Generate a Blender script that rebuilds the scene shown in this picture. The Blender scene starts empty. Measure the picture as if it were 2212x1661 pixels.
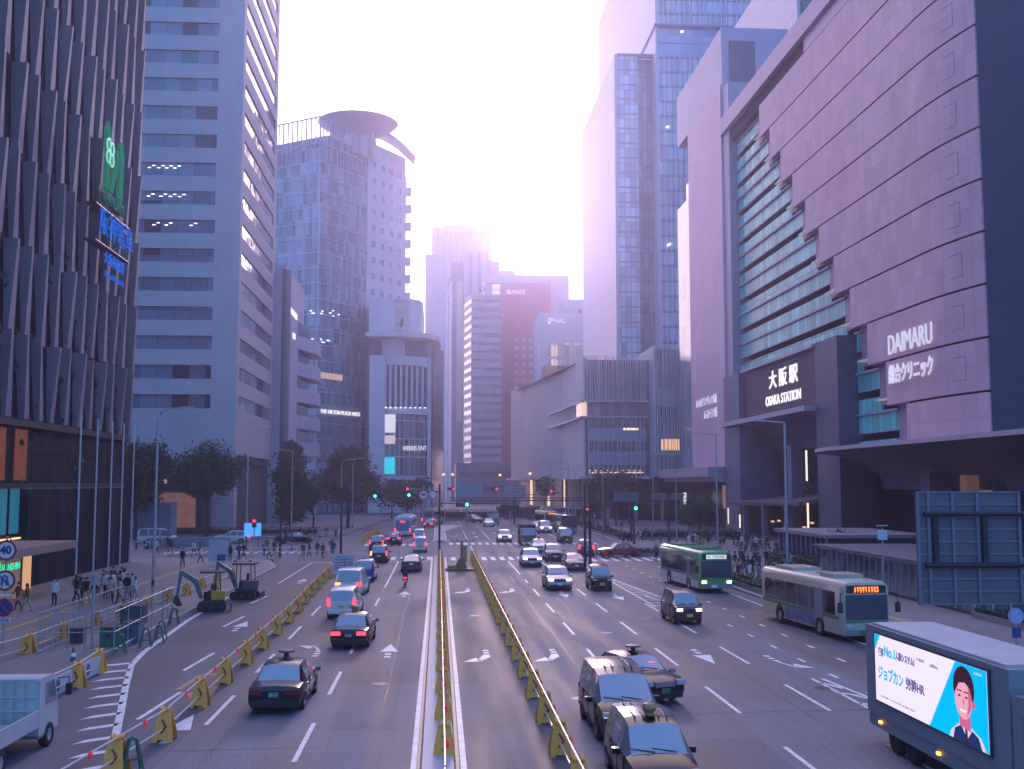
import bpy, bmesh, math, random
from math import sin, cos, tan, atan, atan2, pi, radians as R, hypot
from mathutils import Vector, Matrix
random.seed(7)
SC = bpy.context.scene
COL = SC.collection
# ---------------------------------------------------------------- camera (all sizes in metres, +Y runs down the avenue)
FOC, EYE, CU, CV = 2350.0, 7.85, 1106.0, 830.5
PIT = atan(214.5/FOC); YAW = atan(158*cos(PIT)/FOC)
FW = Vector((sin(YAW)*cos(PIT), cos(YAW)*cos(PIT), sin(PIT)))
RT = Vector((cos(YAW), -sin(YAW), 0)); UP = RT.cross(FW)
def ray(u, v): return FW*FOC + RT*(u-CU) - UP*(v-CV)
def G(u, v, z=0.0):                      # the ground point seen at a picture point
    d = ray(u, v); t = (z-EYE)/d.z
    return Vector((d.x*t, d.y*t, z))
def PY(u, v, Y):                         # the point at distance Y
    d = ray(u, v); t = Y/d.y
    return Vector((d.x*t, Y, EYE+d.z*t))
def PX(u, v, X):
    d = ray(u, v); t = X/d.x
    return Vector((X, d.y*t, EYE+d.z*t))
cam = bpy.data.cameras.new('camera'); co = bpy.data.objects.new('camera', cam); COL.objects.link(co)
cam.sensor_width = 36; cam.lens = 36*FOC/2212; cam.clip_start = .3; cam.clip_end = 6000
co.matrix_world = Matrix(((RT.x, UP.x, -FW.x, 0), (RT.y, UP.y, -FW.y, 0), (RT.z, UP.z, -FW.z, EYE), (0, 0, 0, 1)))
SC.camera = co
# ---------------------------------------------------------------- mesh helper
class MB:
    def __init__(s): s.v = []; s.f = []; s.m = []
    def poly(s, pts, m=0):
        n = len(s.v); s.v += [tuple(p) for p in pts]; s.f.append(list(range(n, n+len(pts)))); s.m.append(m); return s
    def grid(s, rows, m=0, loop=False):
        n = len(s.v); w = len(rows[0])
        for r in rows: s.v += [tuple(p) for p in r]
        for i in range(len(rows)-1):
            for j in range(w if loop else w-1):
                k = (j+1) % w
                s.f.append([n+i*w+j, n+i*w+k, n+(i+1)*w+k, n+(i+1)*w+j]); s.m.append(m)
        return s
    def box(s, x0, x1, y0, y1, z0, z1, m=0):
        n = len(s.v)
        s.v += [(x0,y0,z0),(x1,y0,z0),(x1,y1,z0),(x0,y1,z0),(x0,y0,z1),(x1,y0,z1),(x1,y1,z1),(x0,y1,z1)]
        for q in ((3,2,1,0),(4,5,6,7),(0,1,5,4),(1,2,6,5),(2,3,7,6),(3,0,4,7)): s.f.append([n+i for i in q]); s.m.append(m)
        return s
    def cbox(s, x, y, z, sx, sy, sz, m=0): return s.box(x-sx/2, x+sx/2, y-sy/2, y+sy/2, z, z+sz, m)
    def prism(s, pts, z0, z1, m=0):      # plan outline (counter-clockwise) pulled up
        n = len(pts)
        if sum(pts[i][0]*pts[(i+1) % n][1]-pts[(i+1) % n][0]*pts[i][1] for i in range(n)) < 0: pts = pts[::-1]
        b = len(s.v); s.v += [(p[0], p[1], z0) for p in pts]+[(p[0], p[1], z1) for p in pts]
        s.f.append([b+i for i in range(n)][::-1]); s.f.append([b+n+i for i in range(n)]); s.m += [m, m]
        for i in range(n):
            j = (i+1) % n; s.f.append([b+i, b+j, b+n+j, b+n+i]); s.m.append(m)
        return s
    def slab(s, pts, d, m=0):            # 3-D outline given thickness along vector d
        n = len(pts); b = len(s.v); d = Vector(d)
        s.v += [tuple(Vector(p)) for p in pts]+[tuple(Vector(p)+d) for p in pts]
        s.f.append([b+i for i in range(n)][::-1]); s.f.append([b+n+i for i in range(n)]); s.m += [m, m]
        for i in range(n):
            j = (i+1) % n; s.f.append([b+i, b+j, b+n+j, b+n+i]); s.m.append(m)
        return s
    def tube(s, pts, r, n=8, m=0):
        pts = [Vector(p) for p in pts]; rs = r if isinstance(r, (list, tuple)) else [r]*len(pts)
        rows = []
        for i, p in enumerate(pts):
            d = (pts[min(i+1, len(pts)-1)]-pts[max(i-1, 0)]).normalized()
            a = d.cross(Vector((0, 0, 1)) if abs(d.z) < .9 else Vector((1, 0, 0))).normalized(); b = d.cross(a)
            rows.append([p+a*(rs[i]*cos(2*pi*k/n))-b*(rs[i]*sin(2*pi*k/n)) for k in range(n)])
        s.grid(rows, m, True)
        s.poly(rows[0], m); s.poly(rows[-1][::-1], m); return s
    def lathe(s, prof, n=24, m=0, c=(0,0,0), sx=1, sy=1):   # prof: (radius, z)
        s.grid([[(c[0]+r*sx*cos(2*pi*k/n), c[1]+r*sy*sin(2*pi*k/n), c[2]+z) for k in range(n)] for r, z in prof], m, True); return s
    def mesh(s, name, mats, smooth=None):
        me = bpy.data.meshes.new(name); me.from_pydata(s.v, [], s.f)
        for mt in (mats if isinstance(mats, (list, tuple)) else [mats]): me.materials.append(mt)
        me.polygons.foreach_set('material_index', s.m)
        if smooth is not None:
            bm = bmesh.new(); bm.from_mesh(me); bmesh.ops.remove_doubles(bm, verts=bm.verts, dist=1e-4)
            for f in bm.faces: f.smooth = True
            for e in bm.edges: e.smooth = len(e.link_faces) == 2 and e.calc_face_angle(4) < smooth
            bm.to_mesh(me); bm.free()
        me.update(); return me
    def build(s, name, mats, parent=None, smooth=None, loc=None, rz=None):
        return obj(name, s.mesh(name, mats, smooth), parent, loc, rz)
def obj(name, me, parent=None, loc=None, rz=None, mats=None):
    o = bpy.data.objects.new(name, me); COL.objects.link(o)
    if parent is not None: o.parent = parent
    if loc is not None: o.location = loc
    if rz is not None: o.rotation_euler = (0, 0, rz)
    if mats:
        for i, mt in enumerate(mats):
            if mt is not None: o.material_slots[i].link = 'OBJECT'; o.material_slots[i].material = mt
    return o
LABELS = {}
def tag(o, label, cat, group=None):
    o['label'] = label; o['category'] = cat
    if group: o['group'] = group
    LABELS.setdefault(label, []).append(o.name)
    return o
def thing(name, label, cat, loc=(0,0,0), rz=0, group=None):
    o = bpy.data.objects.new(name, None); COL.objects.link(o); o.location = loc; o.rotation_euler = (0, 0, rz)
    o.empty_display_size = .3
    return tag(o, label, cat, group)
def kind(o, k): o['kind'] = k; return o
def copy_tree(o, parent=None):
    c = o.copy(); COL.objects.link(c)
    if parent is not None: c.parent = parent
    for ch in [x for x in o.children]: copy_tree(ch, c)
    return c
NTH = 'nearest second third fourth fifth sixth seventh eighth ninth tenth eleventh twelfth thirteenth fourteenth fifteenth sixteenth seventeenth eighteenth nineteenth twentieth'.split()
def nth(i):
    if i < 20: return NTH[i]
    t, o = divmod(i+1, 10); T = ['', '', 'twent', 'thirt', 'fort', 'fift', 'sixt', 'sevent'][t]
    return T+'ieth' if o == 0 else T+'y-'+'zero first second third fourth fifth sixth seventh eighth ninth'.split()[o]
# ---------------------------------------------------------------- lettering
_TXT = {}
def text_mesh(body, size, ext=.05, bold=.0):
    k = (body, size, ext, bold)
    if k in _TXT: return _TXT[k]
    c = bpy.data.curves.new('lettering', 'FONT'); c.body = body; c.size = size; c.extrude = ext; c.offset = bold
    c.align_x = 'CENTER'; c.align_y = 'CENTER'; c.resolution_u = 3
    o = bpy.data.objects.new('lettering', c); COL.objects.link(o)
    me = bpy.data.meshes.new_from_object(o.evaluated_get(bpy.context.evaluated_depsgraph_get()))
    me.name = 'lettering'; bpy.data.objects.remove(o); bpy.data.curves.remove(c)
    _TXT[k] = me; return me
def lettering(body, size, m, parent, loc, face='-y', ext=.05, sx=1.0, bold=0, name='lettering', width=None):
    me = text_mesh(body, size, ext, bold).copy(); me.materials.clear(); me.materials.append(m)
    o = obj(name, me, parent, loc)
    if width:
        xs = [v.co.x for v in me.vertices]; sx = width/(max(xs)-min(xs))
    rz = {'-y': 0, '+x': pi/2, '-x': -pi/2, '+y': pi}[face] if isinstance(face, str) else face
    o.rotation_euler = (pi/2, 0, rz); o.scale = (sx, 1, 1); return o
# ---------------------------------------------------------------- materials
def nt(name):
    m = bpy.data.materials.new(name); m.use_nodes = True; t = m.node_tree; return m, t, t.nodes['Principled BSDF']
def N(t, typ, **k):
    n = t.nodes.new(typ)
    for a, b in k.items():
        if a.startswith('i_'):
            n.inputs[int(a[2:])].default_value = b
        else: setattr(n, a, b)
    return n
def link(t, a, b): t.links.new(a, b)
def math_(t, op, a, b=None, c=None):
    n = t.nodes.new('ShaderNodeMath'); n.operation = op
    for i, x in enumerate((a, b, c)):
        if x is None: continue
        if hasattr(x, 'links'): t.links.new(x, n.inputs[i])
        else: n.inputs[i].default_value = x
    return n.outputs[0]
def mix(t, f, a, b, blend='MIX'):
    n = t.nodes.new('ShaderNodeMix'); n.data_type = 'RGBA'; n.blend_type = blend
    for s, x in ((n.inputs[0], f), (n.inputs[6], a), (n.inputs[7], b)):
        if hasattr(x, 'links'): t.links.new(x, s)
        else: s.default_value = x if not isinstance(x, tuple) else (*x[:3], 1)
    return n.outputs[2]
def vary(t, col, amt, scale, coord='Object', det=5):
    tc = N(t, 'ShaderNodeTexCoord'); no = N(t, 'ShaderNodeTexNoise'); no.inputs['Scale'].default_value = scale; no.inputs['Detail'].default_value = det
    no.inputs['Roughness'].default_value = .65
    link(t, tc.outputs[coord], no.inputs['Vector'])
    mr = N(t, 'ShaderNodeMapRange', i_1=.25, i_2=.75, i_3=1-amt, i_4=1+amt); link(t, no.outputs[0], mr.inputs[0])
    cc = N(t, 'ShaderNodeCombineColor')
    for i in range(3): link(t, mr.outputs[0], cc.inputs[i])
    return mix(t, 1.0, col, cc.outputs[0], 'MULTIPLY'), no
MATS = {}
def mat(name, col, rough=.6, metal=0., var=.12, scale=1.2, spec=.5, bump=0., emit=0., ecol=None, coat=0.):
    if name in MATS: return MATS[name]
    m, t, p = nt(name)
    if var: c, no = vary(t, (*col, 1), var, scale); link(t, c, p.inputs['Base Color'])
    else: p.inputs['Base Color'].default_value = (*col, 1)
    p.inputs['Roughness'].default_value = rough; p.inputs['Metallic'].default_value = metal
    p.inputs['Specular IOR Level'].default_value = spec; p.inputs['Coat Weight'].default_value = coat
    if bump and var:
        b = N(t, 'ShaderNodeBump'); b.inputs['Strength'].default_value = bump; b.inputs['Distance'].default_value = .03
        link(t, no.outputs[0], b.inputs['Height']); link(t, b.outputs[0], p.inputs['Normal'])
    if emit:
        p.inputs['Emission Color'].default_value = (*(ecol or col), 1); p.inputs['Emission Strength'].default_value = emit
    MATS[name] = m; return m
def cells(t, pw, ph, ox=0., oz=0.):
    tc = N(t, 'ShaderNodeTexCoord'); s = N(t, 'ShaderNodeSeparateXYZ'); link(t, tc.outputs['Object'], s.inputs[0])
    a = math_(t, 'DIVIDE', math_(t, 'ADD', math_(t, 'ADD', s.outputs[0], s.outputs[1]), ox+1000*pw), pw)
    b = math_(t, 'DIVIDE', math_(t, 'ADD', s.outputs[2], oz+100*ph), ph)
    return a, b
def gridline(t, a, b, pw, ph, lw):
    la = math_(t, 'LESS_THAN', math_(t, 'FRACT', a), lw/pw); lb = math_(t, 'LESS_THAN', math_(t, 'FRACT', b), lw/ph)
    return math_(t, 'MAXIMUM', la, lb)
def cellnoise(t, a, b, seed=0.):
    c = N(t, 'ShaderNodeCombineXYZ'); link(t, math_(t, 'FLOOR', a), c.inputs[0]); link(t, math_(t, 'FLOOR', b), c.inputs[1]); c.inputs[2].default_value = seed
    w = N(t, 'ShaderNodeTexWhiteNoise', noise_dimensions='3D'); link(t, c.outputs[0], w.inputs['Vector']); return w.outputs['Value']
def panel(name, col, pw, ph, lw=.03, line=.55, var=.06, rough=.55, oz=0., ox=0., spec=.5, scale=.35, metal=0.):
    if name in MATS: return MATS[name]
    m, t, p = nt(name); a, b = cells(t, pw, ph, ox, oz)
    c, no = vary(t, (*col, 1), var, scale)
    w = cellnoise(t, a, b); mr = N(t, 'ShaderNodeMapRange', i_3=1-var*.8, i_4=1+var*.8); link(t, w, mr.inputs[0])
    cc = N(t, 'ShaderNodeCombineColor'); [link(t, mr.outputs[0], cc.inputs[i]) for i in range(3)]
    c = mix(t, 1., c, cc.outputs[0], 'MULTIPLY')
    c = mix(t, gridline(t, a, b, pw, ph, lw), c, tuple(x*line for x in col))
    link(t, c, p.inputs['Base Color']); p.inputs['Roughness'].default_value = rough; p.inputs['Specular IOR Level'].default_value = spec; p.inputs['Metallic'].default_value = metal
    MATS[name] = m; return m
def panes(name, pw, ph, ca, cb, frac=.5, lw=.08, line=(.05,.05,.06), rough=.12, lit=0., lcol=(1,.75,.45), ls=1.5, oz=0., ox=0., spec=.8, metal=0., wob=.02):
    """window glass: every pane its own shade (blind, curtain or dark room), some rooms lit"""
    if name in MATS: return MATS[name]
    m, t, p = nt(name); a, b = cells(t, pw, ph, ox, oz)
    w = cellnoise(t, a, b); w2 = cellnoise(t, a, b, 3.3)
    f = math_(t, 'LESS_THAN', w, frac); c = mix(t, f, cb, ca)
    mr = N(t, 'ShaderNodeMapRange', i_3=.72, i_4=1.28); link(t, w2, mr.inputs[0])
    cc = N(t, 'ShaderNodeCombineColor'); [link(t, mr.outputs[0], cc.inputs[i]) for i in range(3)]
    c = mix(t, 1., c, cc.outputs[0], 'MULTIPLY')
    g = gridline(t, a, b, pw, ph, lw) if lw else None
    if g is not None: c = mix(t, g, c, line)
    link(t, c, p.inputs['Base Color'])
    p.inputs['Roughness'].default_value = rough; p.inputs['Specular IOR Level'].default_value = spec; p.inputs['Metallic'].default_value = metal
    if wob:
        tc = N(t, 'ShaderNodeTexCoord'); no = N(t, 'ShaderNodeTexNoise'); no.inputs['Scale'].default_value = .4; link(t, tc.outputs['Object'], no.inputs['Vector'])
        bp = N(t, 'ShaderNodeBump'); bp.inputs['Strength'].default_value = .25; bp.inputs['Distance'].default_value = wob*8; link(t, no.outputs[0], bp.inputs['Height']); link(t, bp.outputs[0], p.inputs['Normal'])
    if lit:
        e = math_(t, 'MULTIPLY', math_(t, 'LESS_THAN', cellnoise(t, a, b, 8.1), lit), ls)
        if g is not None: e = math_(t, 'MULTIPLY', e, math_(t, 'SUBTRACT', 1., g))
        p.inputs['Emission Color'].default_value = (*lcol, 1); link(t, e, p.inputs['Emission Strength'])
    MATS[name] = m; return m
def glow(name, col, s=2.): return mat(name, tuple(min(.3, c*.3) for c in col), .9, var=0, spec=0., emit=s*.55, ecol=col)
def paint(name, col, rough=.28, metal=0.): return mat(name, col, rough, metal, var=.05, scale=2.5, spec=.6, coat=.6)
conc = mat('concrete', (.34,.33,.35), .8, var=.15, bump=.2)
steel = mat('galvanised_steel', (.42,.43,.46), .45, .6, var=.1)
dkst = mat('dark_steel', (.03,.035,.045), .4, .3)
blkm = mat('black_plastic', (.012,.013,.016), .5)
rubb = mat('tyre_rubber', (.012,.012,.013), .8)
chrome = mat('chrome', (.6,.6,.62), .15, 1., var=0)
whitem = mat('white_paint', (.78,.78,.8), .5, var=.08)
carglass = mat('car_glass', (.24,.27,.32), .07, .34, var=0, spec=.9)
redl = glow('tail_lamp_lit', (1,.02,.03), 7.); redd = mat('tail_lamp_unlit', (.22,.01,.015), .25, var=0)
headl = glow('head_lamp_lit', (1,.88,.72), 5.); headd = mat('head_lamp_unlit', (.55,.57,.6), .1, .3, var=0)
amber = glow('amber_lamp', (1,.35,.05), 4.)
plate = mat('plate_white', (.7,.7,.68), .4, var=.05); platey = mat('plate_yellow', (.7,.45,.05), .4, var=.05); plateg = mat('plate_green', (.03,.16,.09), .4, var=.05)
warm = glow('warm_interior_light', (1,.5,.22), .9); white_l = glow('white_lamp', (1,.93,.85), 4.)
lettw = glow('white_sign_letters', (1,.96,.95), 1.0)
lettd = mat('white_metal_letters', (.8,.8,.82), .4, var=.03)
lettp = mat('pale_letters_lit', (.8,.8,.82), .8, var=0, spec=0., emit=.22, ecol=(1,.95,1))
skin = mat('skin', (.5,.33,.25), .6); hairm = mat('dark_hair', (.015,.012,.012), .6)
leafm = mat('leaf', (.012,.085,.042), .7, spec=.2, var=.5, scale=.9); leafd = mat('leaf_dark', (.008,.062,.042), .75, spec=.2, var=.5, scale=.7); bark = mat('bark', (.06,.05,.045), .9, var=.3, scale=4)
# ---------------------------------------------------------------- sky, sun, air
SUN_EL, SUN_AZ = R(12), R(4)
SD = Vector((sin(SUN_AZ)*cos(SUN_EL), cos(SUN_AZ)*cos(SUN_EL), sin(SUN_EL)))
W = bpy.data.worlds.new('World'); SC.world = W; W.use_nodes = True; t = W.node_tree
bg = t.nodes['Background']
sky = N(t, 'ShaderNodeTexSky', sky_type='NISHITA', sun_disc=False, sun_elevation=SUN_EL, sun_rotation=SUN_AZ)
sky.dust_density = 4.0
tc = N(t, 'ShaderNodeTexCoord')
vm = N(t, 'ShaderNodeVectorMath', operation='DOT_PRODUCT'); link(t, tc.outputs['Generated'], vm.inputs[0]); vm.inputs[1].default_value = SD
mr = N(t, 'ShaderNodeMapRange', i_1=-1., i_2=1.); link(t, vm.outputs['Value'], mr.inputs[0])
cr = N(t, 'ShaderNodeValToRGB'); link(t, mr.outputs[0], cr.inputs[0]); cr.color_ramp.interpolation = 'EASE'
ST = [(0, (.11,.31,.66)), (.35, (.12,.32,.74)), (.6, (.20,.40,.86)), (.75, (.56,.52,.98)), (.85, (1.25,.80,1.02)), (.91, (1.35,.94,1.04)), (.945, (1.0,.86,.92)), (.985, (.99,.89,.89)), (1, (1.05,.98,.88))]
els = cr.color_ramp.elements
els[0].position, els[0].color = ST[0][0], (*ST[0][1], 1); els[1].position, els[1].color = ST[-1][0], (*ST[-1][1], 1)
for p_, c_ in ST[1:-1]:
    e_ = els.new(p_); e_.color = (*c_, 1)
NSKY = .02
sk = mix(t, 1., sky.outputs[0], (NSKY*1.0, NSKY*.8, NSKY*1.0), 'MULTIPLY')
sm = mix(t, 1., cr.outputs[0], sk, 'ADD')
link(t, sm, bg.inputs['Color']); bg.inputs['Strength'].default_value = 1.0
ld = bpy.data.lights.new('sun', 'SUN'); ld.energy = 1.5; ld.angle = R(12); ld.color = (1, .71, .82)
lo = bpy.data.objects.new('sun', ld); COL.objects.link(lo); lo.rotation_euler = (-SD).to_track_quat('-Z', 'Y').to_euler()
hz, t, p = nt('haze'); t.nodes.remove(p)
pv = N(t, 'ShaderNodeVolumePrincipled'); pv.inputs['Color'].default_value = (.78,.73,1,1); pv.inputs['Density'].default_value = .0005; pv.inputs['Anisotropy'].default_value = .8
link(t, pv.outputs[0], t.nodes['Material Output'].inputs['Volume'])
HAZE = True
if HAZE: kind(MB().box(-420, 620, -60, 1150, -1.5, 200).build('haze', hz), 'stuff')['label'] = 'pale pink evening haze filling the avenue'
SC.view_settings.view_transform = 'Standard'; SC.view_settings.look = 'None'; SC.view_settings.exposure = .9; SC.view_settings.gamma = 1
SC.render.engine = 'CYCLES'; SC.cycles.max_bounces = 6; SC.cycles.diffuse_bounces = 3; SC.cycles.glossy_bounces = 3; SC.cycles.volume_bounces = 1; SC.cycles.transmission_bounces = 3
SC.cycles.use_denoising = True; SC.cycles.use_adaptive_sampling = False; SC.cycles.caustics_reflective = False; SC.cycles.caustics_refractive = False
# ---------------------------------------------------------------- ground, road, pavements, markings
def asphalt(name='asphalt', col=(.10,.113,.145,1)):  # blue tint puts the sky's reflection into the asphalt colour
    m, t, p = nt(name)
    tc = N(t, 'ShaderNodeTexCoord'); mp = N(t, 'ShaderNodeMapping'); mp.inputs['Scale'].default_value = (1, .06, 1); link(t, tc.outputs['Object'], mp.inputs[0])
    streak = N(t, 'ShaderNodeTexNoise'); streak.inputs['Scale'].default_value = .9; streak.inputs['Detail'].default_value = 6; link(t, mp.outputs[0], streak.inputs['Vector'])
    c, no = vary(t, col, .24, .12)
    fine = N(t, 'ShaderNodeTexNoise'); fine.inputs['Scale'].default_value = 14; fine.inputs['Detail'].default_value = 3; link(t, tc.outputs['Object'], fine.inputs['Vector'])
    for n_, lo_, hi_ in ((streak, .58, 1.42), (fine, .6, 1.4)):
        mr = N(t, 'ShaderNodeMapRange', i_1=.3, i_2=.7, i_3=lo_, i_4=hi_); link(t, n_.outputs[0], mr.inputs[0])
        cc = N(t, 'ShaderNodeCombineColor'); [link(t, mr.outputs[0], cc.inputs[i]) for i in range(3)]
        c = mix(t, 1., c, cc.outputs[0], 'MULTIPLY')
    # repaired patches with their own tone
    vo = N(t, 'ShaderNodeTexBrick'); vo.inputs['Scale'].default_value = 1; vo.inputs['Brick Width'].default_value = 3.3; vo.inputs['Row Height'].default_value = 11.; vo.inputs['Mortar Size'].default_value = .03
    vo.inputs['Color1'].default_value = (1,1,1,1); vo.inputs['Color2'].default_value = (.58,.58,.6,1); vo.inputs['Mortar'].default_value = (.6,.6,.6,1); link(t, tc.outputs['Object'], vo.inputs['Vector'])
    c = mix(t, .8, c, mix(t, 1., c, vo.outputs[0], 'MULTIPLY'))
    link(t, c, p.inputs['Base Color'])
    mr = N(t, 'ShaderNodeMapRange', i_1=.3, i_2=.7, i_3=.6, i_4=.78); link(t, streak.outputs[0], mr.inputs[0]); link(t, mr.outputs[0], p.inputs['Roughness'])
    b = N(t, 'ShaderNodeBump'); b.inputs['Strength'].default_value = .35; b.inputs['Distance'].default_value = .01; link(t, fine.outputs[0], b.inputs['Height']); link(t, b.outputs[0], p.inputs['Normal'])
    return m
ASPH = asphalt()
PAVE = panel('paving', (.17,.16,.17), .6, .6, .02, .7, .12, .6)
def pave_mat():
    m, t, p = nt('pavement_tiles'); tc = N(t, 'ShaderNodeTexCoord')
    br = N(t, 'ShaderNodeTexBrick'); br.inputs['Scale'].default_value = 1; br.inputs['Brick Width'].default_value = .6; br.inputs['Row Height'].default_value = .3; br.inputs['Mortar Size'].default_value = .01
    br.inputs['Color1'].default_value = (.19,.18,.19,1); br.inputs['Color2'].default_value = (.15,.145,.155,1); br.inputs['Mortar'].default_value = (.09,.09,.09,1); link(t, tc.outputs['Object'], br.inputs['Vector'])
    c, no = vary(t, br.outputs[0], .25, .3); link(t, c, p.inputs['Base Color']); p.inputs['Roughness'].default_value = .55; return m
PAVE = pave_mat()
kerbm = mat('kerb_stone', (.3,.3,.31), .7, var=.15)
mark = mat('road_paint', (.62,.62,.63), .55, var=.3, scale=2.2); marko = mat('road_paint_faded_orange', (.42,.2,.12), .6, var=.35, scale=3)
ytact = mat('tactile_paving', (.42,.3,.06), .7, var=.15)
S = lambda o: kind(o, 'structure')
S(MB().poly([(-415,-55,0),(615,-55,0),(615,1145,0),(-415,1145,0)]).build('ground', ASPH))
def pavement(name, pts, m=PAVE, z=.15):
    o = S(MB().prism(pts, 0, z).build(name, m)); return o
pavement('pavement', [(-60,20),(-15.3,20),(-15.3,104),(-17,112),(-21,117),(-60,119)])
pavement('pavement', [(-75,160),(-22,160),(-17,164),(-14.5,172),(-12,230),(-10,262),(-75,262)])
pavement('pavement', [(22.2,20),(22.2,104),(24,110),(29,113),(29,124),(26,128),(24.3,134),(24.3,232),(27,262),(110,262),(110,20)])
k = MB()
def kerb(pts, w=.18):
    for a, b in zip(pts, pts[1:]):
        a = Vector((*a, 0)); b = Vector((*b, 0)); n = (b-a).normalized().cross(Vector((0,0,1)))*w
        k.prism([a[:2], b[:2], (b+n)[:2], (a+n)[:2]], 0, .153)
kerb([(-15.3,20),(-15.3,104),(-17,112),(-21,117)]); kerb([(24,110),(22.2,104),(22.2,20)]); kerb([(24.3,232),(24.3,134),(26,128),(29,124)])
S(k.build('kerb', kerbm))
medm = panel('median_concrete', (.36,.36,.4), 30, 1.5, .04, .6, .1, .6)
MD = MB().box(-.42,.46,22,118.5,0,.15)
S(MD.build('median_strip', medm))
S(MB().prism([(-.4,150),(.9,150),(.9,178),(4.2,205),(-.6,205)], 0, .15).build('median_strip', medm))
g = MB()
for x in (-.53,.57): g.box(x-.05, x+.05, 22, 118.5, .001, .03)
S(g.build('gutter', mat('gutter_dark', (.02,.02,.022), .5)))
AD = asphalt('asphalt_resurfaced', (.072,.085,.115,1)); AO = asphalt('asphalt_old', (.088,.092,.11,1))
def sheet(x0, x1, y0, y1, z_, m_): S(MB().poly([(x0,y0,z_),(x1,y0,z_),(x1,y1,z_),(x0,y1,z_)]).build('road_patch', m_))
sheet(-15.25,-7.85,22,110,.003,AD); sheet(.85,3.4,22,112,.003,AO); sheet(-3.5,-1.4,36,47,.003,AD); sheet(4.4,6.4,60,75,.003,AD); sheet(11,13.2,52,60,.003,AD); sheet(-7.4,-4.2,66,70,.003,AO); sheet(17,21.8,22,104,.003,AO); sheet(7.6,9.9,30,34,.003,AD)
k = MB(); rs = random.Random(4)
for (x, y0, n_) in ((-6.6,30,40),(-1.9,40,50),(5.9,34,60),(8.2,38,50),(12.6,36,40),(14.9,50,40),(-11,50,40)):
    px_ = x; 
    for i in range(n_):
        q_ = px_+rs.uniform(-.03,.03); y = y0+i; w_ = rs.uniform(.008,.022); k.poly([(px_-w_,y,.0055),(px_+w_,y,.0055),(q_+w_,y+1,.0055),(q_-w_,y+1,.0055)]); px_ = q_
for y in (33.5,58,81,98): k.poly([(-7.8,y,.0055),(-.8,y+.3,.0055),(-.8,y+.34,.0055),(-7.8,y+.04,.0055)]); k.poly([(3.6,y+4,.0055),(20,y+4.6,.0055),(20,y+4.65,.0055),(3.6,y+4.05,.0055)])
S(k.build('road_crack', mat('crack_sealant', (.02,.022,.026), .5)))
# ---- painted markings
k = MB(); z = .008
def line(x0, y0, x1, y1, w=.15):
    a = Vector((x0,y0,0)); b = Vector((x1,y1,0)); n = (b-a).normalized().cross(Vector((0,0,1)))*(w/2)
    k.poly([(*(a-n)[:2],z),(*(a+n)[:2],z),(*(b+n)[:2],z),(*(b-n)[:2],z)][::-1] if (b-a).y < 0 else [(*(a+n)[:2],z),(*(b+n)[:2],z),(*(b-n)[:2],z),(*(a-n)[:2],z)])
def dashes(x, y0, y1, L=5., P=9.9, w=.15):
    y = y0
    while y < y1: line(x, y, x, min(y+L, y1), w); y += P
line(-.66,22,-.66,118,.16); line(.74,22,.74,118,.17)
line(-.62,150,-.62,205,.15); line(1.05,150,1.05,178); line(1.05,178,4.4,206)
dashes(-4.05,32,82); line(-4.05,84,-4.05,112,.16)
dashes(-7.55,37,83); line(-7.55,86,-7.55,112)
for x, y in ((-9.9,40.4),(-10.6,50),(-11.7,64.2),(-12.2,76)): line(x-.1, y-2.4, x+.2, y+2.4, .17)
line(-12.6,88,-12.6,110,.15); line(-12.8,111,-7.4,111,.4)
for x in (7.1,10.38): dashes(x,37.6,90)
dashes(13.6,27.9,72); line(10.38,98,10.38,112); line(7.1,96,7.1,112)
dashes(7.1,27.8,36); dashes(10.38,27.8,36)
for y in range(30,105,2):
    if y % 4 == 0: line(18.0, y, 18.0, y+1, .15); line(16.2, y-12, 16.2, y-11, .15) if y < 76 else None
line(20.9,24,20.9,104,.14)
# hatched islands
def hatch(pa, pb, n, w=.22, slant=1.2):
    (ax, ay), (bx, by) = pa[0], pa[1]; (cx, cy), (dx, dy) = pb
    line(ax, ay, bx, by); line(cx, cy, dx, dy)
    for i in range(n):
        s = (i+.5)/n; x0, y0 = ax+(bx-ax)*s, ay+(by-ay)*s; x1, y1 = cx+(dx-cx)*s, cy+(dy-cy)*s
        line(x0, y0, (x0+x1)/2, (y0+y1)/2-slant*.3, w); line((x0+x1)/2, (y0+y1)/2-slant*.3, x1, y1-slant, w)
hatch(((13.9,92),(13.9,70)), ((14.2,92),(15.9,70)), 13)
hatch(((15.1,44),(15.1,30)), ((15.5,44),(16.8,30)), 7)
pts = [(-8.9,31),(-9.4,33),(-10.8,38.8),(-12.2,44.5),(-13.3,49.3),(-13.75,53),(-14.4,65),(-14.6,78)]
for a, b in zip(pts, pts[1:]): line(*a, *b, .26)
for i in range(11):
    y = 31.9+1.78*i; x = -9.15-(y-32)*.237; ln = 1.0+.03*i
    k.poly([(x-ln,y-.95-.0*i,z),(x-.05,y-.2,z),(x-.05,y+.25,z),(x-ln+.25,y-.35,z)])
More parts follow.
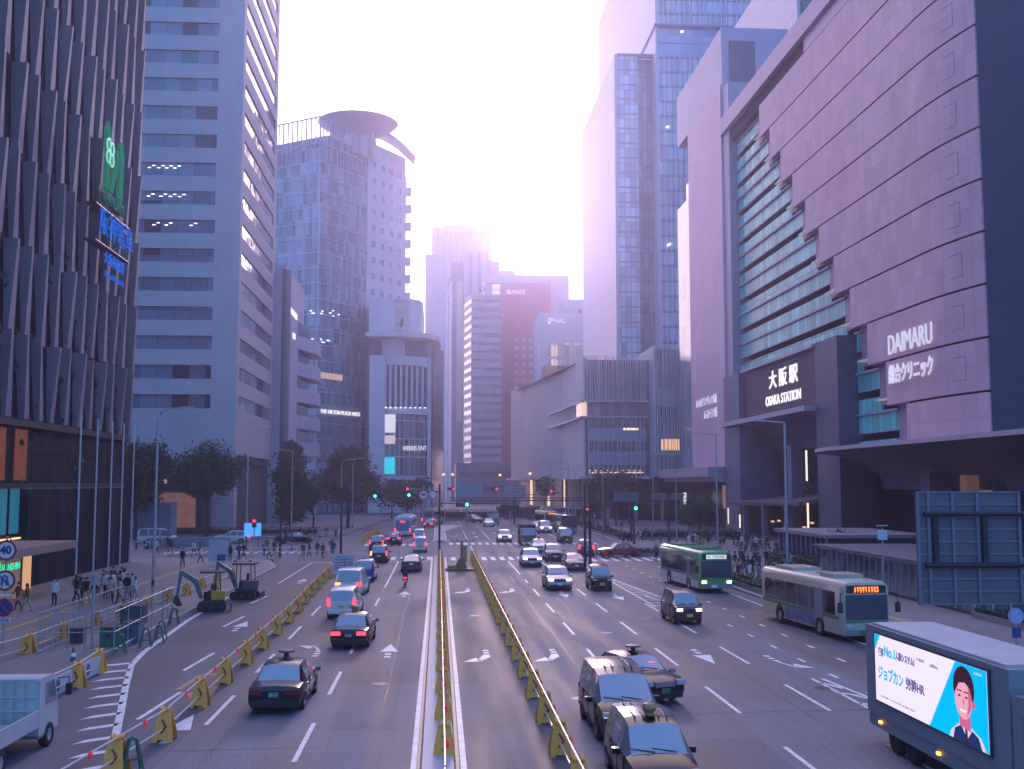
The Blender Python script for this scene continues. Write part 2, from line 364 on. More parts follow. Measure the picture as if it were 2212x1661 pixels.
# crossings and stop lines
def zebra(x0, x1, y0, y1, w=.5, p=.95):
    x = x0
    while x < x1: k.poly([(x,y0,z),(x+w,y0,z),(x+w,y1,z),(x,y1,z)]); x += p
zebra(-6.9,-1.0,114.5,119); zebra(3.6,13.4,113.2,118.2); zebra(14.6,26.5,111,116.5,.5,1.15); zebra(1.3,3.2,113.2,118.2)
zebra(-9.5,-1,140,145); zebra(1.4,21,142,147); zebra(-31,-15,126,130,.5,1.)
line(-7.5,112.6,-.7,112.6,.4); line(1.1,152,11,152,.3); line(11,153,21,153,.3)
for x in (4.05,7.2,10.4,13.7): line(x,128,x,140,.13) if x < 5 else None; line(x,155,x,184); dashes(x,188,240)
line(17.2,155,17.2,210)
# arrows: (x, y, kind) drawn for traffic going up (+1) or coming down (-1)
def arrow(x, y, s, bend=0, L=4.2):
    P = lambda a, b: (x+a*s, y+b*s, z)
    q = lambda *p: k.poly(list(p)[::1])
    if not bend:
        for i in range(2): q(P(-.14,i*.8), P(.14,i*.8), P(.14,i*.8+.45), P(-.14,i*.8+.45))
        q(P(-.42,1.75), P(.42,1.75), P(0,L))
    else:
        for i in range(2): q(P(-.14,i*.7), P(.14,i*.7), P(.14,i*.7+.4), P(-.14,i*.7+.4))
        b = bend
        q(*[P(-.14,1.4), P(.14,1.4), P(.14+.35*b,3.0), P(-.1+.45*b,3.3), P(-.14,2.2)][::1])
        q(*([P(.25*b,3.35), P(.55*b,2.35), P(1.15*b,3.5)][::b]))
for x, y, s, b in ((-2.3,50.5,1,0),(-2.4,77,1,0),(-5.6,51,1,-1),(-5.8,73,1,0),(-10.9,60,1,0),(-11,88,1,0),(-9.8,92,1,0),(2.25,52.5,-1,1),(5.4,52.5,-1,1),(2.2,83,-1,1),(5.5,83,-1,1),
                   (12.1,52,-1,0),(15.0,50,-1,-1),(8.9,80,-1,0),(12.5,78,-1,0),(14.6,77,-1,-1),(5.6,178,-1,0),(8.8,178,-1,0),(12,178,-1,0),(2.8,168,-1,1),(5.6,165,-1,0),(8.8,165,-1,0),(-8.3,34.5,1,0)): arrow(x, y, s, b)
S(k.build('road_markings', mark))
k = MB(); z = .012   # faded orange guidance arrow on the closed lane
line(-8.9,46.5,-9.7,46.5,.3); line(-8.8,46.5,-8.5,42,.25); line(-9.7,46.5,-9.9,43.3,.25); line(-9.3,42.6,-8.2,39.6,.3)
S(k.build('road_markings', marko))
k = MB(); z = .156; line(-22.7,22,-22.9,112,.3); line(26.2,30,26.2,105,.3)
S(k.build('tactile_strip', ytact))
z = 0

for i, (x, y) in enumerate(((-2.3,44),(-6.2,62),(5.2,40.5),(12.2,64),(8.9,58),(-5.4,92),(2.2,66),(14.8,42))):
    r = thing('manhole_cover', 'round iron manhole cover in the road, %s the camera' % (nth(i) + (' to' if i == 0 else ' from')) if 0 else 'round iron manhole cover set in the road %s' % ('straight arrow lane ahead of the nearest taxi','lane between barriers and the braking taxi','lane left of the luxury minivan','lane left of the maroon car','lane ahead of the luxury minivan','left lane before the flashing minicab','closed lane beside the median','lane below the cream bus')[i], 'manhole cover', (x,y,.004)); MB().lathe([(.01,.006),(.3,.006),(.33,.004),(.33,.0)], 20).build('cover', mat('cast_iron', (.03,.03,.033), .5, .4, var=.5, scale=9), r)
# ---------------------------------------------------------------- buildings, left side
class Bld:
    def __init__(s, name, label, x, y, rz=None, cat='building'):
        s.r = thing(name, label, cat, (x, y, 0), rz or 0); s.loc = (-x, -y, 0) if rz is None else None
    def part(s, name, mb, mats, parent=None, smooth=None):
        return mb.build(name, mats, parent or s.r, smooth, s.loc if parent is None else None)
    def pieces(s, name, mb, mats):           # every separate piece a part of its own
        par = list(range(len(mb.v)))
        def find(a):
            while par[a] != a: par[a] = par[par[a]]; a = par[a]
            return a
        for f in mb.f:
            for q in f[1:]: par[find(q)] = find(f[0])
        grp = {}
        for f in mb.f: grp.setdefault(find(f[0]), []).append(f)
        for fs in grp.values():
            ix = sorted({q for f in fs for q in f}); mp = {q: n for n, q in enumerate(ix)}; m = MB(); m.v = [mb.v[q] for q in ix]; m.f = [[mp[q] for q in f] for f in fs]; m.m = [0]*len(fs); s.part(name, m, mats)
    def text(s, body, size, m, loc, face, width=None, ext=.1, name='sign_lettering', bold=0):
        l = Vector(loc)+Vector(s.loc or (0,0,0)); return lettering(body, size, m, s.r, l, face, ext, 1, bold, name, width)
# 1 department store with pleated fins
b = Bld('department_store', 'dark department store with rows of tall pleated vertical fins and a glowing blue sign', -30, 112)
dkglass = panes('store_dark_glass', 1.55, 3.3, (.006,.010,.018), (.01,.015,.02), .5, .12, (.004,.004,.005), .5, spec=.2)
b.part('wall', MB().box(-75,-31.3,20,111,12.6,74), dkglass)
finm = panel('fin_panel', (.21,.185,.215), 40, 6.6, .04, .7, .1, .6)
zf = [12.7]+[12.7+6.6*i-.4 for i in range(1, 11)]
for i in range(25):
    y = 110.4-3.1*i; rr = random.Random(i); m = MB()
    for j in range(len(zf)-1):
        z0, z1 = zf[j]+rr.uniform(-.5,.3)*(j > 0), zf[j+1]+rr.uniform(-.2,.2)
        dt, db = -30.3+rr.uniform(-.15,.1), -30.95+rr.uniform(-.1,.12); tt, tb = rr.uniform(.25,.4), rr.uniform(.8,1.2)
        dt += .12*((i+j) % 2)
        sh = rr.uniform(.3,.75); n = len(m.v)
        for zz, x, th in ((z0, db, tb), (z1-.05, dt, tt)):
            ys = y+(sh if zz == z0 else -sh)
            m.v += [(-31.4,ys,zz),(x,ys,zz),(x-.01,ys+th,zz),(-31.4,ys+th+.25,zz)]
        for q in ((3,2,1,0),(4,5,6,7),(0,1,5,4),(1,2,6,5),(2,3,7,6),(3,0,4,7)): m.f.append([n+q_ for q_ in q]); m.m.append(0)
    b.part('fin', m, finm)
m = MB()                                  # planting behind the fins
for i in range(520):
    y, zz = random.uniform(38,110), random.uniform(13,34)*random.uniform(.6,1); s = random.uniform(.15,.4)
    a = random.uniform(0, 6.3); m.poly([(-31.2+random.uniform(0,.3),y-s*cos(a),zz-s*sin(a)),(-31.1,y+s*sin(a),zz-s*cos(a)),(-31.2,y+s*cos(a),zz+s*sin(a)),(-30.9,y-s*sin(a),zz+s*cos(a))])
kind(b.part('climbing_plants', m, leafd), 'stuff')
# lower storeys
b.part('soffit', MB().box(-75,-30.9,20,111.6,12.1,12.6).box(-31.6,-30.9,20,110,7.5,7.9), dkst)
b.part('upper_shop_window', MB().box(-75,-31.2,20,111.4,7.9,12.1), panes('shop_upper', 2.1, 5, (.006,.014,.026), (.012,.02,.03), .6, .3, (.003,.004,.007), .6, spec=.08))
m = MB()
for y0 in (66.5,70.2,74.2,78.3,82.4): m.box(-31.19,-31.1,y0,y0+2.3,8.1,11.9)
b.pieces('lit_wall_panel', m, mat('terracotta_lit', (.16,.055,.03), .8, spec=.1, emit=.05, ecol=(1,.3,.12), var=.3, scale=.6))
b.part('lower_shop_window', MB().box(-75,-31.25,20,111.3,3.7,7.5), panes('shop_lower', 2.4, 4.2, (.02,.13,.17), (.02,.11,.15), .5, .5, (.004,.005,.007), .5, oz=.5, spec=.2, lit=1.1, lcol=(.04,.36,.5), ls=.16))
m = MB()
for k_ in range(14): m.box(-31.2,-31.05,58+2.4*k_+.55,58+2.4*k_+2.35,3.78,3.9)
b.part('strip_light', m, glow('warm_strip', (1,.55,.2), 1.6))
b.part('canopy', MB().box(-31,-26.4,56,82.5,3.2,3.72), mat('canopy_fascia', (.30,.2,.19), .8, spec=.1))
b.part('shop_front', MB().box(-75,-30.2,20,84,.15,3.2), panes('shop_ground', 2., 3.5, (.03,.03,.035), (.05,.04,.03), .6, .1, (.01,.01,.01), .4, spec=.3, lit=.12, lcol=(1,.55,.25), ls=.35))
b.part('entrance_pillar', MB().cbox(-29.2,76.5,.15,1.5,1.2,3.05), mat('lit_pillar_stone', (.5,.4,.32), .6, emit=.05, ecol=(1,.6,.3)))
b.part('entrance_opening', MB().box(-30.18,-30.05,70.5,74.6,.16,3.1), mat('entrance_dark', (.015,.012,.012), .6))
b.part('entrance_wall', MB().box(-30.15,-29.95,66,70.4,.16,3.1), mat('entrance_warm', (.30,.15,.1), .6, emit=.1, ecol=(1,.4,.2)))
b.part('ground_glazing', MB().box(-75,-30.6,84,111.2,.15,7.45), panes('shop_glass_far', 2., 7.5, (.004,.010,.020), (.008,.02,.032), .5, .12, (.003,.004,.006), .6, spec=.06, lit=0))
for y in (94.6,99.2,103.6,107.2,110.9): b.part('light_mullion', MB().cbox(-30.35,y,.15,.1,.14,13.5), mat('pale_mullion', (.55,.55,.6), .4))
grn = mat('green_sign', (.03,.22,.12), .9, spec=0., emit=.05, ecol=(.1,.9,.5)); blu = glow('blue_neon', (.01,.15,.8), .65)
b.part('emblem_sign', MB().box(-29.3,-28.95,92.6,99.8,31.7,33.2), mat('sign_backing_dark', (.03,.05,.045), .6))
m = MB()   # tall folded green emblem: strokes of an angular monogram
for pts in ([(94.0,33.3),(94.9,33.3),(95.0,38.6),(94.4,39.3),(93.8,38.4),(94.2,36.5)], [(97.9,33.3),(99.0,33.3),(99.2,37.4),(98.6,38.7),(97.6,38.2),(98.1,36.9)], [(95.2,33.3),(96.1,33.3),(97.6,36.4),(97.5,37.6),(96.6,37.2),(96.7,36.2)], [(95.1,36.8),(96.3,35.4),(96.6,35.9),(95.1,37.8)]):
    m.slab([(-29.1,y,z_) for y, z_ in pts], (.3,0,0))
b.part('emblem', m, grn)
m = MB()
for k_ in range(4):
    cy, cz = 93.5+.95*(k_ % 2), 36.9-1.0*(k_//2)-.1*(k_ % 2); m.tube([(-28.5, cy+.48*cos(a_*pi/8), cz+.55*sin(a_*pi/8)) for a_ in range(17)], .09, 5)
b.part('emblem_clover', m, mat('pale_green', (.3,.7,.5), .4, emit=.25, ecol=(.4,1,.7)))
b.text('HANSHIN', 1.5, mat('pale_green'.replace('pale','soft'), (.08,.36,.22), .9, spec=0.), (-28.8,96.4,32.4), '+x', 5.6, .1)
b.text('阪神電車', 2.5, blu, (-28.3,96,29.7), '+x', 9.6, .03)
b.text('大阪梅田駅', 1.2, blu, (-28.3,95.5,26.9), '+x', 5.8, .03)
b.text('Osaka-Umeda Sta.', .7, blu, (-28.3,95.7,25.6), '+x', 5.8, .03)
b.part('sign_frame', MB().box(-29.6,-28.6,91,101,28.1,28.2).box(-29.6,-28.6,91,101,31.2,31.3), dkst)
b.text('HANSHIN', .62, glow('green_neon', (.05,.8,.4), 1.0), (-26.2,69.5,2.75), '+x', 2.8, .02)
m = MB()
for k_ in range(4): m.tube([(-26.2, 67.4+.2*cos(a_*pi/6)+.18*(k_ % 2*2-1), 2.8+.2*sin(a_*pi/6)+.18*(k_//2*2-1)) for a_ in range(13)], .06, 4)
b.part('clover_sign', m, MATS['green_neon'])
# 2 grey office tower
b = Bld('office_tower', 'grey tiled office tower with ribbon windows on a sunlit pink flank', -32.8, 178)
tile = panel('grey_mosaic_tile', (.44,.40,.43), 2.4, 4.78, .05, .82, .05, .75, oz=-21.1-2.4)
X0, X1, Y0, Y1, ZT = -62, -32.8, 178, 216, 112
m = MB().box(X0+.5,X1-.45,Y0+.45,Y1-.4,.15,ZT-1)
b.part('core', m, mat('tower_core', (.05,.055,.07), .5))
zc = [21.1+4.78*k_ for k_ in range(19)]
f = MB()
def wallband(z0, z1): f.box(X0,X1,Y0,Y0+.45,z0,z1); f.box(X1-.45,X1,Y0+.45,Y1,z0,z1)
wallband(12.5, zc[0]-1.12)
for k_ in range(len(zc)): wallband(zc[k_]+1.12, zc[k_+1]-1.12 if k_+1 < len(zc) else ZT)
for z_ in zc:
    f.box(-36.9,X1,Y0+.002,Y0+.448,z_-1.12,z_+1.12); f.box(X0,-52.5,Y0+.002,Y0+.448,z_-1.12,z_+1.12)
    f.box(X1-.448,X1-.002,Y0+.45,Y0+2.2,z_-1.12,z_+1.12); f.box(X1-.448,X1-.002,Y1-2.6,Y1,z_-1.12,z_+1.12)
f.box(X0,X1,Y0,Y0+.45,.15,12.5); f.box(X1-.45,X1,Y0+.45,Y0+2.5,.15,12.5); f.box(X1-.45,X1,Y1-1.5,Y1,.15,12.5)
b.part('wall', f, tile)
b.part('roof_plant', MB().box(X0+3,X1-4,Y0+6,Y1-5,ZT,ZT+5), conc)
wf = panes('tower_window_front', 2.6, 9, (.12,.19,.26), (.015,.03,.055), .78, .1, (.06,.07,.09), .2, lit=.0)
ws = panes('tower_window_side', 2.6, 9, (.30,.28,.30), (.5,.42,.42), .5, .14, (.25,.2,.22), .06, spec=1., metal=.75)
for z_ in zc:
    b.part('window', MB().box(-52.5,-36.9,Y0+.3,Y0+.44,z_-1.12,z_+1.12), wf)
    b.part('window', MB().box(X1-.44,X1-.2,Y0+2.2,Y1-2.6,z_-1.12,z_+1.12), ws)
m = MB()
for z_, xs in ((zc[7],(-46,-44.5,-43,-48)),(zc[8],(-46.5,-45.2,-43.9,-48)),(zc[6],(-45,-47,-41))):
    for x in xs: m.box(x,x+.5,Y0+.27,Y0+.3,z_+.2,z_+.3); m.box(x+.7,x+1.2,Y0+.27,Y0+.3,z_+.55,z_+.65)
b.pieces('ceiling_light', m, white_l)
b.part('canopy', MB().box(X1-1,X1+.6,Y0+12,Y1-4,11.2,11.6), dkst)
# 3 lower plaza block
b = Bld('shopping_block', 'lilac shopping block with stacked bay balconies beside the grey office tower', -30.6, 217)
pm = panel('lilac_panel', (.48,.42,.5), 3, 4.6, .05, .85, .04, .7)
b.part('wall', MB().box(-62,-30.6,216.5,246,.15,51.3), pm)
b.part('corner_column', MB().tube([(-30.5,216.8,.15),(-30.5,216.8,50.4)], .9, 12), mat('slate_column', (.2,.2,.24), .6))
zb = [9.5,15.2,20.9,26.7,32.4,38.2]
for z_ in zb:
    b.part('window', MB().prism([(-30.55,236),(-29.6,247.9),(-45,247.9),(-45,236)], z_-.4+2.2, z_+4.6), panes('plaza_slit', 1.2, 6, (.02,.03,.045), (.04,.05,.06), .6, .12, (.1,.1,.12), .12))
    b.part('bay', MB().prism([(-30.58,237),(-28.6,244),(-27.5,247),(-27.5,254),(-28,258),(-45,258),(-45,237)], z_-1.2, z_+1.75), pm)
b.part('bay_core', MB().box(-45,-31.2,246,257,.15,44), MATS['plaza_slit'])
b.text('THE HILTON PLAZA', 1.7, lettw, (-30.5,227,43.2), '+x', 12, .12)
b.text('EAST', 1.7, lettw, (-30.5,229,38.6), '+x', 3.4, .12)
# 4 glass tower with the disc on its roof
b = Bld('glass_tower', 'blue green glass office tower crowned by a tilted disc on legs', -32, 285, R(-33))
cw = panes('blue_curtain_wall', 1.15, 4.1, (.20,.32,.40), (.09,.17,.22), .62, .1, (.3,.33,.38), .12, spec=.8)
zt = 105.5
b.part('curtain_wall', MB().prism([(0,0),(0,21),(-24,21),(-24,0)], .15, zt-12), cw)       # local: x to the right, y back
m = MB()
for i in range(25):
    z_ = 3+4.1*i
    if z_ < zt-12: m.box(-24,.14,-.14,0,z_,z_+.28); m.box(0.02,.16,0,21,z_,z_+.28)
m.box(-.1,.22,-.22,.1,.15,zt-11.9)
b.part('floor_band', m, mat('pale_band', (.45,.47,.52), .5))
m = MB()                                   # open crown frame
for z_ in (zt-12,zt-7,zt): m.box(-24,.1,-.1,.25,z_-.3,z_); m.box(-.15,.1,.25,21,z_-.3,z_); m.box(-24,0,23.7,24,z_-.3,z_)
for i in range(16): m.box(-24+1.6*i-.12,-24+1.6*i+.12,-.1,.2,zt-12,zt); m.box(-.2,.1,1.4*i-.1,1.4*i+.1,zt-12,zt)
b.part('crown_frame', m, mat('frame_grey', (.33,.35,.42), .5))
b.part('crown_core', MB().box(-20,-1,4,20.5,zt-12,zt-4), cw)
wh = panel('white_panel', (.55,.52,.58), 3.2, 4.1, .05, .88, .04, .6)
b.part('stone_wing', MB().box(-20,0,21.02,39.5,.15,zt-1), wh)
b.part('wing_corner', MB().box(-20,-1,39.5,41.5,.15,zt-6), wh)
swm = MB().box(-.16,.06,-.85,.85,-.85,.85).mesh('window', panes('square_window', 5, 5, (.20,.20,.28), (.34,.33,.42), .6, 0, rough=.15, wob=0))
for i in range(4):
    for j in range(17): obj('window', swm, b.r, (.0,24+4.2*i,zt-7-4.6*j))
m = MB()
for j in range(15): m.box(-1,.4,41.4,42.2,zt-12-5.3*j,zt-9.4-5.3*j)
b.pieces('corner_balcony', m, wh)
# roof disc
cx, cy = -3.6, 21.
m = MB().lathe([(.1,-4.6),(3,-4.3),(6.6,-2.9),(9.6,-1.1),(11.1,-.1),(11.4,.25),(11.1,.4),(0.1,.5)], 48, 0, (cx,cy,zt+4.4))
b.part('roof_disc', m, mat('disc_metal', (.46,.38,.44), .5, .2), smooth=.6)
m = MB()
for a_ in range(6): a = a_*pi/3; m.tube([(cx+5.6*cos(a),cy+5.6*sin(a),zt-6),(cx+4.6*cos(a),cy+4.6*sin(a),zt+2.6)], [.9,.6], 8)
m.tube([(cx,cy,zt-6),(cx,cy,zt+.4)], 4.6, 20)
b.pieces('disc_leg', m, MATS['disc_metal'])
m = MB(); arc = [(x_, zt-3+8.5*(1-((x_+1)/15.)**2)) for x_ in [-16+1.0*i for i in range(31)]]
for (xa, za), (xb, zb_) in zip(arc, arc[1:]):
    m.slab([(cx+xa*.8,cy+4+xa*.6,za-1.0),(cx+xb*.8,cy+4+xb*.6,zb_-1.0),(cx+xb*.8,cy+4+xb*.6,zb_),(cx+xa*.8,cy+4+xa*.6,za)], (-4.2,5.6,0))
b.part('arched_roof', m, wh)
m = MB()
for k_ in range(26):
    r_ = random.choice([(51.2,14),(51.2,14),(43,9)]); x_ = -random.uniform(0,r_[1]); m.box(x_,x_+.6,-.18,-.15,r_[0]+random.choice([1.2,1.9,2.6]),r_[0]+random.choice([1.2,1.9,2.6])*0+2.75) if 0 else m.box(x_,x_+.7,-.19,-.16,r_[0]+1.2+.7*(k_ % 3),r_[0]+1.32+.7*(k_ % 3))
    if k_ % 2: m.box(.16,.19,(-x_)*.6,(-x_)*.6+.7,r_[0]+1.2+.7*(k_ % 3),r_[0]+1.32+.7*(k_ % 3))
b.pieces('ceiling_light', m, white_l)
m = MB(); [m.box(.165,.185,1.2*i,1.2*i+.9,35.4,37.0) for i in range(9)]
b.pieces('lit_floor', m, mat('lit_restaurant', (.3,.2,.16), .4, emit=.35, ecol=(1,.6,.4), var=.4, scale=.8))
m = MB(); [m.box(.03,.3,.9*i,.9*i+.28,13.5,25.5) for i in range(22)]; [m.box(-.9*i-.28,-.9*i,-.3,-.03,13.5,25.5) for i in range(24)]
b.part('base_fin', m, mat('base_fin_grey', (.30,.33,.38), .5))
b.pieces('sign_band', MB().box(0.02,.35,0,21,25.6,28.4).box(-24,.35,-.35,-.03,25.6,28.4).box(.02,.4,0,21,11.5,13.2).box(-24,.4,-.4,-.03,11.5,13.2), mat('sign_band_grey', (.33,.35,.42), .5))
l = lettering('THE HILTON PLAZA WEST', 1.5, lettw, b.r, (.5,9.8,26.7), '+x', .08, width=17.0)
# 5 white curved building
b = Bld('curved_store', 'white curved building with finned loggia and glass shop floors', -19, 290)
hw = panel('white_stone', (.64,.62,.66), 2.2, 4.5, .05, .85, .05, .6)
def arcpts(x0, x1, yfront, bulge, n=14): return [(x0+(x1-x0)*i/n, yfront+bulge*(((i/n-.35)/.65)**2 if i/n > .35 else 0)) for i in range(n+1)]
fr = arcpts(-18.6,-2.6,290,6)
body = fr+[(-1.5,302),(-1.5,325),(-18.6,325)]
b.part('wall', MB().prism([(p[0], p[1]+1.2) for p in fr]+[(-2,302),(-2,325),(-18.6,325)], .15, 47), hw)
glz = panes('shop_glazing', 1.5, 4.9, (.17,.24,.29), (.08,.13,.17), .55, .14, (.45,.46,.5), .12)
m = MB(); inner = [p for p in fr if p[0] > -14.6]
def wallalong(m, pts, z0, z1, th=.3, off=0.):
    for (ax, ay), (bx, by) in zip(pts, pts[1:]): m.slab([(ax,ay+off,z0),(bx,by+off,z0),(bx,by+off,z1),(ax,ay+off,z1)], (0,th,0))
wallalong(m, inner, 10, 26.4, .3, .6); b.part('glazing', m, glz)
m = MB(); wallalong(m, inner, 28.2, 39.5, .3, 1.0); b.part('loggia_back', m, mat('loggia_shade', (.18,.18,.23), .7))
m = MB()
for i in range(9): 
    x = -14.5+1.42*i; yb = 290+6*max(0, ((x+18.6)/16-.35)/.65)**2; m.box(x-.28,x+.28,yb+.05,yb+1.1,28.2,39.5)
b.pieces('loggia_fin', m, hw)
m = MB()
for z0, z1 in ((26.4,28.2),(39.5,42),(9,10.)): wallalong(m, inner, z0, z1, 1.3, -.05)
for z_ in (14.9,19.7,24.5): wallalong(m, inner, z_, z_+.22, .5, .3)
m.slab([(-18.6,289.9,.15),(-14.5,289.9,.15),(-14.5,289.9,42),(-18.6,289.9,42)], (0,1.4,0)); m.box(-3.2,-2.2,295,297.5,.15,42)
b.part('facade_frame', m, hw)
m = MB(); [m.box(x-.06,x+.06,(290+6*max(0, ((x+18.6)/16-.35)/.65)**2)+.35,(290+6*max(0, ((x+18.6)/16-.35)/.65)**2)+.62,10,26.4) for x in [-14.4+1.3*i for i in range(10)]]
b.part('mullion', m, mat('mullion_white', (.6,.6,.66), .4))
b.part('screen', MB().box(-14.4,-11.6,290.1,290.28,21.4,26.2), glow('white_screen', (.85,.85,.95), .75))
b.part('screen', MB().box(-14.4,-11.6,290.1,290.28,18.4,20.6), glow('pink_screen', (.85,.7,.78), .6))
b.part('screen', MB().box(-14.4,-11.6,290.1,290.28,10.4,14.8), glow('cyan_screen', (.02,.62,.8), .9))
b.part('shop_window', MB().box(-13.5,-5,290.5,290.8,3.8,8.9), panes('shop_warm', 1.3, 6, (.14,.09,.08), (.06,.05,.06), .6, .15, (.3,.28,.32), .15, lit=.25, lcol=(1,.55,.35), ls=.5))
o = [(-19.6,287.3),(-14,286.2),(-8,286.8),(-3,289.5),(-.4,294),(.3,300)]
m = MB(); wallalong(m, [(-18.6,290.3)]+inner[:0]+[(-14.5,291.5),(-9,292),(-4,294.6),(-2.4,299)], 42, 46.5, .3); b.part('upper_window', m, mat('upper_window_dark', (.13,.14,.18), .3))
b.part('roof_overhang', MB().prism(o+[(.3,320),(-19.6,320)], 46.6, 47.9), mat('overhang_metal', (.6,.55,.55), .5, .0))
dr = [(-18.9,291.2),(-13,289.6),(-8,290.3),(-5.4,293),(-4.6,298)]
b.part('roof_drum', MB().prism(dr+[(-4.6,322),(-18.9,322)], 47.9, 57.5), panel('drum_panel', (.62,.58,.63), 3, 3, .04, .9, .04, .6), smooth=.5)
b.part('poster', MB().slab([(-11.9,289.45,48.8),(-8.4,289.9,48.8),(-8.4,289.9,55.4),(-11.9,289.45,55.4)], (0,.12,0)), mat('poster_cream', (.55,.48,.42), .5, var=.3, scale=.5))
b.part('poster_figure', MB().slab([(-10.6,289.35,49.6),(-9.9,289.45,49.6),(-9.7,289.5,51.2),(-9.9,289.45,52.3),(-10.4,289.4,51.8)], (0,.1,0)), mat('poster_ink', (.08,.05,.05), .6))
b.part('poster_caption', MB().box(-11.4,-8.9,289.3,289.42,53.3,54.0), mat('poster_gold', (.5,.38,.25), .5, var=.5, scale=5))
b.text('大阪四季劇場', .9, mat('faded_red_letters', (.6,.2,.3), .5), (-10.1,289.2,56.4), '-y', 4.6, .05)
b.text('HERBIS ENT', 1.7, lettw, (-6.4,290.2,17.2), '-y', 6.2, .1)
m = MB(); [m.lathe([(.01,-.16),(.16,0),(.01,.16)], 6, 0, (-14.2+1.3*i,289.8,28.0)) for i in range(9)]
b.pieces('soffit_lamp', m, white_l)
b.part('glass_flank', MB().prism([(-1.9,296.5),(1.2,304),(1.2,330),(-1.9,330)], .15, 45), panes('teal_flank', 1.2, 3, (.06,.11,.13), (.07,.13,.15), .5, .2, (.12,.14,.18), .15))
# ---------------------------------------------------------------- buildings in the middle distance
def tower_at(name, label, u0, u1, vtop, Y, depth, side=None, **k):
    """box tower whose front spans u0..u1 at distance Y; returns builder and extents"""
    x0, x1 = PY(u0,1045,Y).x, PY(u1,1045,Y).x; zt = PY((u0+u1)/2,vtop,Y).z
    b = Bld(name, label, (x0+x1)/2, Y); return b, x0, x1, Y, zt
# pale slab far away
b, x0, x1, Y, zt = tower_at('slab_tower', 'pale slab tower farthest down the avenue fading into pink haze', 929, 1062, 492, 720, 30)
pf = panel('far_pale_panel', (.42,.38,.44), 4.2, 4, .5, .75, .08, .7)
b.part('wall', MB().box(x0,x1,Y,Y+45,0,zt), pf)
b.part('parapet', MB().box(x0+8,x1-8,Y+.5,Y+30,zt,zt+2), pf)
b.part('side_wing', MB().box(x0-4.2,x0-.02,Y+1,Y+40,0,zt-18), panel('far_ribbed', (.5,.42,.42), .8, 30, .3, .7, .05, .6))
m = MB()
for j, c in ((0,9),(1,5)):
    for i in range(c+4): m.box(x0+9+i*2.8,x0+10.6+i*2.8,Y-.1,Y+.05,zt-6-j*41,zt-2.6-j*41)
b.pieces('window', m, mat('far_window', (.3,.28,.36), .3))
# dark building with white slanted roof
b, x0, x1, Y, zt = tower_at('notched_tower', 'shadowed tower with white slanted roof slab and twin white columns', 958, 1000, 556, 560, 30)
xm = x1; x2 = PY(1052,1045,Y).x; x3 = PY(1092,1045,Y).x
b.part('wall', MB().box(x0+3,x1,Y+3,Y+40,0,zt-2), panel('notch_wall', (.20,.2,.25), 3, 4, .4, .7, .06, .6))
b.part('fluted_wall', MB().box(x1,x2,Y,Y+40,0,zt+3), panel('fluted_wall', (.36,.34,.41), 4.6, 50, 1.7, .55, .06, .6))
b.part('stepped_wing', MB().box(x2,x3-3,Y+3,Y+38,0,zt-1), panel('step_wall', (.34,.32,.4), 6, 4, .8, .75, .06, .6)).location.z = 0
b.part('roof_box', MB().box(x2+6,x3+5,Y+2,Y+30,zt-16,zt-6), panel('roof_box_panel', (.5,.45,.5), 4, 4, .1, .9))
b.part('roof_slab', MB().slab([(x0-1,Y-2,zt-20),(x1,Y+16,zt+1),(x1,Y+16,zt+3),(x0-1,Y-2,zt-17)], (0,4,0)), whitem)
m = MB(); [m.cbox(x0+dx,Y+1,0,.9,.9,zt-19+dx*2) for dx in (1.2,3.4)]
b.pieces('column', m, whitem)
b.part('lit_strip', MB().box(x0+6.4,x0+9.6,Y+2.6,Y+3.1,40,zt-12), mat('strip_pink', (.55,.42,.4), .3, .4))
# striped office block
b, x0, x1, Y, zt = tower_at('striped_block', 'banded office block with white roof sign and bright striped left flank', 1017, 1084, 636, 455, 30)
zt0 = zt; m = MB(); w = MB(); sw = MB(); sb = MB(); fl = 3.62; n = int(zt/fl); xs = PY(1001,1045,Y+14).x
for j in range(n+1):
    z0 = zt-fl*(j+1)
    if z0 < 0: break
    m.box(x0,x1,Y-.25,Y+.3,z0+fl*.42,z0+fl); sb.prism([(xs,Y+14),(x0-.02,Y-.25),(x0-.02,Y+1.2),(xs+1,Y+15)], z0+fl*.5, z0+fl)
b.part('spandrel', m, mat('spandrel_mauve', (.34,.31,.37), .6)); b.part('side_spandrel', sb, mat('spandrel_side', (.3,.26,.3), .6))
b.part('window', MB().prism([(x0,Y),(x1,Y),(x1,Y+40),(xs+.3,Y+40),(xs+.3,Y+14.3)], 0, zt-.6), panes('band_window', 3, 3.62, (.10,.11,.16), (.06,.07,.11), .6, .1, (.04,.04,.06), .12))
b.part('side_window', MB().prism([(xs+.25,Y+14.1),(x0-.05,Y+.1),(x0,Y+.6),(xs+.6,Y+14.6)], 36, zt-.6), mat('flank_glazing', (.8,.66,.66), .25, .5, var=.1, scale=.2, emit=0))  # reflected sky glow put into the pale colour of the flank glass
b.part('roof_sign', MB().box(x0+9,x1-1,Y-.2,Y+.6,zt+.2,zt+4.4), glow('white_sign_board', (.9,.85,.92), .65))
b.text('DaiwaHouse', 1.7, mat('sign_navy', (.1,.1,.25), .5), (22.6,Y-.3,zt+2.2), '-y', 7.4, .06)
m = MB(); m.tube([(17.6+1.1*cos(a*pi/8), Y-.3, zt+2.3+1.1*sin(a*pi/8)) for a in range(17)], .3, 6); b.part('sign_ring', m, MATS['sign_navy'])
b.part('wall', MB().box(x0+7,x1,Y+1,Y+20,zt-.6,zt+.2), conc)
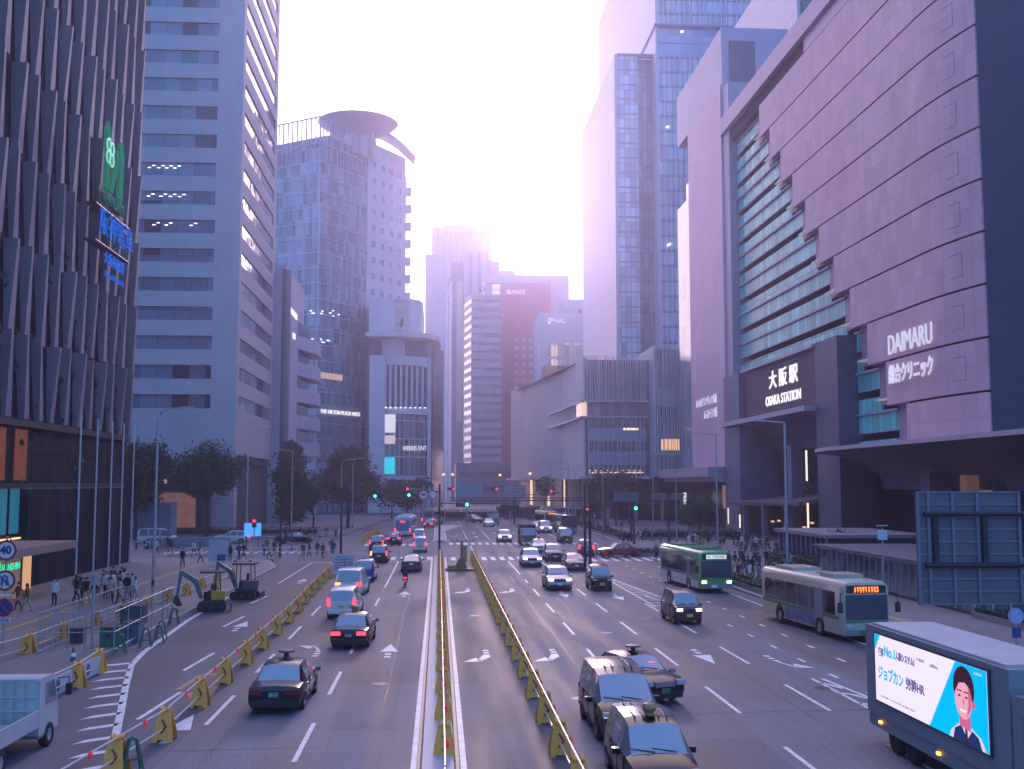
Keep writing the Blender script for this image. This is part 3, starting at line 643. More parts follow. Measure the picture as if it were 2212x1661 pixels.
# red block
b, x0, x1, Y, zt = tower_at('red_block', 'dusky red tiled tower with pale square windows and white roof edge', 1084, 1232, 612, 500, 30)
redt = panel('dusky_red_tile', (.50,.15,.19), 6, 4.4, .12, .8, .05, .7)
b.part('wall', MB().box(x0,x1-9,Y,Y+40,0,zt), redt)
b.part('side_wall', MB().box(x1-9,x1,Y+1,Y+40,0,zt+2), panel('red_block_white', (.5,.42,.46), 5, 4.4, .1, .9, .04, .6))
b.part('roof_edge', MB().box(x0-8,x1,Y+3,Y+40,zt+.5,zt+4.5), MATS['red_block_white'])
b.part('rear_wing', MB().box(x0-8,x0,Y+4,Y+40,0,zt+.5), MATS['red_block_white'])
rw = MB().box(-1.0,1.0,-.15,.1,-.95,.95).mesh('window', mat('pale_blue_window', (.42,.46,.55), .2, var=.2, scale=.4))
for i in range(4):
    for j in range(7): obj('window', rw, b.r, (35.6+i*3.35-(x0+x1)/2,-.0,74.2-3.72*j))
b.text('MODE', 2.6, lettp, (36.6,Y-.3,96.8), '-y', 6, .1)
m = MB(); m.tube([(31.9+.8*cos(a*pi/6), Y-.3, 96.8+.9*sin(a*pi/6)) for a in range(10)], .2, 5); m.tube([(31.9,Y-.3,96.8),(33.2,Y-.3,95.8)], .22, 5); b.part('emblem', m, lettp)
# white block with lit window bands
b, x0, x1, Y, zt = tower_at('school_block', 'white block with warm curtained window bands below the red tower', 1166, 1262, 676, 430, 30)
b.part('wall', MB().box(x0,x1+10,Y,Y+30,0,zt), panel('school_wall', (.5,.47,.55), 5, 4.6, .06, .9, .04, .6))
b.part('rear_wall', MB().box(53,78,Y+30,Y+50,0,87), panel('rear_mauve', (.42,.38,.45), 4, 3.6, .1, .9, .05, .6))
b.part('roof_vent', MB().box(59,61,Y+29.8,Y+30,80,82.4), mat('vent_dark', (.18,.18,.26), .5))
b.part('roof_frame', MB().tube([(56.5,Y+36,87),(56.5,Y+36,88.6),(58.4,Y+36,89.8),(60.4,Y+36,88.6),(60.4,Y+36,87)], .18, 5).tube([(58.4,Y+36,87),(58.4,Y+36,89.8)], .15, 5), dkst)
for j in range(6):
    b.part('window', MB().box(x0+3.6,x1+9,Y-.12,Y+.2,zt-15-6.3*j*1.03-2.6,zt-12.2-6.3*j*1.03), panes('curtain_band', 1.5, 9, (.5,.38,.28), (.6,.5,.4), .5, .3, (.4,.36,.45), .4, lit=.3, lcol=(1,.7,.4), ls=.3))
b.text('HAL', 2.6, lettp, (47.9,Y-.3,72.8), '-y', 4.4, .1)
m = MB(); m.tube([(44.2+1.0*cos(a*pi/6), Y-.3, 72.8+1.1*sin(a*pi/6)) for a in range(10)], .22, 5); m.tube([(43.4,Y-.3,71.7),(45.2,Y-.3,73.7)], .25, 5); b.part('emblem', m, lettp)
# low blocks that close the far end of the avenue
for nm, lb, u0, u1, vt, Y, c in (('distant_block','low mauve block at the end of the avenue left of the slab tower',895,960,985,620,(.3,.28,.34)),('distant_block','dark low block closing the avenue below the banded office',985,1120,1000,430,(.16,.15,.19)),
                                 ('distant_block','orange and slate rooftop block above the ribbed podium',1176,1300,790,420,(.10,.10,.14))):
    b, x0, x1, Y, zt = tower_at(nm, lb, u0, u1, vt, Y, 30)
    b.part('wall', MB().box(x0,x1,Y,Y+40,0,zt), panel(nm+str(u0), c, 4, 4, .6, .7, .08, .6))
    if u0 == 1176: b.part('orange_wall', MB().box(x0,x0+5,Y-.5,Y-.01,10,zt), mat('orange_cladding', (.42,.17,.1), .6))
    else: b.pieces('window_band', MB().box(x0+1,x1-1,Y-.2,Y,zt*.3,zt*.45).box(x0+1,x1-1,Y-.2,Y,zt*.65,zt*.8), mat('distant_glass', (.05,.06,.09), .2))
# ---------------------------------------------------------------- buildings, right side
# ribbed podium
b = Bld('ribbed_podium', 'podium building wrapped in pale vertical ribs with a glazed belt', 30.7, 230)
pl = [(30.7,230),(30.3,247),(29.4,266),(27.9,285),(25.2,303),(20.7,321)]
rib = mat('rib_pale', (.56,.54,.58), .55, var=.05)
b.part('wall', MB().prism([(31.6,231),(31.2,247),(30.3,266),(28.8,285),(26.1,303),(21.6,321),(60,330),(110,330),(110,231)], 9.4, 34.4), panes('podium_glass', 1.5, 5.1, (.13,.16,.21), (.18,.21,.27), .6, .15, (.1,.11,.15), .12))
def ribs(m, pts, z0, z1, step=.62, d=.42, w=.2, rr=None):
    for (ax, ay), (bx, by) in zip(pts, pts[1:]):
        L = hypot(bx-ax, by-ay); n = max(1, int(L/step)); dx, dy = (bx-ax)/L, (by-ay)/L; nx, ny = dy, -dx
        if nx > 0 and abs(nx) > abs(ny): nx, ny = -nx, -ny
        if abs(ny) > abs(nx) and ny > 0: nx, ny = -nx, -ny
        for i in range(n):
            t_ = (i+.5)/n*L+(rr.uniform(-.12,.12) if rr else 0); x, y = ax+dx*t_, ay+dy*t_
            m.prism([(x-dx*w/2,y-dy*w/2),(x+dx*w/2,y+dy*w/2),(x+dx*w/2+nx*d,y+dy*w/2+ny*d),(x-dx*w/2+nx*d,y-dy*w/2+ny*d)], z0, z1)
rr = random.Random(3)
m = MB(); up_ = [(31.2,230.9)]+[(x+.9,y) for x, y in pl[1:]]
ribs(m, up_, 25.6, 35.3, .5, .5, .26); ribs(m, up_[:4], 9.4, 22.0, .5, .5, .26); ribs(m, up_[3:], 9.4, 25.6, .5, .5, .26)
ribs(m, [(31.4,230.98),(44.4,230.98)], 25.6, 35.3, .52, .6, .16, rr); ribs(m, [(31.4,230.98),(44.4,230.98)], 9.6, 21.8, .95, .6, .14, rr)
b.part('rib_screen', m, rib)
b.part('solid_backing', MB().prism([(31.55,232.6),(31.15,247),(30.25,266),(28.75,285),(26.05,303),(21.55,321),(22.4,321),(31.9,247),(31.9,232.6)], 9.4, 34.9), mat('rib_shadow_wall', (.40,.385,.43), .7))
m = MB()
for z_ in (21.9,25.3): m.box(30.0,44.6,229.9,231.2,z_,z_+.35); m.prism([(29.9,230),(29.5,247),(28.6,266),(27.5,283),(28.9,283),(30.5,247),(31,230)], z_, z_+.35)
m.box(29.9,45,229.8,240,8.9,9.5); m.prism([(29.8,229.8),(29.5,247),(28.5,266),(27,285),(24.3,303),(19.8,322),(40,322),(40,240)], 8.9, 9.42)
b.part('ledge', m, mat('ledge_pale', (.5,.48,.53), .5))
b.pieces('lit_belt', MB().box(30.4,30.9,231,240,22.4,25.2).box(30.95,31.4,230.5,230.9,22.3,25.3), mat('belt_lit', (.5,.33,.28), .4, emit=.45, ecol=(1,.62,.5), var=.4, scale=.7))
m = MB()
for z_ in (11.8,16.9): m.box(31.7,44.2,230.6,230.85,z_+.0,z_+2.9)
b.pieces('blind', m, mat('pale_blue_blind', (.30,.36,.46), .4, var=.1))
m = MB(); m.box(32,43.5,230.7,230.9,10.15,10.3); [m.box(31.9+1.2*i,32.2+1.2*i,230.5,230.58,10.6,10.75) for i in range(10)]; m.box(39.3,42.5,230.5,230.6,19.3,19.75)
b.pieces('shop_light', m, glow('podium_lights', (1,.75,.55), 1.4))
b.part('undercroft', MB().prism([(33,236),(32,260),(30,285),(24,320),(60,325),(105,325),(105,236)], .15, 8.9), panes('undercroft_glass', 2.5, 9, (.010,.022,.03), (.015,.03,.03), .6, .3, (.03,.025,.03), .4, spec=.2, lit=.08, lcol=(1,.6,.35), ls=.6))
m = MB(); [m.cbox(31.2,233+8*i,0.15,.9,.9,8.8) for i in range(6)]; [m.cbox(36+6*i,232,.15,.8,.8,8.8) for i in range(6)]
b.pieces('column', m, mat('column_mauve', (.3,.27,.3), .6))
# second ribbed volume
b = Bld('ribbed_annex', 'narrow ribbed annex between podium and hotel tower with a vertical shop sign', 46, 228)
b.part('wall', MB().box(45.6,70,226.2,262,9.4,36.2), MATS['podium_glass'])
m = MB(); ribs(m, [(45.6,262),(45.6,226.4)], 9.5, 37, .55, .5, .26); ribs(m, [(45.7,226.2),(52.4,226.2)], 9.5, 37, .42, .5, .17, rr); ribs(m, [(52.4,226.2),(58,226.2)], 9.5, 27, .8, .5, .17, rr)
b.part('rib_screen', m, rib)
b.part('lit_window', MB().box(46.6,50.4,225.9,226.15,14.9,17.2), mat('annex_lit', (.4,.2,.12), .4, emit=.6, ecol=(1,.55,.28), var=.5, scale=1.5))
b.pieces('blind', MB().box(46,52.4,225.95,226.18,24,28), MATS['pale_blue_blind'])
b.part('ledge', MB().box(45.2,53.5,225.3,226.2,13.9,14.2), MATS['ledge_pale'])
for i, ch in enumerate('KOHAKU'): b.text(ch, 1.0, lettw, (54.5,225.5,17.4-1.12*i), '-y', None, .06, 'sign_letter')
b.part('undercroft', MB().box(46.5,105,229,262,.15,9.4), MATS['undercroft_glass'])
b.part('balcony', MB().box(44.8,62,222,229,4.6,5.9), mat('balcony_grey', (.2,.2,.25), .6))
m = MB(); [m.cbox(46+4*i,223,.15,.5,.5,4.4) for i in range(5)]
b.pieces('column', m, MATS['column_mauve'])
# glass towers
cw2 = panes('sky_blue_wall', 1.5, 4.3, (.44,.53,.62), (.34,.43,.54), .62, .1, (.05,.07,.1), .12, oz=0, spec=.8)
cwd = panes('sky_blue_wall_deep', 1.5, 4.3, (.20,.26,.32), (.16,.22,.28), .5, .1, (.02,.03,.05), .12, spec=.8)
pale = panel('pale_metal_flank', (.52,.48,.56), .55, 4.3, .12, .82, .03, .5)
b = Bld('glass_slab', 'lower glass slab tower with a broad pale ribbed flank facing the avenue', 49.7, 300)
ZA = 130.4
b.part('flank', MB().box(49.7,50.4,300.4,372,30,ZA+.6), pale)
b.part('curtain_wall', MB().box(50.42,56.3,300.2,371,36,ZA), cw2)
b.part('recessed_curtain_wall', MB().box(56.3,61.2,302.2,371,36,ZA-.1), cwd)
b.part('edge_fin', MB().box(49.5,49.72,300.1,300.7,33,ZA+.5), rib)
m = MB(); [m.box(50.42,56.31,300.08,300.2,40+4.3*i,40.45+4.3*i) for i in range(21)]; [m.box(56.3,61,302.08,302.2,40+4.3*i,40.35+4.3*i) for i in range(21)]
b.part('floor_line', m, mat('floor_line_blue', (.16,.2,.3), .4))
b.part('roof_edge', MB().box(50.4,61.2,300,302,ZA,ZA+.7), MATS['floor_line_blue'])
b.part('transfer_storey', MB().box(46,61,303,371,28,36), panes('transfer_glass', 1.5, 8, (.05,.06,.09), (.03,.04,.06), .5, .1, (.03,.03,.05), .2))
b = Bld('glass_skyscraper', 'blue glass skyscraper rising out of frame with white vertical mullions and a service ledge', 60.8, 296)
b.part('flank', MB().box(60.8,61.4,296.3,406,36,186), panel('pale_metal_flank_warm', (.66,.55,.60), .55, 4.3, .12, .86, .03, .5))
b.part('curtain_wall', MB().box(61.42,92,296.2,405,36,186), cw2)
m = MB(); [m.box(61.45+1.52*i,61.65+1.52*i,295.75,296.2,36,129) for i in range(21)]; [m.box(61.45+1.52*i,61.65+1.52*i,295.75,296.2,138.4,186) for i in range(21)]
b.part('mullion', m, mat('mullion_white_tower', (.62,.62,.68), .4))
m = MB(); [m.box(61.42,92,296.05,296.2,38+4.3*i,38.5+4.3*i) for i in range(34)]
b.part('floor_line', m, mat('floor_line_mid', (.16,.19,.28), .4))
b.part('service_ledge', MB().box(60.6,92.2,295.4,296.2,137.6,138.3).box(60.3,60.8,295.4,400,137.6,138.3), MATS['floor_line_blue'])
b.part('service_floor', MB().box(61.4,91.9,296.1,296.3,129.2,137.5), panes('service_panes', 3.5, 9, (.24,.34,.50), (.14,.2,.33), .6, 0, rough=.2))
m = MB()
for x, z_ in ((68,136),(82,132),(63.5,108),(70,107.5),(66.8,72.5),(68,73.4),(69.2,71.6),(70.3,73.2),(71,71.2),(63,74),(64,74.4)): m.box(x,x+.25,295.9,296.0,z_,z_+.5); m.box(x+.5,x+.75,295.9,296.0,z_+.1,z_+.6)
b.pieces('ceiling_light', m, white_l)
b.text('THE O', 1.3, lettd, (70.6,295.5,45.5), '-y', 5, .08); b.text('Skyビル', 2.0, lettd, (70.4,295.4,41.2), '-y', 7.6, .1)
m = MB(); m.box(64.6,68.4,295.3,295.6,45.9,46.2).box(64.6,68.4,295.3,295.6,44.6,44.9).box(64.6,64.9,295.3,295.6,44.6,46.2).box(68.1,68.4,295.3,295.6,44.6,46.2).box(64.6,68.4,295.3,295.6,45.2,45.45); b.part('emblem', m, lettd)
b.part('lower_wall', MB().box(61,92,297,405,20,36), MATS['transfer_glass'])
# hotel tower
b = Bld('hotel_tower', 'pink panelled hotel tower with glass flank and Japanese lettering', 47.6, 178)
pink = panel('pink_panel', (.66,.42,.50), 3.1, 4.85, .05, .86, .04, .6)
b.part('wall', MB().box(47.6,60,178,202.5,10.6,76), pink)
b.part('upper_wall', MB().box(48.2,60,179,214,76,86.5), panel('mauve_panel', (.44,.38,.47), 3, 4, .05, .9))
b.part('dark_roof_house', MB().box(49.6,54,178.6,186,76,84), panel('slate_box', (.13,.14,.18), 2, 2, .05, .8))
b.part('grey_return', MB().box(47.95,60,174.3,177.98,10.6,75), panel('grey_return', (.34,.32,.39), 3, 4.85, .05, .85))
gl = panes('hotel_glass', 2.0, 4.85, (.20,.24,.30), (.26,.28,.34), .5, .12, (.3,.28,.34), .15)
b.part('glass_flank', MB().box(47.9,60,202.5,213.5,10.6,63), gl)
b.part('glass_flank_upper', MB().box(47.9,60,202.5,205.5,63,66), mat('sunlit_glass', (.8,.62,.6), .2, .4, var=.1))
b.text('ホテルグランヴィア大阪', 1.7, lettp, (47.5,191,22.4), '-x', 15, .06); b.text('レストラン街', 1.9, lettp, (47.5,188,20.0), '-x', 9, .06)
b.part('canopy', MB().prism([(43.5,174.3),(43.5,214),(50,214),(50,174.3)], 9.0, 10.6).box(44.5,50,174.3,214,8.2,9.0), mat('canopy_mauve', (.38,.33,.38), .6))
b.part('lobby', MB().box(49.5,60,174.3,216,.15,8.2), panes('lobby_glass', 3, 9, (.05,.035,.035), (.10,.06,.05), .6, .2, (.1,.08,.08), .2, lit=.12, lcol=(1,.5,.25), ls=.4))
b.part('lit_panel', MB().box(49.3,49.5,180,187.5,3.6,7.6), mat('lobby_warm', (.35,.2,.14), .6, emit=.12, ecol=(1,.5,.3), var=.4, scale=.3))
b.part('sign_box', MB().box(46.4,46.6,203.5,205.2,3.9,6.2), glow('white_box', (.85,.9,.95), .8))
# green glass rear tower
b = Bld('green_glass_tower', 'green glass tower with pale ribbed side behind the station roof', 58, 178)
b.part('curtain_wall', MB().box(66.3,110,190,240,60,110), panes('green_glass', 2.4, 4.6, (.035,.10,.12), (.05,.13,.15), .6, .1, (.10,.2,.22), .12))
b.part('ribbed_side', MB().box(65.6,66.28,190.2,240,60,110), panel('ribbed_pink', (.6,.52,.58), 1.1, 9.5, .14, .6, .03, .5))
b.part('dark_annex', MB().box(54.2,62,182,200,60,85.2), panel('annex_green', (.07,.15,.18), 1.2, 26, .12, .5, .05, .3))
b.part('dark_annex_low', MB().box(62,65.4,183,200,60,78.5), MATS['annex_green'])
# station and department store
b = Bld('station_building', 'huge station department store with stepped pink wall panels over teal glass bands', 48, 110)
wp = panel('store_panel', (.64,.37,.42), 1.95, 2.425, .05, .72, .10, .6, oz=-11.4)  # pink of the evening light partly put into the panel colour
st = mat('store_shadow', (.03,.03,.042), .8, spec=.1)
dst = [(109.0,11.4)]
XS = 48.0
def fx(y):                                # the front bends away near its near end
    return XS if y > 104 else XS+((104-y)/10.)**1.9*1.1
m = MB()
lev = [(108.7+4.85*i, 11.4+4.85*i) for i in range(11)]
ys_all = [104-1.25*i for i in range(0, 9)]
for y, z_ in lev:
    top = z_+4.85-.2 if y < 157 else 64.8
    path = [y]+[q for q in ys_all if q < y]
    for a, c in zip(path, path[1:]): m.slab([(fx(a),a,z_),(fx(c),c,z_),(fx(c),c,top),(fx(a),a,top)], (1.2,0,0))
b.part('panel_wall', m, wp)
m = MB()
for y, z_ in lev: m.slab([(fx(q)+.35,q,11.5) if 0 else (fx(q)+.35,q,z_+4.7) for q in (y,)]+[(fx(94)+.35,94.2,z_+4.7),(fx(94)+.35,94.2,z_+4.95),(XS+.35,y,z_+4.95)], (.6,0,0))
b.part('panel_joint', m, st)
m = MB()                                  # small square inspection hatches drawn by narrow joints
def onwall(y, z_): return (fx(y)-.02, y, z_)
for k_ in range(9):
    z_ = 17.4+4.85*k_; ya, yb = 97.0, 98.9
    for p in (((ya,z_),(yb,z_),(yb,z_+.07),(ya,z_+.07)),((ya,z_+2.2),(yb,z_+2.2),(yb,z_+2.27),(ya,z_+2.27)),((ya,z_),(ya+.07,z_),(ya+.07,z_+2.2),(ya,z_+2.2))): m.slab([onwall(*q) for q in p], (.3,0,0))
b.pieces('hatch_frame', m, mat('hatch_line', (.3,.22,.29), .6))
m = MB()
for y, z_ in lev: m.box(XS+1.25,XS+3,y+.03,y+4.9,z_+.3,z_+4.8)
b.pieces('stepped_pier', m, panel('pier_panel', (.32,.23,.30), 2.5, 2.4, .04, .85))
m = MB(); [m.box(XS-.02,XS+.9,y-.06,y+.1,z_-.02,z_+4.7) for y, z_ in lev]; b.pieces('panel_edge', m, mat('panel_edge_pale', (.52,.42,.48), .5))
m = MB(); [m.box(XS+.2,XS+1.6,y+.6,y+3.8,z_+.75,z_+.85) for y, z_ in lev]; b.pieces('soffit_lamp', m, mat('soffit_lamp_dim', (.5,.45,.4), .4, emit=.2))
gb = panes('teal_band', 1.62, 9, (.12,.50,.46), (.17,.58,.54), .5, .09, (.02,.07,.07), .35, spec=.25)
upg = MB(); lowg = MB(); dark = MB(); led = MB()
for i in range(12):
    z_ = 11.4+4.85*i; y0 = 108.7+4.85*i+4.92
    if y0 > 172: break
    y1 = 174.2
    if z_ < 25:                             # below the sign the bands run only from the stair to the pier
        y1 = 124.9
        if y0 > y1: continue
    upg.box(XS+1.3,XS+1.6,y0-.4,y1,z_+2.3,z_+4.3); lowg.box(XS+1.3,XS+1.6,y0-.4,y1,z_-.25,z_+1.35); led.box(XS+1.0,XS+2,y0-.4,y1,z_+4.32,z_+4.58)
    led.box(XS+1.15,XS+1.3,y0-.4,y1,z_+2.2,z_+2.29)
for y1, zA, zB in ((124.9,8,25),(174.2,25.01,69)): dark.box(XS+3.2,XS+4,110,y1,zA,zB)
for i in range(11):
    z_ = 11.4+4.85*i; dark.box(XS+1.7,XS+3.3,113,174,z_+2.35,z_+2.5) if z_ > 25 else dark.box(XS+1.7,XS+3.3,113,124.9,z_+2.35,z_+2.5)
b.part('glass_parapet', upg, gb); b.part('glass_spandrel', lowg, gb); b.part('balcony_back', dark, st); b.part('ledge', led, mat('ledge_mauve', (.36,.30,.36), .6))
b.part('roof_fascia', MB().box(XS-.6,XS+8,80,178,66.8,69.6), panel('fascia_panel', (.58,.38,.45), 3, 1.4, .04, .86, .03, .6))
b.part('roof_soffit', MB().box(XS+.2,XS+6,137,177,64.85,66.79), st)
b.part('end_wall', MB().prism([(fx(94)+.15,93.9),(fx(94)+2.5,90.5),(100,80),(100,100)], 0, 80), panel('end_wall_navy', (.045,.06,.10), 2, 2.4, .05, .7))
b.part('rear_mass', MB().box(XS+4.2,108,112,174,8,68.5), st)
b.part('roof_line', MB().prism([(fx(94),94),(fx(99),99),(XS,104),(XS,137),(XS+6,137),(XS+14,94)], 64.9, 66.78), panel('parapet_panel', (.56,.36,.43), 2, 2.4, .04, .86))
# station gate
nav = panel('navy_stone', (.06,.08,.13), 1.6, .8, .03, .7, .08, .5)
b.part('gate_pier', MB().box(46.9,54,125.0,132.6,.15,25.4), nav)
b.part('gate_pier', MB().box(46.2,54,165,173.9,.15,25), panel('navy_stone_pale', (.13,.15,.22), 2.5, 3, .04, .8, .06, .5))
br = panel('dark_brick', (.12,.075,.10), 1.1, .5, .1, .55, .1, .8)
b.part('sign_wall', MB().box(47.0,50,132.62,164.98,17.6,24.9), br)
b.part('sign_ledge', MB().box(46.5,50,132.62,165,24.9,25.3).box(45.4,50,132.62,172.5,16.9,17.6), mat('ledge_lilac', (.42,.36,.42), .5))
m = MB(); rows = []
for i in range(9):
    a = i/8*pi/2; rows.append([(45.2+8*sin(a)*.9, y, 16.9-5.2*(1-cos(a))) for y in (132.62,146,156,165,172.6)])
m.grid(rows); b.part('curved_soffit', m, panel('soffit_panel', (.18,.17,.23), 3, 2, .04, .8), smooth=.7)
b.part('gate_recess', MB().box(52.6,58,132.6,165,.15,17), panes('gate_glass', 3.2, 5.5, (.010,.016,.026), (.018,.024,.034), .6, .25, (.02,.02,.03), .4, spec=.2))
b.part('gate_column', MB().cbox(49,147.5,.15,1.6,1.6,13), mat('gate_column_grey', (.2,.2,.26), .5))
b.part('entrance_canopy', MB().slab([(44.6,133,5.1),(44.6,166,4.6),(52.6,166,5.6),(52.6,133,6.4)], (0,0,.5)), panel('slatted_canopy', (.11,.09,.12), .5, 5, .12, .5))
m = MB(); [m.cbox(45.5,y,.15,.7,.7,4.8) for y in (140.5,150.5,160)]; b.pieces('canopy_column', m, MATS['gate_column_grey'])
m = MB(); [m.box(45.55,45.7,y,y+.3,z0,z1) for y, z0, z1 in ((132.7,1.5,5.5),(132.8,8.2,12),(163.5,1.2,3.2))]; m.box(46.1,46.16,172,172.4,1.5,4); b.pieces('light_strip', m, glow('warm_white_strip', (1,.8,.6), 1.2))
m = MB(); [m.box(49,49.2,y,y+1.0,z_,z_+.25) for y, z_ in ((141,2.6),(142.5,1.4),(144,1.9),(148,2.8),(152,1.6),(155,2.4),(158,2.2))]; b.pieces('shop_lights', m, glow('shop_lights_warm', (1,.55,.3), .9))
b.text('大 阪 駅', 2.6, lettw, (46.9,145.5,22.3), '-x', 12.4, .06, bold=.05); b.text('OSAKA STATION', 1.9, lettw, (46.9,145.8,19.5), '-x', 15.2, .06, bold=.02)
b.text('DAIMARU', 3.0, lettp, (47.7,107,22.4), '-x', 10.3, .07); b.text('総合クリニック', 2.1, lettp, (47.7,107,19.2), '-x', 10.4, .07, bold=.04)
# big curved entrance canopy
m = MB(); rows = []
for i in range(11):
    a = i/10*pi/2; rows.append([(41.4+1.9*max(0,(y-114.5)/10.)**2+9*sin(a)*.95, y, 11.35-4.1*(1-cos(a))) for y in (60,70,80,90,100,108,114,118,122,124.9)])
m.grid(rows); b.part('store_canopy', m, panel('canopy_panel', (.13,.125,.17), 4, 3, .04, .8), smooth=.7)
b.part('canopy_edge', MB().prism([(41.2,60),(41.2,114),(42.5,121),(44.5,124.9),(52,124.9),(52,60)], 11.36, 11.75), mat('canopy_edge_pale', (.4,.36,.42), .5))
b.part('shop_front', MB().box(51.5,58,60,124.95,.15,9), panes('store_glass', 3.2, 4.5, (.008,.010,.018), (.014,.017,.024), .6, .3, (.006,.006,.009), .4, spec=.2, lit=.03, ls=.4))
b.part('warm_pillar', MB().cbox(48.5,97,.15,1.2,1.2,8.5), mat('warm_pillar', (.4,.2,.16), .6, emit=.04, ecol=(1,.45,.3)))
b.part('slate_column', MB().cbox(48.6,104,.15,2.2,2,8.8), mat('slate_blue', (.10,.11,.15), .5))
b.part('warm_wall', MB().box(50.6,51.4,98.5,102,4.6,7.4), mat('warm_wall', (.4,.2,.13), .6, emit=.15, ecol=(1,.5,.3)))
m = MB(); m.tube([(48.9,103.0+.25*cos(a),4.4+1.9*sin(a)) for a in [x*pi/8-pi/2 for x in range(9)]], .12, 6); m.tube([(49.5,106.4-.9*i,6.9+.25*sin(i*.8)) for i in range(5)], .1, 6); m.tube([(49.9,106.2-.7*i,6.4+.2*sin(i)) for i in range(4)], .08, 6)
b.pieces('curved_lamp', m, glow('orange_lamp', (1,.5,.22), 2.))
# ---------------------------------------------------------------- vehicles
# a shape is a list of slices (y, sill z, belt z, top z, half width at belt, half width at top, flag of the stretch up to the next slice)
SH = {
 'sedan': dict(L=4.7, W=1.72, H=1.5, wb=2.78, fo=.88, r=.32, st=[(-2.35,.42,.74,.78,.78,.66,'H'),(-2.27,.24,.86,.92,.83,.7,'H'),(-1.45,.22,.92,.98,.85,.72,'R'),(-.98,.22,.93,1.42,.85,.62,'P'),(-.82,.22,.93,1.47,.85,.63,'C'),(-.16,.22,.93,1.5,.85,.64,'P'),(-.06,.22,.93,1.5,.85,.64,'C'),(.52,.22,.93,1.44,.85,.63,'W'),(1.08,.22,.93,1.0,.85,.72,'H'),(2.1,.22,.86,.9,.83,.7,'H'),(2.3,.3,.74,.79,.78,.66,'E')]),
 'van': dict(L=4.9, W=1.85, H=1.93, wb=2.95, fo=.95, r=.35, st=[(-2.45,.4,1.0,1.05,.86,.74,'R'),(-2.2,.24,1.04,1.82,.9,.74,'P'),(-2.05,.22,1.05,1.88,.92,.76,'C'),(-1.15,.22,1.05,1.92,.92,.77,'P'),(-1.03,.22,1.05,1.92,.92,.77,'C'),(-.05,.22,1.05,1.9,.92,.77,'P'),(.05,.22,1.05,1.89,.92,.76,'C'),(.72,.22,1.05,1.78,.92,.73,'W'),(1.55,.22,1.05,1.13,.9,.78,'H'),(2.2,.24,.98,1.03,.88,.76,'H'),(2.45,.34,.78,.84,.8,.7,'E')]),
 'suv': dict(L=4.45, W=1.83, H=1.63, wb=2.64, fo=.9, r=.35, st=[(-2.22,.42,.95,1.0,.82,.68,'R'),(-1.85,.26,1.0,1.5,.88,.64,'P'),(-1.7,.24,1.01,1.56,.9,.65,'C'),(-.85,.24,1.0,1.61,.91,.67,'P'),(-.75,.24,1.0,1.62,.91,.67,'C'),(-.02,.24,.99,1.6,.91,.67,'P'),(.08,.24,.99,1.59,.91,.67,'C'),(.42,.24,.98,1.52,.91,.66,'W'),(1.08,.24,.98,1.06,.9,.76,'H'),(1.95,.26,.9,.96,.87,.72,'H'),(2.2,.36,.72,.78,.78,.64,'E')]),
 'kei': dict(L=3.4, W=1.48, H=1.76, wb=2.46, fo=.55, r=.28, st=[(-1.7,.38,.95,1.0,.7,.6,'R'),(-1.58,.22,.97,1.62,.73,.58,'P'),(-1.42,.2,.98,1.7,.74,.6,'C'),(-.55,.2,.98,1.76,.74,.61,'P'),(-.46,.2,.98,1.76,.74,.61,'C'),(.28,.2,.97,1.75,.74,.61,'P'),(.36,.2,.97,1.74,.74,.61,'C'),(.68,.2,.97,1.62,.74,.6,'W'),(1.12,.2,.97,1.04,.73,.64,'H'),(1.58,.22,.9,.96,.71,.62,'H'),(1.7,.32,.74,.79,.66,.56,'E')]),
 'cab': dict(L=4.4, W=1.7, H=1.74, wb=2.75, fo=.85, r=.32, st=[(-2.2,.4,.95,1.0,.78,.66,'R'),(-1.98,.24,.98,1.58,.82,.62,'P'),(-1.82,.22,.99,1.66,.84,.64,'C'),(-.85,.22,.99,1.74,.85,.66,'P'),(-.75,.22,.99,1.74,.85,.66,'C'),(.12,.22,.98,1.72,.85,.66,'P'),(.22,.22,.98,1.71,.85,.66,'C'),(.62,.22,.97,1.6,.85,.64,'W'),(1.3,.22,.96,1.04,.84,.7,'H'),(2.0,.24,.88,.93,.8,.68,'H'),(2.2,.34,.72,.77,.74,.62,'E')]),
 'hiace': dict(L=4.7, W=1.7, H=2.0, wb=2.57, fo=.95, r=.33, st=[(-2.35,.4,1.08,1.14,.8,.7,'R'),(-2.2,.26,1.1,1.88,.83,.7,'P'),(-2.05,.24,1.1,1.95,.84,.72,'C'),(-1.0,.24,1.1,2.0,.85,.73,'P'),(-.9,.24,1.1,2.0,.85,.73,'C'),(.45,.24,1.1,1.98,.85,.73,'P'),(.55,.24,1.1,1.97,.85,.73,'C'),(1.25,.24,1.08,1.86,.85,.71,'W'),(1.95,.24,1.05,1.14,.84,.76,'H'),(2.25,.28,.95,1.02,.82,.74,'H'),(2.35,.36,.8,.86,.76,.68,'E')]),
 'hatch': dict(L=4.6, W=1.78, H=1.44, wb=2.72, fo=.95, r=.33, st=[(-2.3,.42,.88,.93,.78,.66,'R'),(-1.75,.24,.95,1.2,.86,.6,'R'),(-1.1,.22,.95,1.38,.88,.6,'P'),(-.95,.22,.95,1.4,.89,.61,'C'),(-.28,.22,.94,1.43,.89,.62,'P'),(-.18,.22,.94,1.43,.89,.62,'C'),(.38,.22,.92,1.38,.89,.61,'W'),(1.2,.22,.9,.98,.88,.74,'H'),(2.02,.24,.78,.84,.84,.7,'H'),(2.3,.34,.62,.68,.76,.62,'E')]),
}
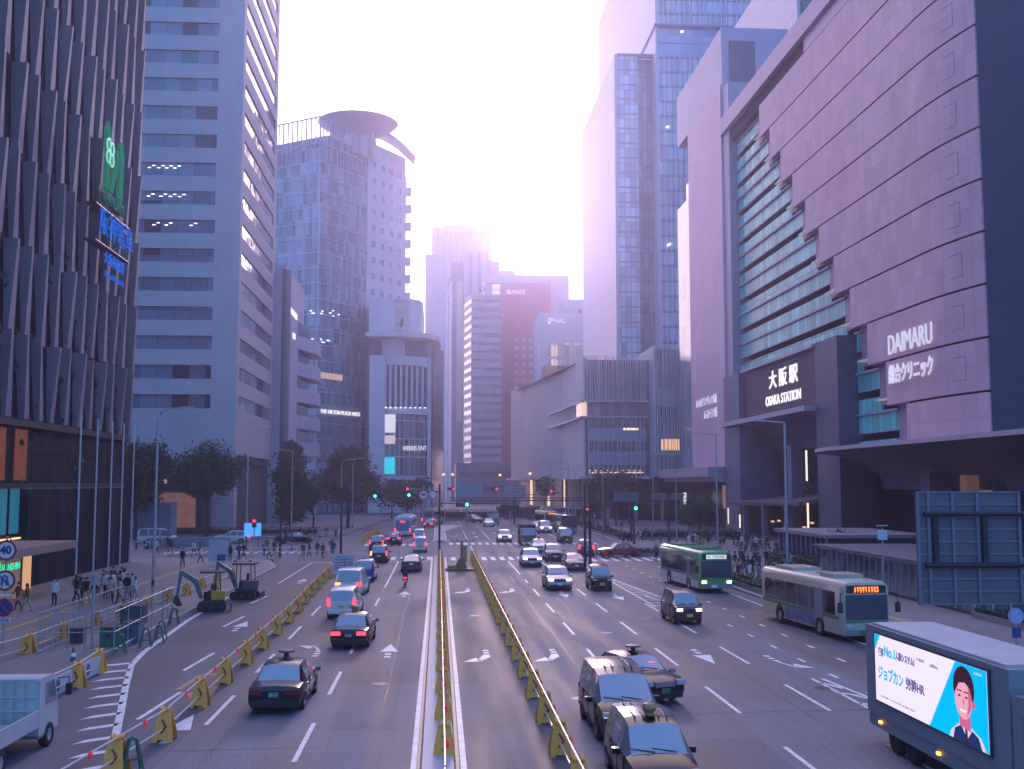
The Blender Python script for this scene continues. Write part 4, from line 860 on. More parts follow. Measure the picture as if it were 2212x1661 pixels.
def car_shape(k):
    s = SH[k]
    if 'body' in s: return s
    P = []
    for (y, zb, zl, zt, wl, wt, f) in s['st']:
        zm = zb+(zl-zb)*.45; P.append([(wl*.93,y,zb),(wl*1.0,y,zb+.12),(wl*1.03,y,zm),(wl,y,zl),(wt,y,zt-.045 if zt-zl > .2 else zt-.02),(wt*.6,y,zt),(0,y,zt+.012)])
    body = MB(); parts = {n: MB() for n in ('windscreen','rear_window','side_a','side_b')}
    idx = lambda p: body.v.index(tuple(p))
    for i in range(len(P)-1):
        f = s['st'][i][6]
        for r in range(6):
            for sg in (1, -1):
                q = [P[i][r], P[i+1][r], P[i+1][r+1], P[i][r+1]]
                q = [(x*sg, y, z) for x, y, z in q]
                if sg < 0: q = q[::-1]
                tgt = body
                if r >= 4 and f == 'W': tgt = parts['windscreen']
                elif r >= 4 and f == 'R': tgt = parts['rear_window']
                elif r == 3 and f in 'CW' : tgt = parts['side_a' if sg > 0 else 'side_b']
                elif r == 3 and f == 'R' and k not in ('sedan',): tgt = body
                tgt.poly(q)
    for e in (0, -1):
        ring = [(x, y, z) for x, y, z in P[e]]; full = [(-x, y, z) for x, y, z in ring[:-1]]+ring[::-1]
        body.poly(full if e == 0 else full[::-1])
    ug = MB(); ug.box(-s['W']/2*.88, s['W']/2*.88, -s['L']/2+.12, s['L']/2-.12, .2, .3)
    s['body'] = body.mesh('body', paint('car_paint_base', (.5,.5,.5)), smooth=.62)
    s['parts'] = {n: m.mesh(n, carglass, smooth=.5) for n, m in parts.items() if m.f}
    s['under'] = ug.mesh('underbody', blkm)
    r = s['r']
    s['tyre'] = MB().lathe([(r*.6,-.1),(r*.93,-.1),(r,-.06),(r,.06),(r*.93,.1),(r*.6,.1)], 20).mesh('tyre', rubb, .6)
    s['rim'] = MB().lathe([(.01,.06),(r*.16,.075),(r*.2,.05),(r*.5,.06),(r*.62,.098),(r*.66,.09)], 14).lathe([(.01,-.02),(r*.62,-.02)], 14).mesh('rim', mat('alloy', (.4,.4,.43), .35, .7), .5)
    wa = MB(); n = 12
    wa.grid([[(0,(r*q)*cos(pi*j/n),(r*q)*sin(pi*j/n)) for j in range(n+1)] for q in (.2,1.2)])
    s['arch'] = wa.mesh('wheel_arch', blkm)
    return s
def lamp_mesh(w, h, d=.05): return MB().box(-w/2,w/2,-d,d,-h/2,h/2).mesh('lamp', headd)
_LM = {}
def LM(w, h, d=.05):
    k = (round(w,2), round(h,2), d)
    if k not in _LM: _LM[k] = lamp_mesh(*k)
    return _LM[k]
def car(k, label, u, v, paintm, rz=0., front=False, lights='off', plate_m=None, cat='car', group=None, name='car', lod=0, taxi=None, roof=None, rails=False, text=None, pos=None, scale=1.03, brake3=False, ind=None):
    """u, v: where the middle of the near bumper's ground line shows; front=True when the nose points at us"""
    s = car_shape(k); p = G(u, v) if pos is None else Vector((*pos, 0)); base = pi if front else 0.
    a = base+rz; dirv = Vector((-sin(a), cos(a), 0))
    c = p+dirv*(s['L']/2*scale)*(1 if not front else -1) if pos is None else p
    if front and pos is None: c = p-dirv*(s['L']/2*scale)
    r = thing(name, label, cat, (c.x, c.y, 0), a, group); r.scale = (scale,)*3
    obj('body', s['body'], r, mats=[paintm])
    obj('windscreen', s['parts']['windscreen'], r); obj('rear_window', s['parts']['rear_window'], r)
    obj('side_window', s['parts']['side_a'], r); obj('side_window', s['parts']['side_b'], r)
    W, L = s['W'], s['L']; hy = L/2
    if lod < 2: obj('underbody', s['under'], r)
    for yy in (hy-s['fo'], hy-s['fo']-s['wb']):
        for sg in (1, -1):
            w = obj('wheel', s['tyre'], r, (sg*(W/2-.08), yy, s['r'])); w.rotation_euler = (0, pi/2*sg, 0)
            if lod < 1: obj('rim', s['rim'], w)
            if lod < 2: obj('wheel_arch', s['arch'], r, (sg*(W/2*1.002+.006) if k != 'x' else 0, yy, s['r']))
    F, B = s['st'][-1], s['st'][0]
    fz, bz = s['st'][-2][2], s['st'][1][2]
    on = lights in ('head','both'); br = lights in ('brake','tail','both')
    lw = {'van': .42, 'kei': .3}.get(k, .36)
    for sg in (1, -1):
        hl = obj('headlight', LM(lw, .14 if k != 'sedan' else .17, .1), r, (sg*(F[4]-.14), hy-.06, fz-.1), mats=[headl if on else headd]); hl.rotation_euler = (0, 0, -sg*.35 if k != 'sedan' else 0)
        th = {'van': .2, 'kei': .34, 'cab': .42, 'suv': .18, 'hiace': .38}.get(k, .16); tw = {'kei': .14, 'cab': .13, 'hiace': .14, 'sedan': .42}.get(k, .34)
        m_ = redl if br else redd
        if ind == sg: m_ = amber
        obj('taillight', LM(tw, th, .06), r, (sg*(B[4]-tw/2+.02), -hy+.02, bz-(.12 if th < .3 else .02)), mats=[m_])
        mi = obj('mirror', LM(.2, .14, .1), r, (sg*(W/2+.12), hy-(1.62 if k != 'kei' else .95)+(0 if k != 'sedan' else .45), fz+.08), mats=[paintm if k != 'sedan' else chrome])
    if lod < 2:
        obj('grille', LM(W*.46, .18, .05), r, (0, hy-.02, fz-.14), mats=[chrome if k in ('van','sedan') else blkm])
        obj('front_bumper', LM(W*.8, .2, .1), r, (0, hy-.06, .36), mats=[blkm if k != 'hatch' else paintm]); obj('rear_bumper', LM(W*.86, .18, .1), r, (0, -hy+.03, .4), mats=[blkm if k == 'sedan' else paintm])
        fp = obj('number_plate', LM(.34, .17, .02), r, (0, hy+.045, .5), mats=[plate_m or plate]); rp = obj('number_plate', LM(.34, .17, .02), r, (0, -hy-.03, .72 if k != 'sedan' else .66), mats=[plate_m or plate])
        if text: lettering(text, .14, mat('plate_ink', (.03,.08,.05) if plate_m is None else (.75,.75,.7), .5, var=0), rp, (0,-.03,0), '-y', .004, width=.26)
    if lod < 1:
        sm_ = MB(); hm = MB(); cs = [q for q in s['st'] if q[6] == 'P']
        for sg in (1, -1):
            for q in [(q_[0]+.06, q_[4]) for q_ in cs]+[(s['st'][[z_[6] for z_ in s['st']].index('W')][0]+.5, s['st'][4][4])]: sm_.box(sg*q[1]*1.01-.022,sg*q[1]*1.01+.022,q[0]-.008,q[0]+.008,.34,s['st'][4][2]-.02)
            for q in cs[-1:]+cs[-2:-1]: hm.box(sg*q[4]*1.01-.035,sg*q[4]*1.01+.035,q[0]+.14,q[0]+.3,q[2]-.17,q[2]-.13)
            sm_.box(sg*W/2-.01,sg*W/2+.018,-hy+.7,hy-.75,.28,.31)
        sm_.build('door_seam', blkm, r); hm.build('door_handle', chrome if k in ('van','sedan') else dkst, r)
        wp_ = MB(); cw_ = [q for q in s['st'] if q[6] == 'H' and q[0] > 0][0]
        for sg in (-.1,.45): wp_.tube([(sg-.35,cw_[0]-.0,cw_[3]+.03),(sg+.25,cw_[0]-.1,cw_[3]+.1)], .012, 4)
        wp_.build('wiper', blkm, r)
    if lod < 1 and k == 'van':
        g = MB(); [g.box(-.6+.15*i-.02,-.6+.15*i+.02,-.02,.03,-.26,.12) for i in range(9)]; [g.box(-.66,.66,-.02,.03,z_-.012,z_+.012) for z_ in (-.26,-.14,-.02,.1)]
        g.build('grille_bars', chrome, r, loc=(0,hy+.035,.72))
    if brake3: obj('brake_light', LM(.3, .06, .03), r, (0, -hy+.22 if k != 'sedan' else -1.35, s['H']-.22 if k != 'sedan' else 1.05), mats=[redl])
    if taxi:
        tl = MB().prism([(-.09,-.28),(.09,-.28),(.09,.28),(-.09,.28)], 0, .05).lathe([(.1,.05),(.16,.09),(.19,.17),(.14,.26),(.01,.3)] if taxi == 'ball' else [(.09,.05),(.09,.16),(.3,.2),(.28,.25),(.01,.27)], 14)
        tl.build('roof_sign', mat('taxi_sign_'+taxi, (.35,.18,.08) if taxi == 'ball' else (.02,.02,.025), .5), r, .6, (0, .1, s['H']))
    if rails:
        for x in (-.42,-.2,.2,.42) if rails == 4 else (-.55,.55): MB().tube([(x,-1.5,s['H']-.02),(x,.4,s['H']-.02)], .02, 5).build('roof_rail', chrome, r)
    return r
blackp = mat('black_paint', (.006,.008,.012), .22, var=.05, scale=2.5, spec=.5, coat=.25); whitep = paint('white_car_paint', (.66,.65,.66)); silverp = paint('silver_paint', (.42,.43,.46), .3, .5)
bluep = paint('blue_paint', (.02,.09,.36), .2, .2); tealp = paint('dark_teal_paint', (.012,.05,.06), .25); maroon = paint('maroon_paint', (.06,.012,.018), .2); greyp = paint('grey_paint', (.10,.105,.12), .3, .4); redtx = paint('taxi_red', (.35,.05,.04), .3)
# ---- traffic driving away on the left
car('sedan','black taxi with a flat roof sign, nearest car driving away along the barriers',590,1545,blackp,rz=-.03,taxi='flat',plate_m=plateg,cat='taxi',name='taxi',text='26-31')
car('sedan','black taxi with bright red tail lamps behind the white electric cab',752,1404,blackp,rz=-.04,lights='brake',taxi='ball',plate_m=plateg,cat='taxi',name='taxi',text='25-58')
r = car('cab','white electric cab with yellow number plate, third car from the camera beside the barriers',737,1338,whitep,rz=-.03,lights='brake',plate_m=platey,cat='taxi',name='taxi'); lettering('EV', .22, mat('ev_ink',(.15,.15,.16),.5), r, (.5,-2.26,.72), '-y', .01)
car('van','white minivan with dark rear window and left indicator lit, driving away',752,1292,whitep,rz=-.05,ind=-1,lights='tail',name='minivan')
car('kei','bright blue small car driving beyond the white minivan',786,1258,bluep,rz=-.03,lights='off',lod=1)
car('hatch','dark teal hatchback stopped at the crossing ahead of the motorcycle',888,1236,tealp,lights='off',lod=1)
car('cab','black minicab with left indicator flashing beyond the crossing',818,1217,blackp,lights='tail',lod=1,ind=-1,cat='taxi',name='taxi')
car('cab','black cab with tall red lamps just ahead of the flashing minicab',813,1189,blackp,lights='brake',lod=1,taxi='ball',cat='taxi',name='taxi')
car('suv','black car with three red brake lamps beside the blue coach',850,1178,blackp,lights='brake',lod=1,brake3=True)
car('kei','white microvan with red brake lamps in the lane beside the median',907,1194,whitep,lights='brake',lod=1,brake3=True,plate_m=platey,name='microvan')
car('kei','white microvan farther ahead directly in front of the other microvan',905,1172,whitep,lights='tail',lod=1,brake3=True,name='microvan')
car('van','white minivan turning beyond the blue coach',930,1133,whitep,rz=-.3,lights='tail',lod=2,name='minivan')
car('sedan','dark sedan with red lamps between the white minivan and the cream bus',924,1141,greyp,rz=-.2,lights='brake',lod=2)
# ---- oncoming traffic on the right
car('van','black luxury minivan with chrome grille, nearest big car coming towards us',1368,1612,blackp,rz=.02,front=True,lights='off',rails=4,name='minivan')
car('cab','black cab with orange roof ball partly cut off at the bottom edge',1443,1745,blackp,rz=.01,front=True,taxi='ball',cat='taxi',name='taxi',rails=4)
r = car('sedan','black taxi with red windscreen sign changing lanes behind the luxury minivan',0,0,blackp,rz=.33,front=True,taxi='flat',plate_m=plateg,cat='taxi',name='taxi',pos=(7.3,41.4))
MB().box(-.14,.14,-.02,.02,-.07,.07).build('vacant_sign', redl, r, loc=(-.35,.78,1.16))
car('kei','dark maroon box-shaped small car with yellow plate and lit lamps',1490,1350,maroon,rz=.05,front=True,lights='head',plate_m=platey)
car('suv','silver white crossover with lit headlamps, nearest of the pale crossovers',1210,1277,silverp,front=True,lights='head',lod=0,name='crossover')
car('kei','black microvan with yellow plate beside the nearest silver crossover',1301,1277,blackp,front=True,plate_m=platey,name='microvan')
car('suv','silver white crossover with lit headlamps farther back in the same lane',1150,1226,silverp,front=True,lights='head',lod=1,name='crossover')
car('suv','dark grey crossover with one indicator glowing behind two pale crossovers',1200,1213,greyp,front=True,lights='off',lod=1,name='crossover')
car('hatch','dark blue grey hatchback with pink shine on its roof near the black poles',1246,1234,greyp,front=True,lod=1)
car('hatch','white taxi with a yellow roof lamp between the army green truck and crossovers',1168,1194,whitep,front=True,lights='off',lod=1,taxi='ball',cat='taxi',name='taxi')
car('suv','white compact crossover crossing the far zebra with lit headlamps',1091,1172,whitep,front=True,lights='head',lod=1,name='crossover')
car('van','white minivan with bright headlamps behind the army green truck',1180,1152,whitep,front=True,lights='head',lod=1,name='minivan')
car('hiace','black one-box van with blue windscreen right of the army green truck',1224,1174,blackp,front=True,lod=1,name='van')
car('cab','teal windowed cab with one red lamp driving away past the black poles',1274,1200,greyp,rz=-.1,lights='tail',lod=1,cat='taxi',name='taxi',pos=(16.3,121))
car('sedan','red and black taxi seen from its side, turning across the right crossing',0,0,redtx,rz=-1.2,lights='off',lod=1,cat='taxi',name='taxi',pos=(19.4,117.5),front=True)
car('hatch','white car beyond the junction, farthest one coming along the middle lane',1057,1138,whitep,front=True,lod=2)
car('suv','grey car beside the far white car, half hidden behind it',1036,1130,greyp,rz=.5,front=True,lod=2)
car('hatch','pale car at the far end with red lamps turning by the hedge',1062,1088,whitep,rz=.6,lights='brake',lod=2)
car('cab','dark cab with red lamp at the far end beside the hedge',1068,1079,redtx,rz=.2,lights='brake',lod=2)
car('hiace','grey van waiting at the far junction behind the dark buses',1118,1085,silverp,front=True,lod=2,name='van')
car('hatch','white car waiting at the far junction right of the grey van',1136,1087,whitep,front=True,lod=2)
car('hatch','white car coming just behind the bright white minivan',1163,1146,whitep,front=True,lod=2)
car('hatch','white saloon whose roof is cut by the bottom edge beside the screen truck',0,0,whitep,rz=.03,front=True,lod=1,pos=(9.45,23.4))
# ---- side street on the left
car('hiace','white long van parked across the side street beyond the plaza',0,0,whitep,rz=-pi/2,lod=1,name='van',pos=(-36.6,146))
car('suv','white car waiting in the side street beside the blue notice board',0,0,whitep,rz=pi/2,lights='tail',lod=1,pos=(-27.4,148))
car('sedan','black taxi crossing the left side street among pedestrians',0,0,blackp,rz=-pi/2,lod=1,cat='taxi',name='taxi',pos=(-19.0,146.5))
# ---------------------------------------------------------------- buses, trucks, two-wheelers, diggers
def bus(label, pos, rz, cols, front=True, sign='orange', L=10.6, name='bus', lod=0, rear=None, ad=None):
    """local +y is the nose"""
    W, H, r0 = 2.49, 3.0, .34
    r = thing(name, label, 'bus', (*pos, 0), rz, None); bodyc, lowc, stripe = cols; hy = L/2; w = W/2
    def ring(y, ins, zt): return [(-w+ins,y,r0),(-w+ins,y,zt-.28),(-w+ins+.09,y,zt-.1),(-w+ins+.26,y,zt),(w-ins-.26,y,zt),(w-ins-.09,y,zt-.1),(w-ins,y,zt-.28),(w-ins,y,r0)]
    rows = [ring(-hy,.1,H-.12), ring(-hy+.12,.0,H), ring(hy-.35,.0,H), ring(hy-.06,.04,H-.06), ring(hy,.12,H-.16)]
    m = MB().grid(rows, 0, True); m.poly(rows[0]); m.poly(rows[-1][::-1]); m.build('body', bodyc, r, .7)
    for sg in (1, -1):
        sw = MB(); n = 6
        for i in range(n):
            y0 = -hy+.5+i*(L-1.3)/n; sw.box(sg*w-.012,sg*w+.012,y0,y0+(L-1.3)/n-.09,1.28,2.42)
        sw.build('side_window', panes('bus_glass', 1.6, 9, (.015,.02,.026), (.03,.04,.05), .6, 0, rough=.08), r)
        if lod < 1: MB().box(sg*w-.008,sg*w+.009,-hy+.25,hy-.5,1.06,1.24).build('stripe', stripe, r)
        MB().box(sg*w-.006,sg*w+.0075,-hy+.2,hy-.4,.36,.86).build('lower_panel', lowc, r) if lowc else None
        if lod < 1:
            MB().box(sg*w-.01,sg*w+.014,hy-3.3,hy-2.3,.42,2.45).build('door', carglass, r)
            mr = MB().tube([(sg*(w-.05),hy-.1,2.4),(sg*(w+.25),hy+.25,2.45),(sg*(w+.28),hy+.28,2.0)], .03, 5).box(sg*(w+.28)-.12,sg*(w+.28)+.12,hy+.2,hy+.32,1.5,2.0); mr.build('mirror', blkm, r)
    MB().box(-w+.14,w-.14,hy-.03,hy+.02,1.12,2.34).build('windscreen', mat('bus_windscreen',(.06,.085,.11),.08,.3,var=0), r)
    MB().box(-w+.2,w-.2,-hy-.02,-hy+.05,1.5,2.45).build('rear_window', carglass, r)
    MB().box(-w+.2,w-.2,hy-.05,hy+.01,2.42,2.8).build('destination_box', blkm, r)
    if sign == 'orange': 
        dm = MB(); rd = random.Random(5)
        for i in range(9):
            gx = -.66+.15*i; [dm.box(gx+.02*rd.randint(0,3),gx+.06+.02*rd.randint(0,3),hy+.012,hy+.02,2.47+.045*k_,2.50+.045*k_) for k_ in range(6)]; dm.box(gx+.04,gx+.07,hy+.012,hy+.02,2.47,2.74)
        sg_ = dm.build('destination_sign', mat('led_orange', (.3,.06,.01), .8, var=0, spec=0., emit=2.2, ecol=(1,.16,.02)), r)
    elif sign: 
        MB().box(-.75,.75,hy+.005,hy+.02,2.46,2.76).build('destination_sign', glow('sign_pale_green', (.75,.9,.85), .8), r)
        if lod < 1: lettering('36  門真南駅', .24, mat('sign_ink',(.02,.03,.03),.5,var=0), r, (0,hy+.025,2.6), '+y', .004, width=1.3)
    for sg in (1, -1):
        obj('headlight', LM(.34,.18,.04), r, (sg*(w-.32),hy+.0,.82), mats=[headl if sign != 'orange' and lod < 1 else headd]); obj('taillight', LM(.16,.5,.04), r, (sg*(w-.16),-hy-.0,1.0), mats=[redl if rear else redd])
    MB().box(-w+.12,w-.12,hy-.06,hy+.03,.36,.62).build('front_bumper', mat('bumper_grey',(.2,.2,.22),.5), r)
    obj('number_plate', LM(.4,.2,.02), r, (.2,hy+.05,.52), mats=[plateg if sign == 'orange' else plate])
    for yy in (hy-2.75, -hy+2.7):
        for sg in (1, -1):
            t_ = MB().lathe([(.28,-.14),(.46,-.14),(.49,-.08),(.49,.08),(.46,.14),(.28,.14)], 20).mesh('tyre', rubb, .6)
            w_ = obj('wheel', t_, r, (sg*(w-.1),yy,.49)); w_.rotation_euler = (0,pi/2*sg,0); MB().lathe([(.01,.06),(.16,.1),(.2,.06),(.29,.12)], 14).build('rim', mat('bus_rim',(.35,.35,.37),.5,.4), w_, .5)
            MB().grid([[(sg*(w+.011),yy+q*cos(pi*j/12),.49+q*sin(pi*j/12)) for j in range(13)] for q in (.2,.6)]).build('wheel_arch', blkm, r)
    m = MB().box(-.85,.85,-hy+1.2,-hy+3.6,H,H+.17); m.build('roof_unit', bodyc, r)
    m = MB().box(-.8,.8,hy-3.6,hy-1.9,H,H+.2); [m.box(-.7+.42*i,-.4+.42*i,hy-1.95,hy-1.88,H+.04,H+.15) for i in range(4)]; m.build('roof_unit', bodyc, r)
    MB().cbox(0,.4,H,.6,.5,.08).build('roof_hatch', bodyc, r)
    if ad: 
        for sg in (-1, 1): MB().box(sg*w-.01,sg*w+.016,-hy+3.4,hy-3.4,.42,1.05).build('advert_panel', ad, r)
    return r
cream = mat('bus_cream', (.40,.38,.30), .4, var=.06, coat=.3); bgreen = paint('bus_green', (.03,.27,.08), .35); dkgreen = mat('bus_stripe_green', (.05,.2,.08), .4)
adm = mat('bus_advert', (.13,.15,.30), .5, var=.8, scale=3); whb = mat('bus_white_blue', (.5,.55,.62), .4)
r = bus('cream city bus with green stripe and glowing orange destination board, nearest bus', (20.8,58.9), pi+.09, (cream, None, dkgreen), ad=adm)
MB().box(-1.1,1.1,5.26,5.33,.98,1.1).build('front_stripe', dkgreen, r)
bus('green fronted city bus with white and blue sides following the cream bus', (19.6,83.3), pi+.07, (bgreen, whb, paint('bus_blue',(.02,.07,.26),.3)), sign='pale', ad=mat('bus_side_white',(.55,.57,.62),.5,var=.15))
r = bus('blue and white coach seen from behind with red lamps, left of the junction', (-5.0,168.5), -.06, (whb, None, bluep), sign=None, rear=True, lod=1)
MB().box(-1.1,1.1,-5.34,-5.28,.95,1.95).build('rear_panel', paint('coach_blue',(.03,.22,.42),.3), r); MB().box(-.35,.35,-5.36,-5.3,2.2,2.32).build('brake_light', redl, r)
bus('cream bus seen from behind leaving the junction beside the hedge', (-1.0,217), -.22, (cream, None, dkgreen), sign=None, rear=True, lod=1)
bus('dark navy bus standing at the far stop, left one of the dark pair', (18.0,243), pi+1.1, (paint('bus_navy',(.01,.02,.05),.3), None, bluep), sign='pale', lod=1)
bus('dark navy bus at the far stop, right one of the dark pair', (26.5,228), pi+.9, (paint('bus_navy',(.01,.02,.05),.3), None, bluep), sign='orange', lod=1)
bus('cream and dark green bus halted behind the black one-box van', (20.3,176), pi+.03, (paint('bus_forest',(.03,.07,.06),.35), None, dkgreen), sign=None, lod=1)
bus('cream roofed bus with amber sign queueing behind the dark green bus', (19.5,198), pi+.08, (cream, None, dkgreen), sign='orange', lod=1)
# ---- small trucks
def truck(label, pos, rz, cabm, bedm, kind_, L=4.7, W=1.7):
    r = thing('truck', label, 'truck', (*pos, 0), rz); hy = L/2; w = W/2
    cab = [(hy,.42,1.0,.0),(hy-.06,.38,1.3,.02)]
    m = MB().prism([(hy-1.55,.45),(hy-.02,.45),(hy,.95),(hy-.1,1.25),(hy-.38,2.02),(hy-.6,2.1),(hy-1.45,2.12),(hy-1.55,2.05)], -w+.04, w-.04)
    m.v = [(z_, x, y) for x, y, z_ in m.v]; m.build('cab', cabm, r, .5)
    MB().slab([(-w+.14,hy-.075,1.26),(w-.14,hy-.075,1.26),(w-.2,hy-.36,1.98),(-w+.2,hy-.36,1.98)], (0,.025,.008)).build('windscreen', carglass, r)
    for sg in (1, -1):
        MB().slab([(sg*(w-.045),hy-1.1,1.28),(sg*(w-.045),hy-.2,1.28),(sg*(w-.045),hy-.46,1.93),(sg*(w-.045),hy-1.1,1.93)], (sg*.02,0,0)).build('side_window', carglass, r)
        MB().tube([(sg*(w-.05),hy-.15,1.9),(sg*(w+.22),hy+.1,1.9),(sg*(w+.22),hy+.1,1.55)], .02, 5).box(sg*(w+.22)-.09,sg*(w+.22)+.09,hy+.05,hy+.15,1.35,1.7).build('mirror', blkm, r)
        obj('headlight', LM(.3,.16,.05), r, (sg*(w-.25),hy-.02,.72), mats=[headd]); obj('taillight', LM(.3,.12,.04), r, (sg*(w-.25),-hy-.01,.6), mats=[redd])
    MB().box(-w+.05,w-.05,hy-1.5,hy+.02,.36,.55).build('front_bumper', mat('bumper_grey',(.2,.2,.22),.5), r)
    MB().box(-.4,-.25,-hy,hy-.6,.45,.62).box(.25,.4,-hy,hy-.6,.45,.62).build('chassis', dkst, r)
    for yy in (hy-.75, -hy+.95):
        for sg in (1, -1):
            w_ = MB().lathe([(.2,-.12),(.33,-.12),(.36,-.07),(.36,.07),(.33,.12),(.2,.12)], 18).build('wheel', rubb, r, .6, (sg*(w-.12),yy,.36)); w_.rotation_euler = (0,pi/2*sg,0)
            MB().lathe([(.01,.03),(.1,.06),(.2,.1)], 12).build('rim', mat('truck_rim',(.4,.4,.42),.5,.4), w_, .5)
    if kind_ == 'flat':
        MB().box(-w,w,-hy,hy-1.7,.74,.84).build('bed', bedm, r)
        for a in ((-w,-w+.05,-hy,hy-1.7),(w-.05,w,-hy,hy-1.7),(-w+.05,w-.05,-hy,-hy+.05)): MB().box(*a,.84,1.24).build('side_board', bedm, r)
        m = MB(); [m.tube([(x,hy-1.66,.84),(x,hy-1.66,2.1)], .022, 5) for x in (-.8,-.5,-.2,.1,.4,.8)]; [m.tube([(-.8,hy-1.66,z_),(.8,hy-1.66,z_)], .022, 5) for z_ in (1.2,1.6,2.1)]; m.build('guard_rack', steel, r)
    else:
        MB().box(-w,w,-hy,hy-1.65,.72,2.55).build('cargo_box', bedm, r)
    return r
truck('white flatbed works truck parked at the left edge beside the barricades', (-12.55,32.6), -.02, mat('truck_white',(.42,.43,.45),.5), mat('truck_white',(.42,.43,.45),.5), 'flat', 5.2, 1.75)
truck('army green truck with canvas cover coming through the junction', (11.6,143.5), pi, mat('army_green',(.06,.07,.05),.5), mat('army_canvas',(.05,.055,.045),.8), 'box', 5.2, 2.1)
truck('teal delivery truck waiting far beyond the junction', (10.6,213), pi, mat('teal_truck',(.04,.13,.14),.5), mat('teal_truck',(.04,.13,.14),.5), 'box', 5.2, 2.1)
# ---- advertising truck with a lit screen
r = thing('advertising_truck', 'grey box truck carrying a bright advertising screen on its side', 'truck', (14.3,28.6,0))
gb_ = mat('truck_box_grey', (.20,.22,.25), .5, var=.08)
x0, x1, y0, y1 = 13.2, 15.3, 24.9, 33.4; loc = (-14.3,-28.6,0)
MB().box(x0,x1,y0,y1,.95,3.55).build('cargo_box', gb_, r, loc=loc)
MB().box(x0+.1,x1-.1,y0+.3,y1-.3,3.55,3.62).build('roof_panel', mat('truck_roof', (.40,.40,.44), .5), r, loc=loc)
MB().box(x0+.05,x1-.05,y0,y1,.55,.95).build('side_skirt', gb_, r, loc=loc)
m = MB().prism([(22.6,.5),(24.75,.5),(24.75,3.0),(23.4,3.1),(22.95,2.7),(22.6,1.5)], x0-.02, x1+.02); m.v = [(z_, x, y) for x, y, z_ in m.v]; m.build('cab', gb_, r, .4, loc)
MB().box(x0-.04,x0-.01,23.25,24.3,1.75,2.6).build('side_window', carglass, r, loc=loc)
MB().tube([(x0,23.1,2.3),(x0-.35,22.9,2.35),(x0-.35,22.9,1.8)], .03, 5).box(x0-.45,x0-.25,22.85,22.95,1.6,2.1).build('mirror', blkm, r, loc=loc)
for yy in (23.8,30.6,31.7):
    for xx in (x0+.25,x1-.25):
        w_ = MB().lathe([(.25,-.14),(.43,-.14),(.47,-.08),(.47,.08),(.43,.14),(.25,.14),(.2,.1),(.01,.1)], 18).build('wheel', rubb, r, .6, Vector((xx,yy,.47))+Vector(loc)); w_.rotation_euler = (0,-pi/2 if xx < 14 else pi/2,0)
for yy in (25.6,28.6,32.4): MB().box(x0-.03,x0+.04,yy,yy+.14,.72,.8).build('marker_light', amber, r, loc=loc)
def scr(name, pts, m_, d=0.): # points (across 0..1 from far to near, up 0..1)
    return MB().slab([(x0-.05-d, 32.55-6.75*a, 1.42+1.94*c) for a, c in pts], (-.004,0,0)).build(name, m_, S_, loc=(0,0,0))
S_ = MB().box(x0-.06,x0-.005,25.72,32.63,1.36,3.42).build('screen', mat('screen_frame',(.05,.05,.06),.4), r, loc=loc)
scr('screen_picture', [(0,0),(1,0),(1,1),(0,1)], glow('screen_pale', (.92,.82,1.0), .95), .013)
cy_ = glow('screen_cyan', (.0,.50,.95), 1.0)
scr('screen_corner', [(0,.74),(.06,1),(0,1)], cy_, .02); scr('screen_panel', [(.53,0),(1,0),(1,1),(.765,1)], cy_, .02)
hair_ = glow('screen_hair', (.05,.015,.04), .9); skn = glow('screen_skin', (.95,.42,.50), .9); sknd = glow('screen_skin_shade', (.75,.16,.32), .8); vest = glow('screen_vest', (.02,.04,.16), .8); shirt = glow('screen_shirt', (.85,.75,.95), .8)
C = lambda cx_, cy2, rx, ry, a0=0, a1=360, n=20: [(cx_+rx*cos(R(a0+(a1-a0)*i/n)), cy2+ry*sin(R(a0+(a1-a0)*i/n))) for i in range(n+1)]
scr('picture_shirt', [(.70,.0),(.985,.0),(.95,.14),(.88,.22),(.79,.24),(.72,.1)], shirt, .026); scr('picture_vest', [(.735,.0),(.955,.0),(.93,.14),(.885,.19),(.845,.06),(.80,.21),(.75,.14)], vest, .032)
scr('picture_neck', [(.79,.2),(.875,.17),(.875,.36),(.79,.36)], sknd, .034); scr('picture_tie', [(.832,.0),(.85,.0),(.848,.17),(.832,.19)], hair_, .036)
scr('picture_hair', C(.83,.70,.082,.27), hair_, .038); scr('picture_ear', C(.905,.52,.014,.05), sknd, .039)
scr('picture_face', C(.827,.55,.066,.25), skn, .042); scr('picture_cheek', [(.85,.33),(.885,.45),(.893,.6),(.885,.74),(.865,.76),(.868,.5)], sknd, .046)
scr('picture_fringe', [(.765,.62),(.765,.8),(.80,.92),(.86,.92),(.895,.8),(.893,.62),(.878,.72),(.845,.77),(.80,.75)], hair_, .05)
for cx_ in (.800,.853): scr('picture_eye', C(cx_,.585,.011,.014,n=8), hair_, .052); scr('picture_brow', [(cx_-.018,.64),(cx_+.018,.645),(cx_+.018,.66),(cx_-.018,.655)], hair_, .052)
scr('picture_mouth', [(.80,.42),(.852,.42),(.84,.39),(.812,.39)], glow('screen_teeth',(1,.9,.92),1.), .052); scr('picture_nose', [(.822,.5),(.838,.49),(.832,.57)], sknd, .05)
inkp = glow('screen_ink', (.22,.16,.40), .7); inkc = glow('screen_cyan_ink', (.0,.45,.80), .95)
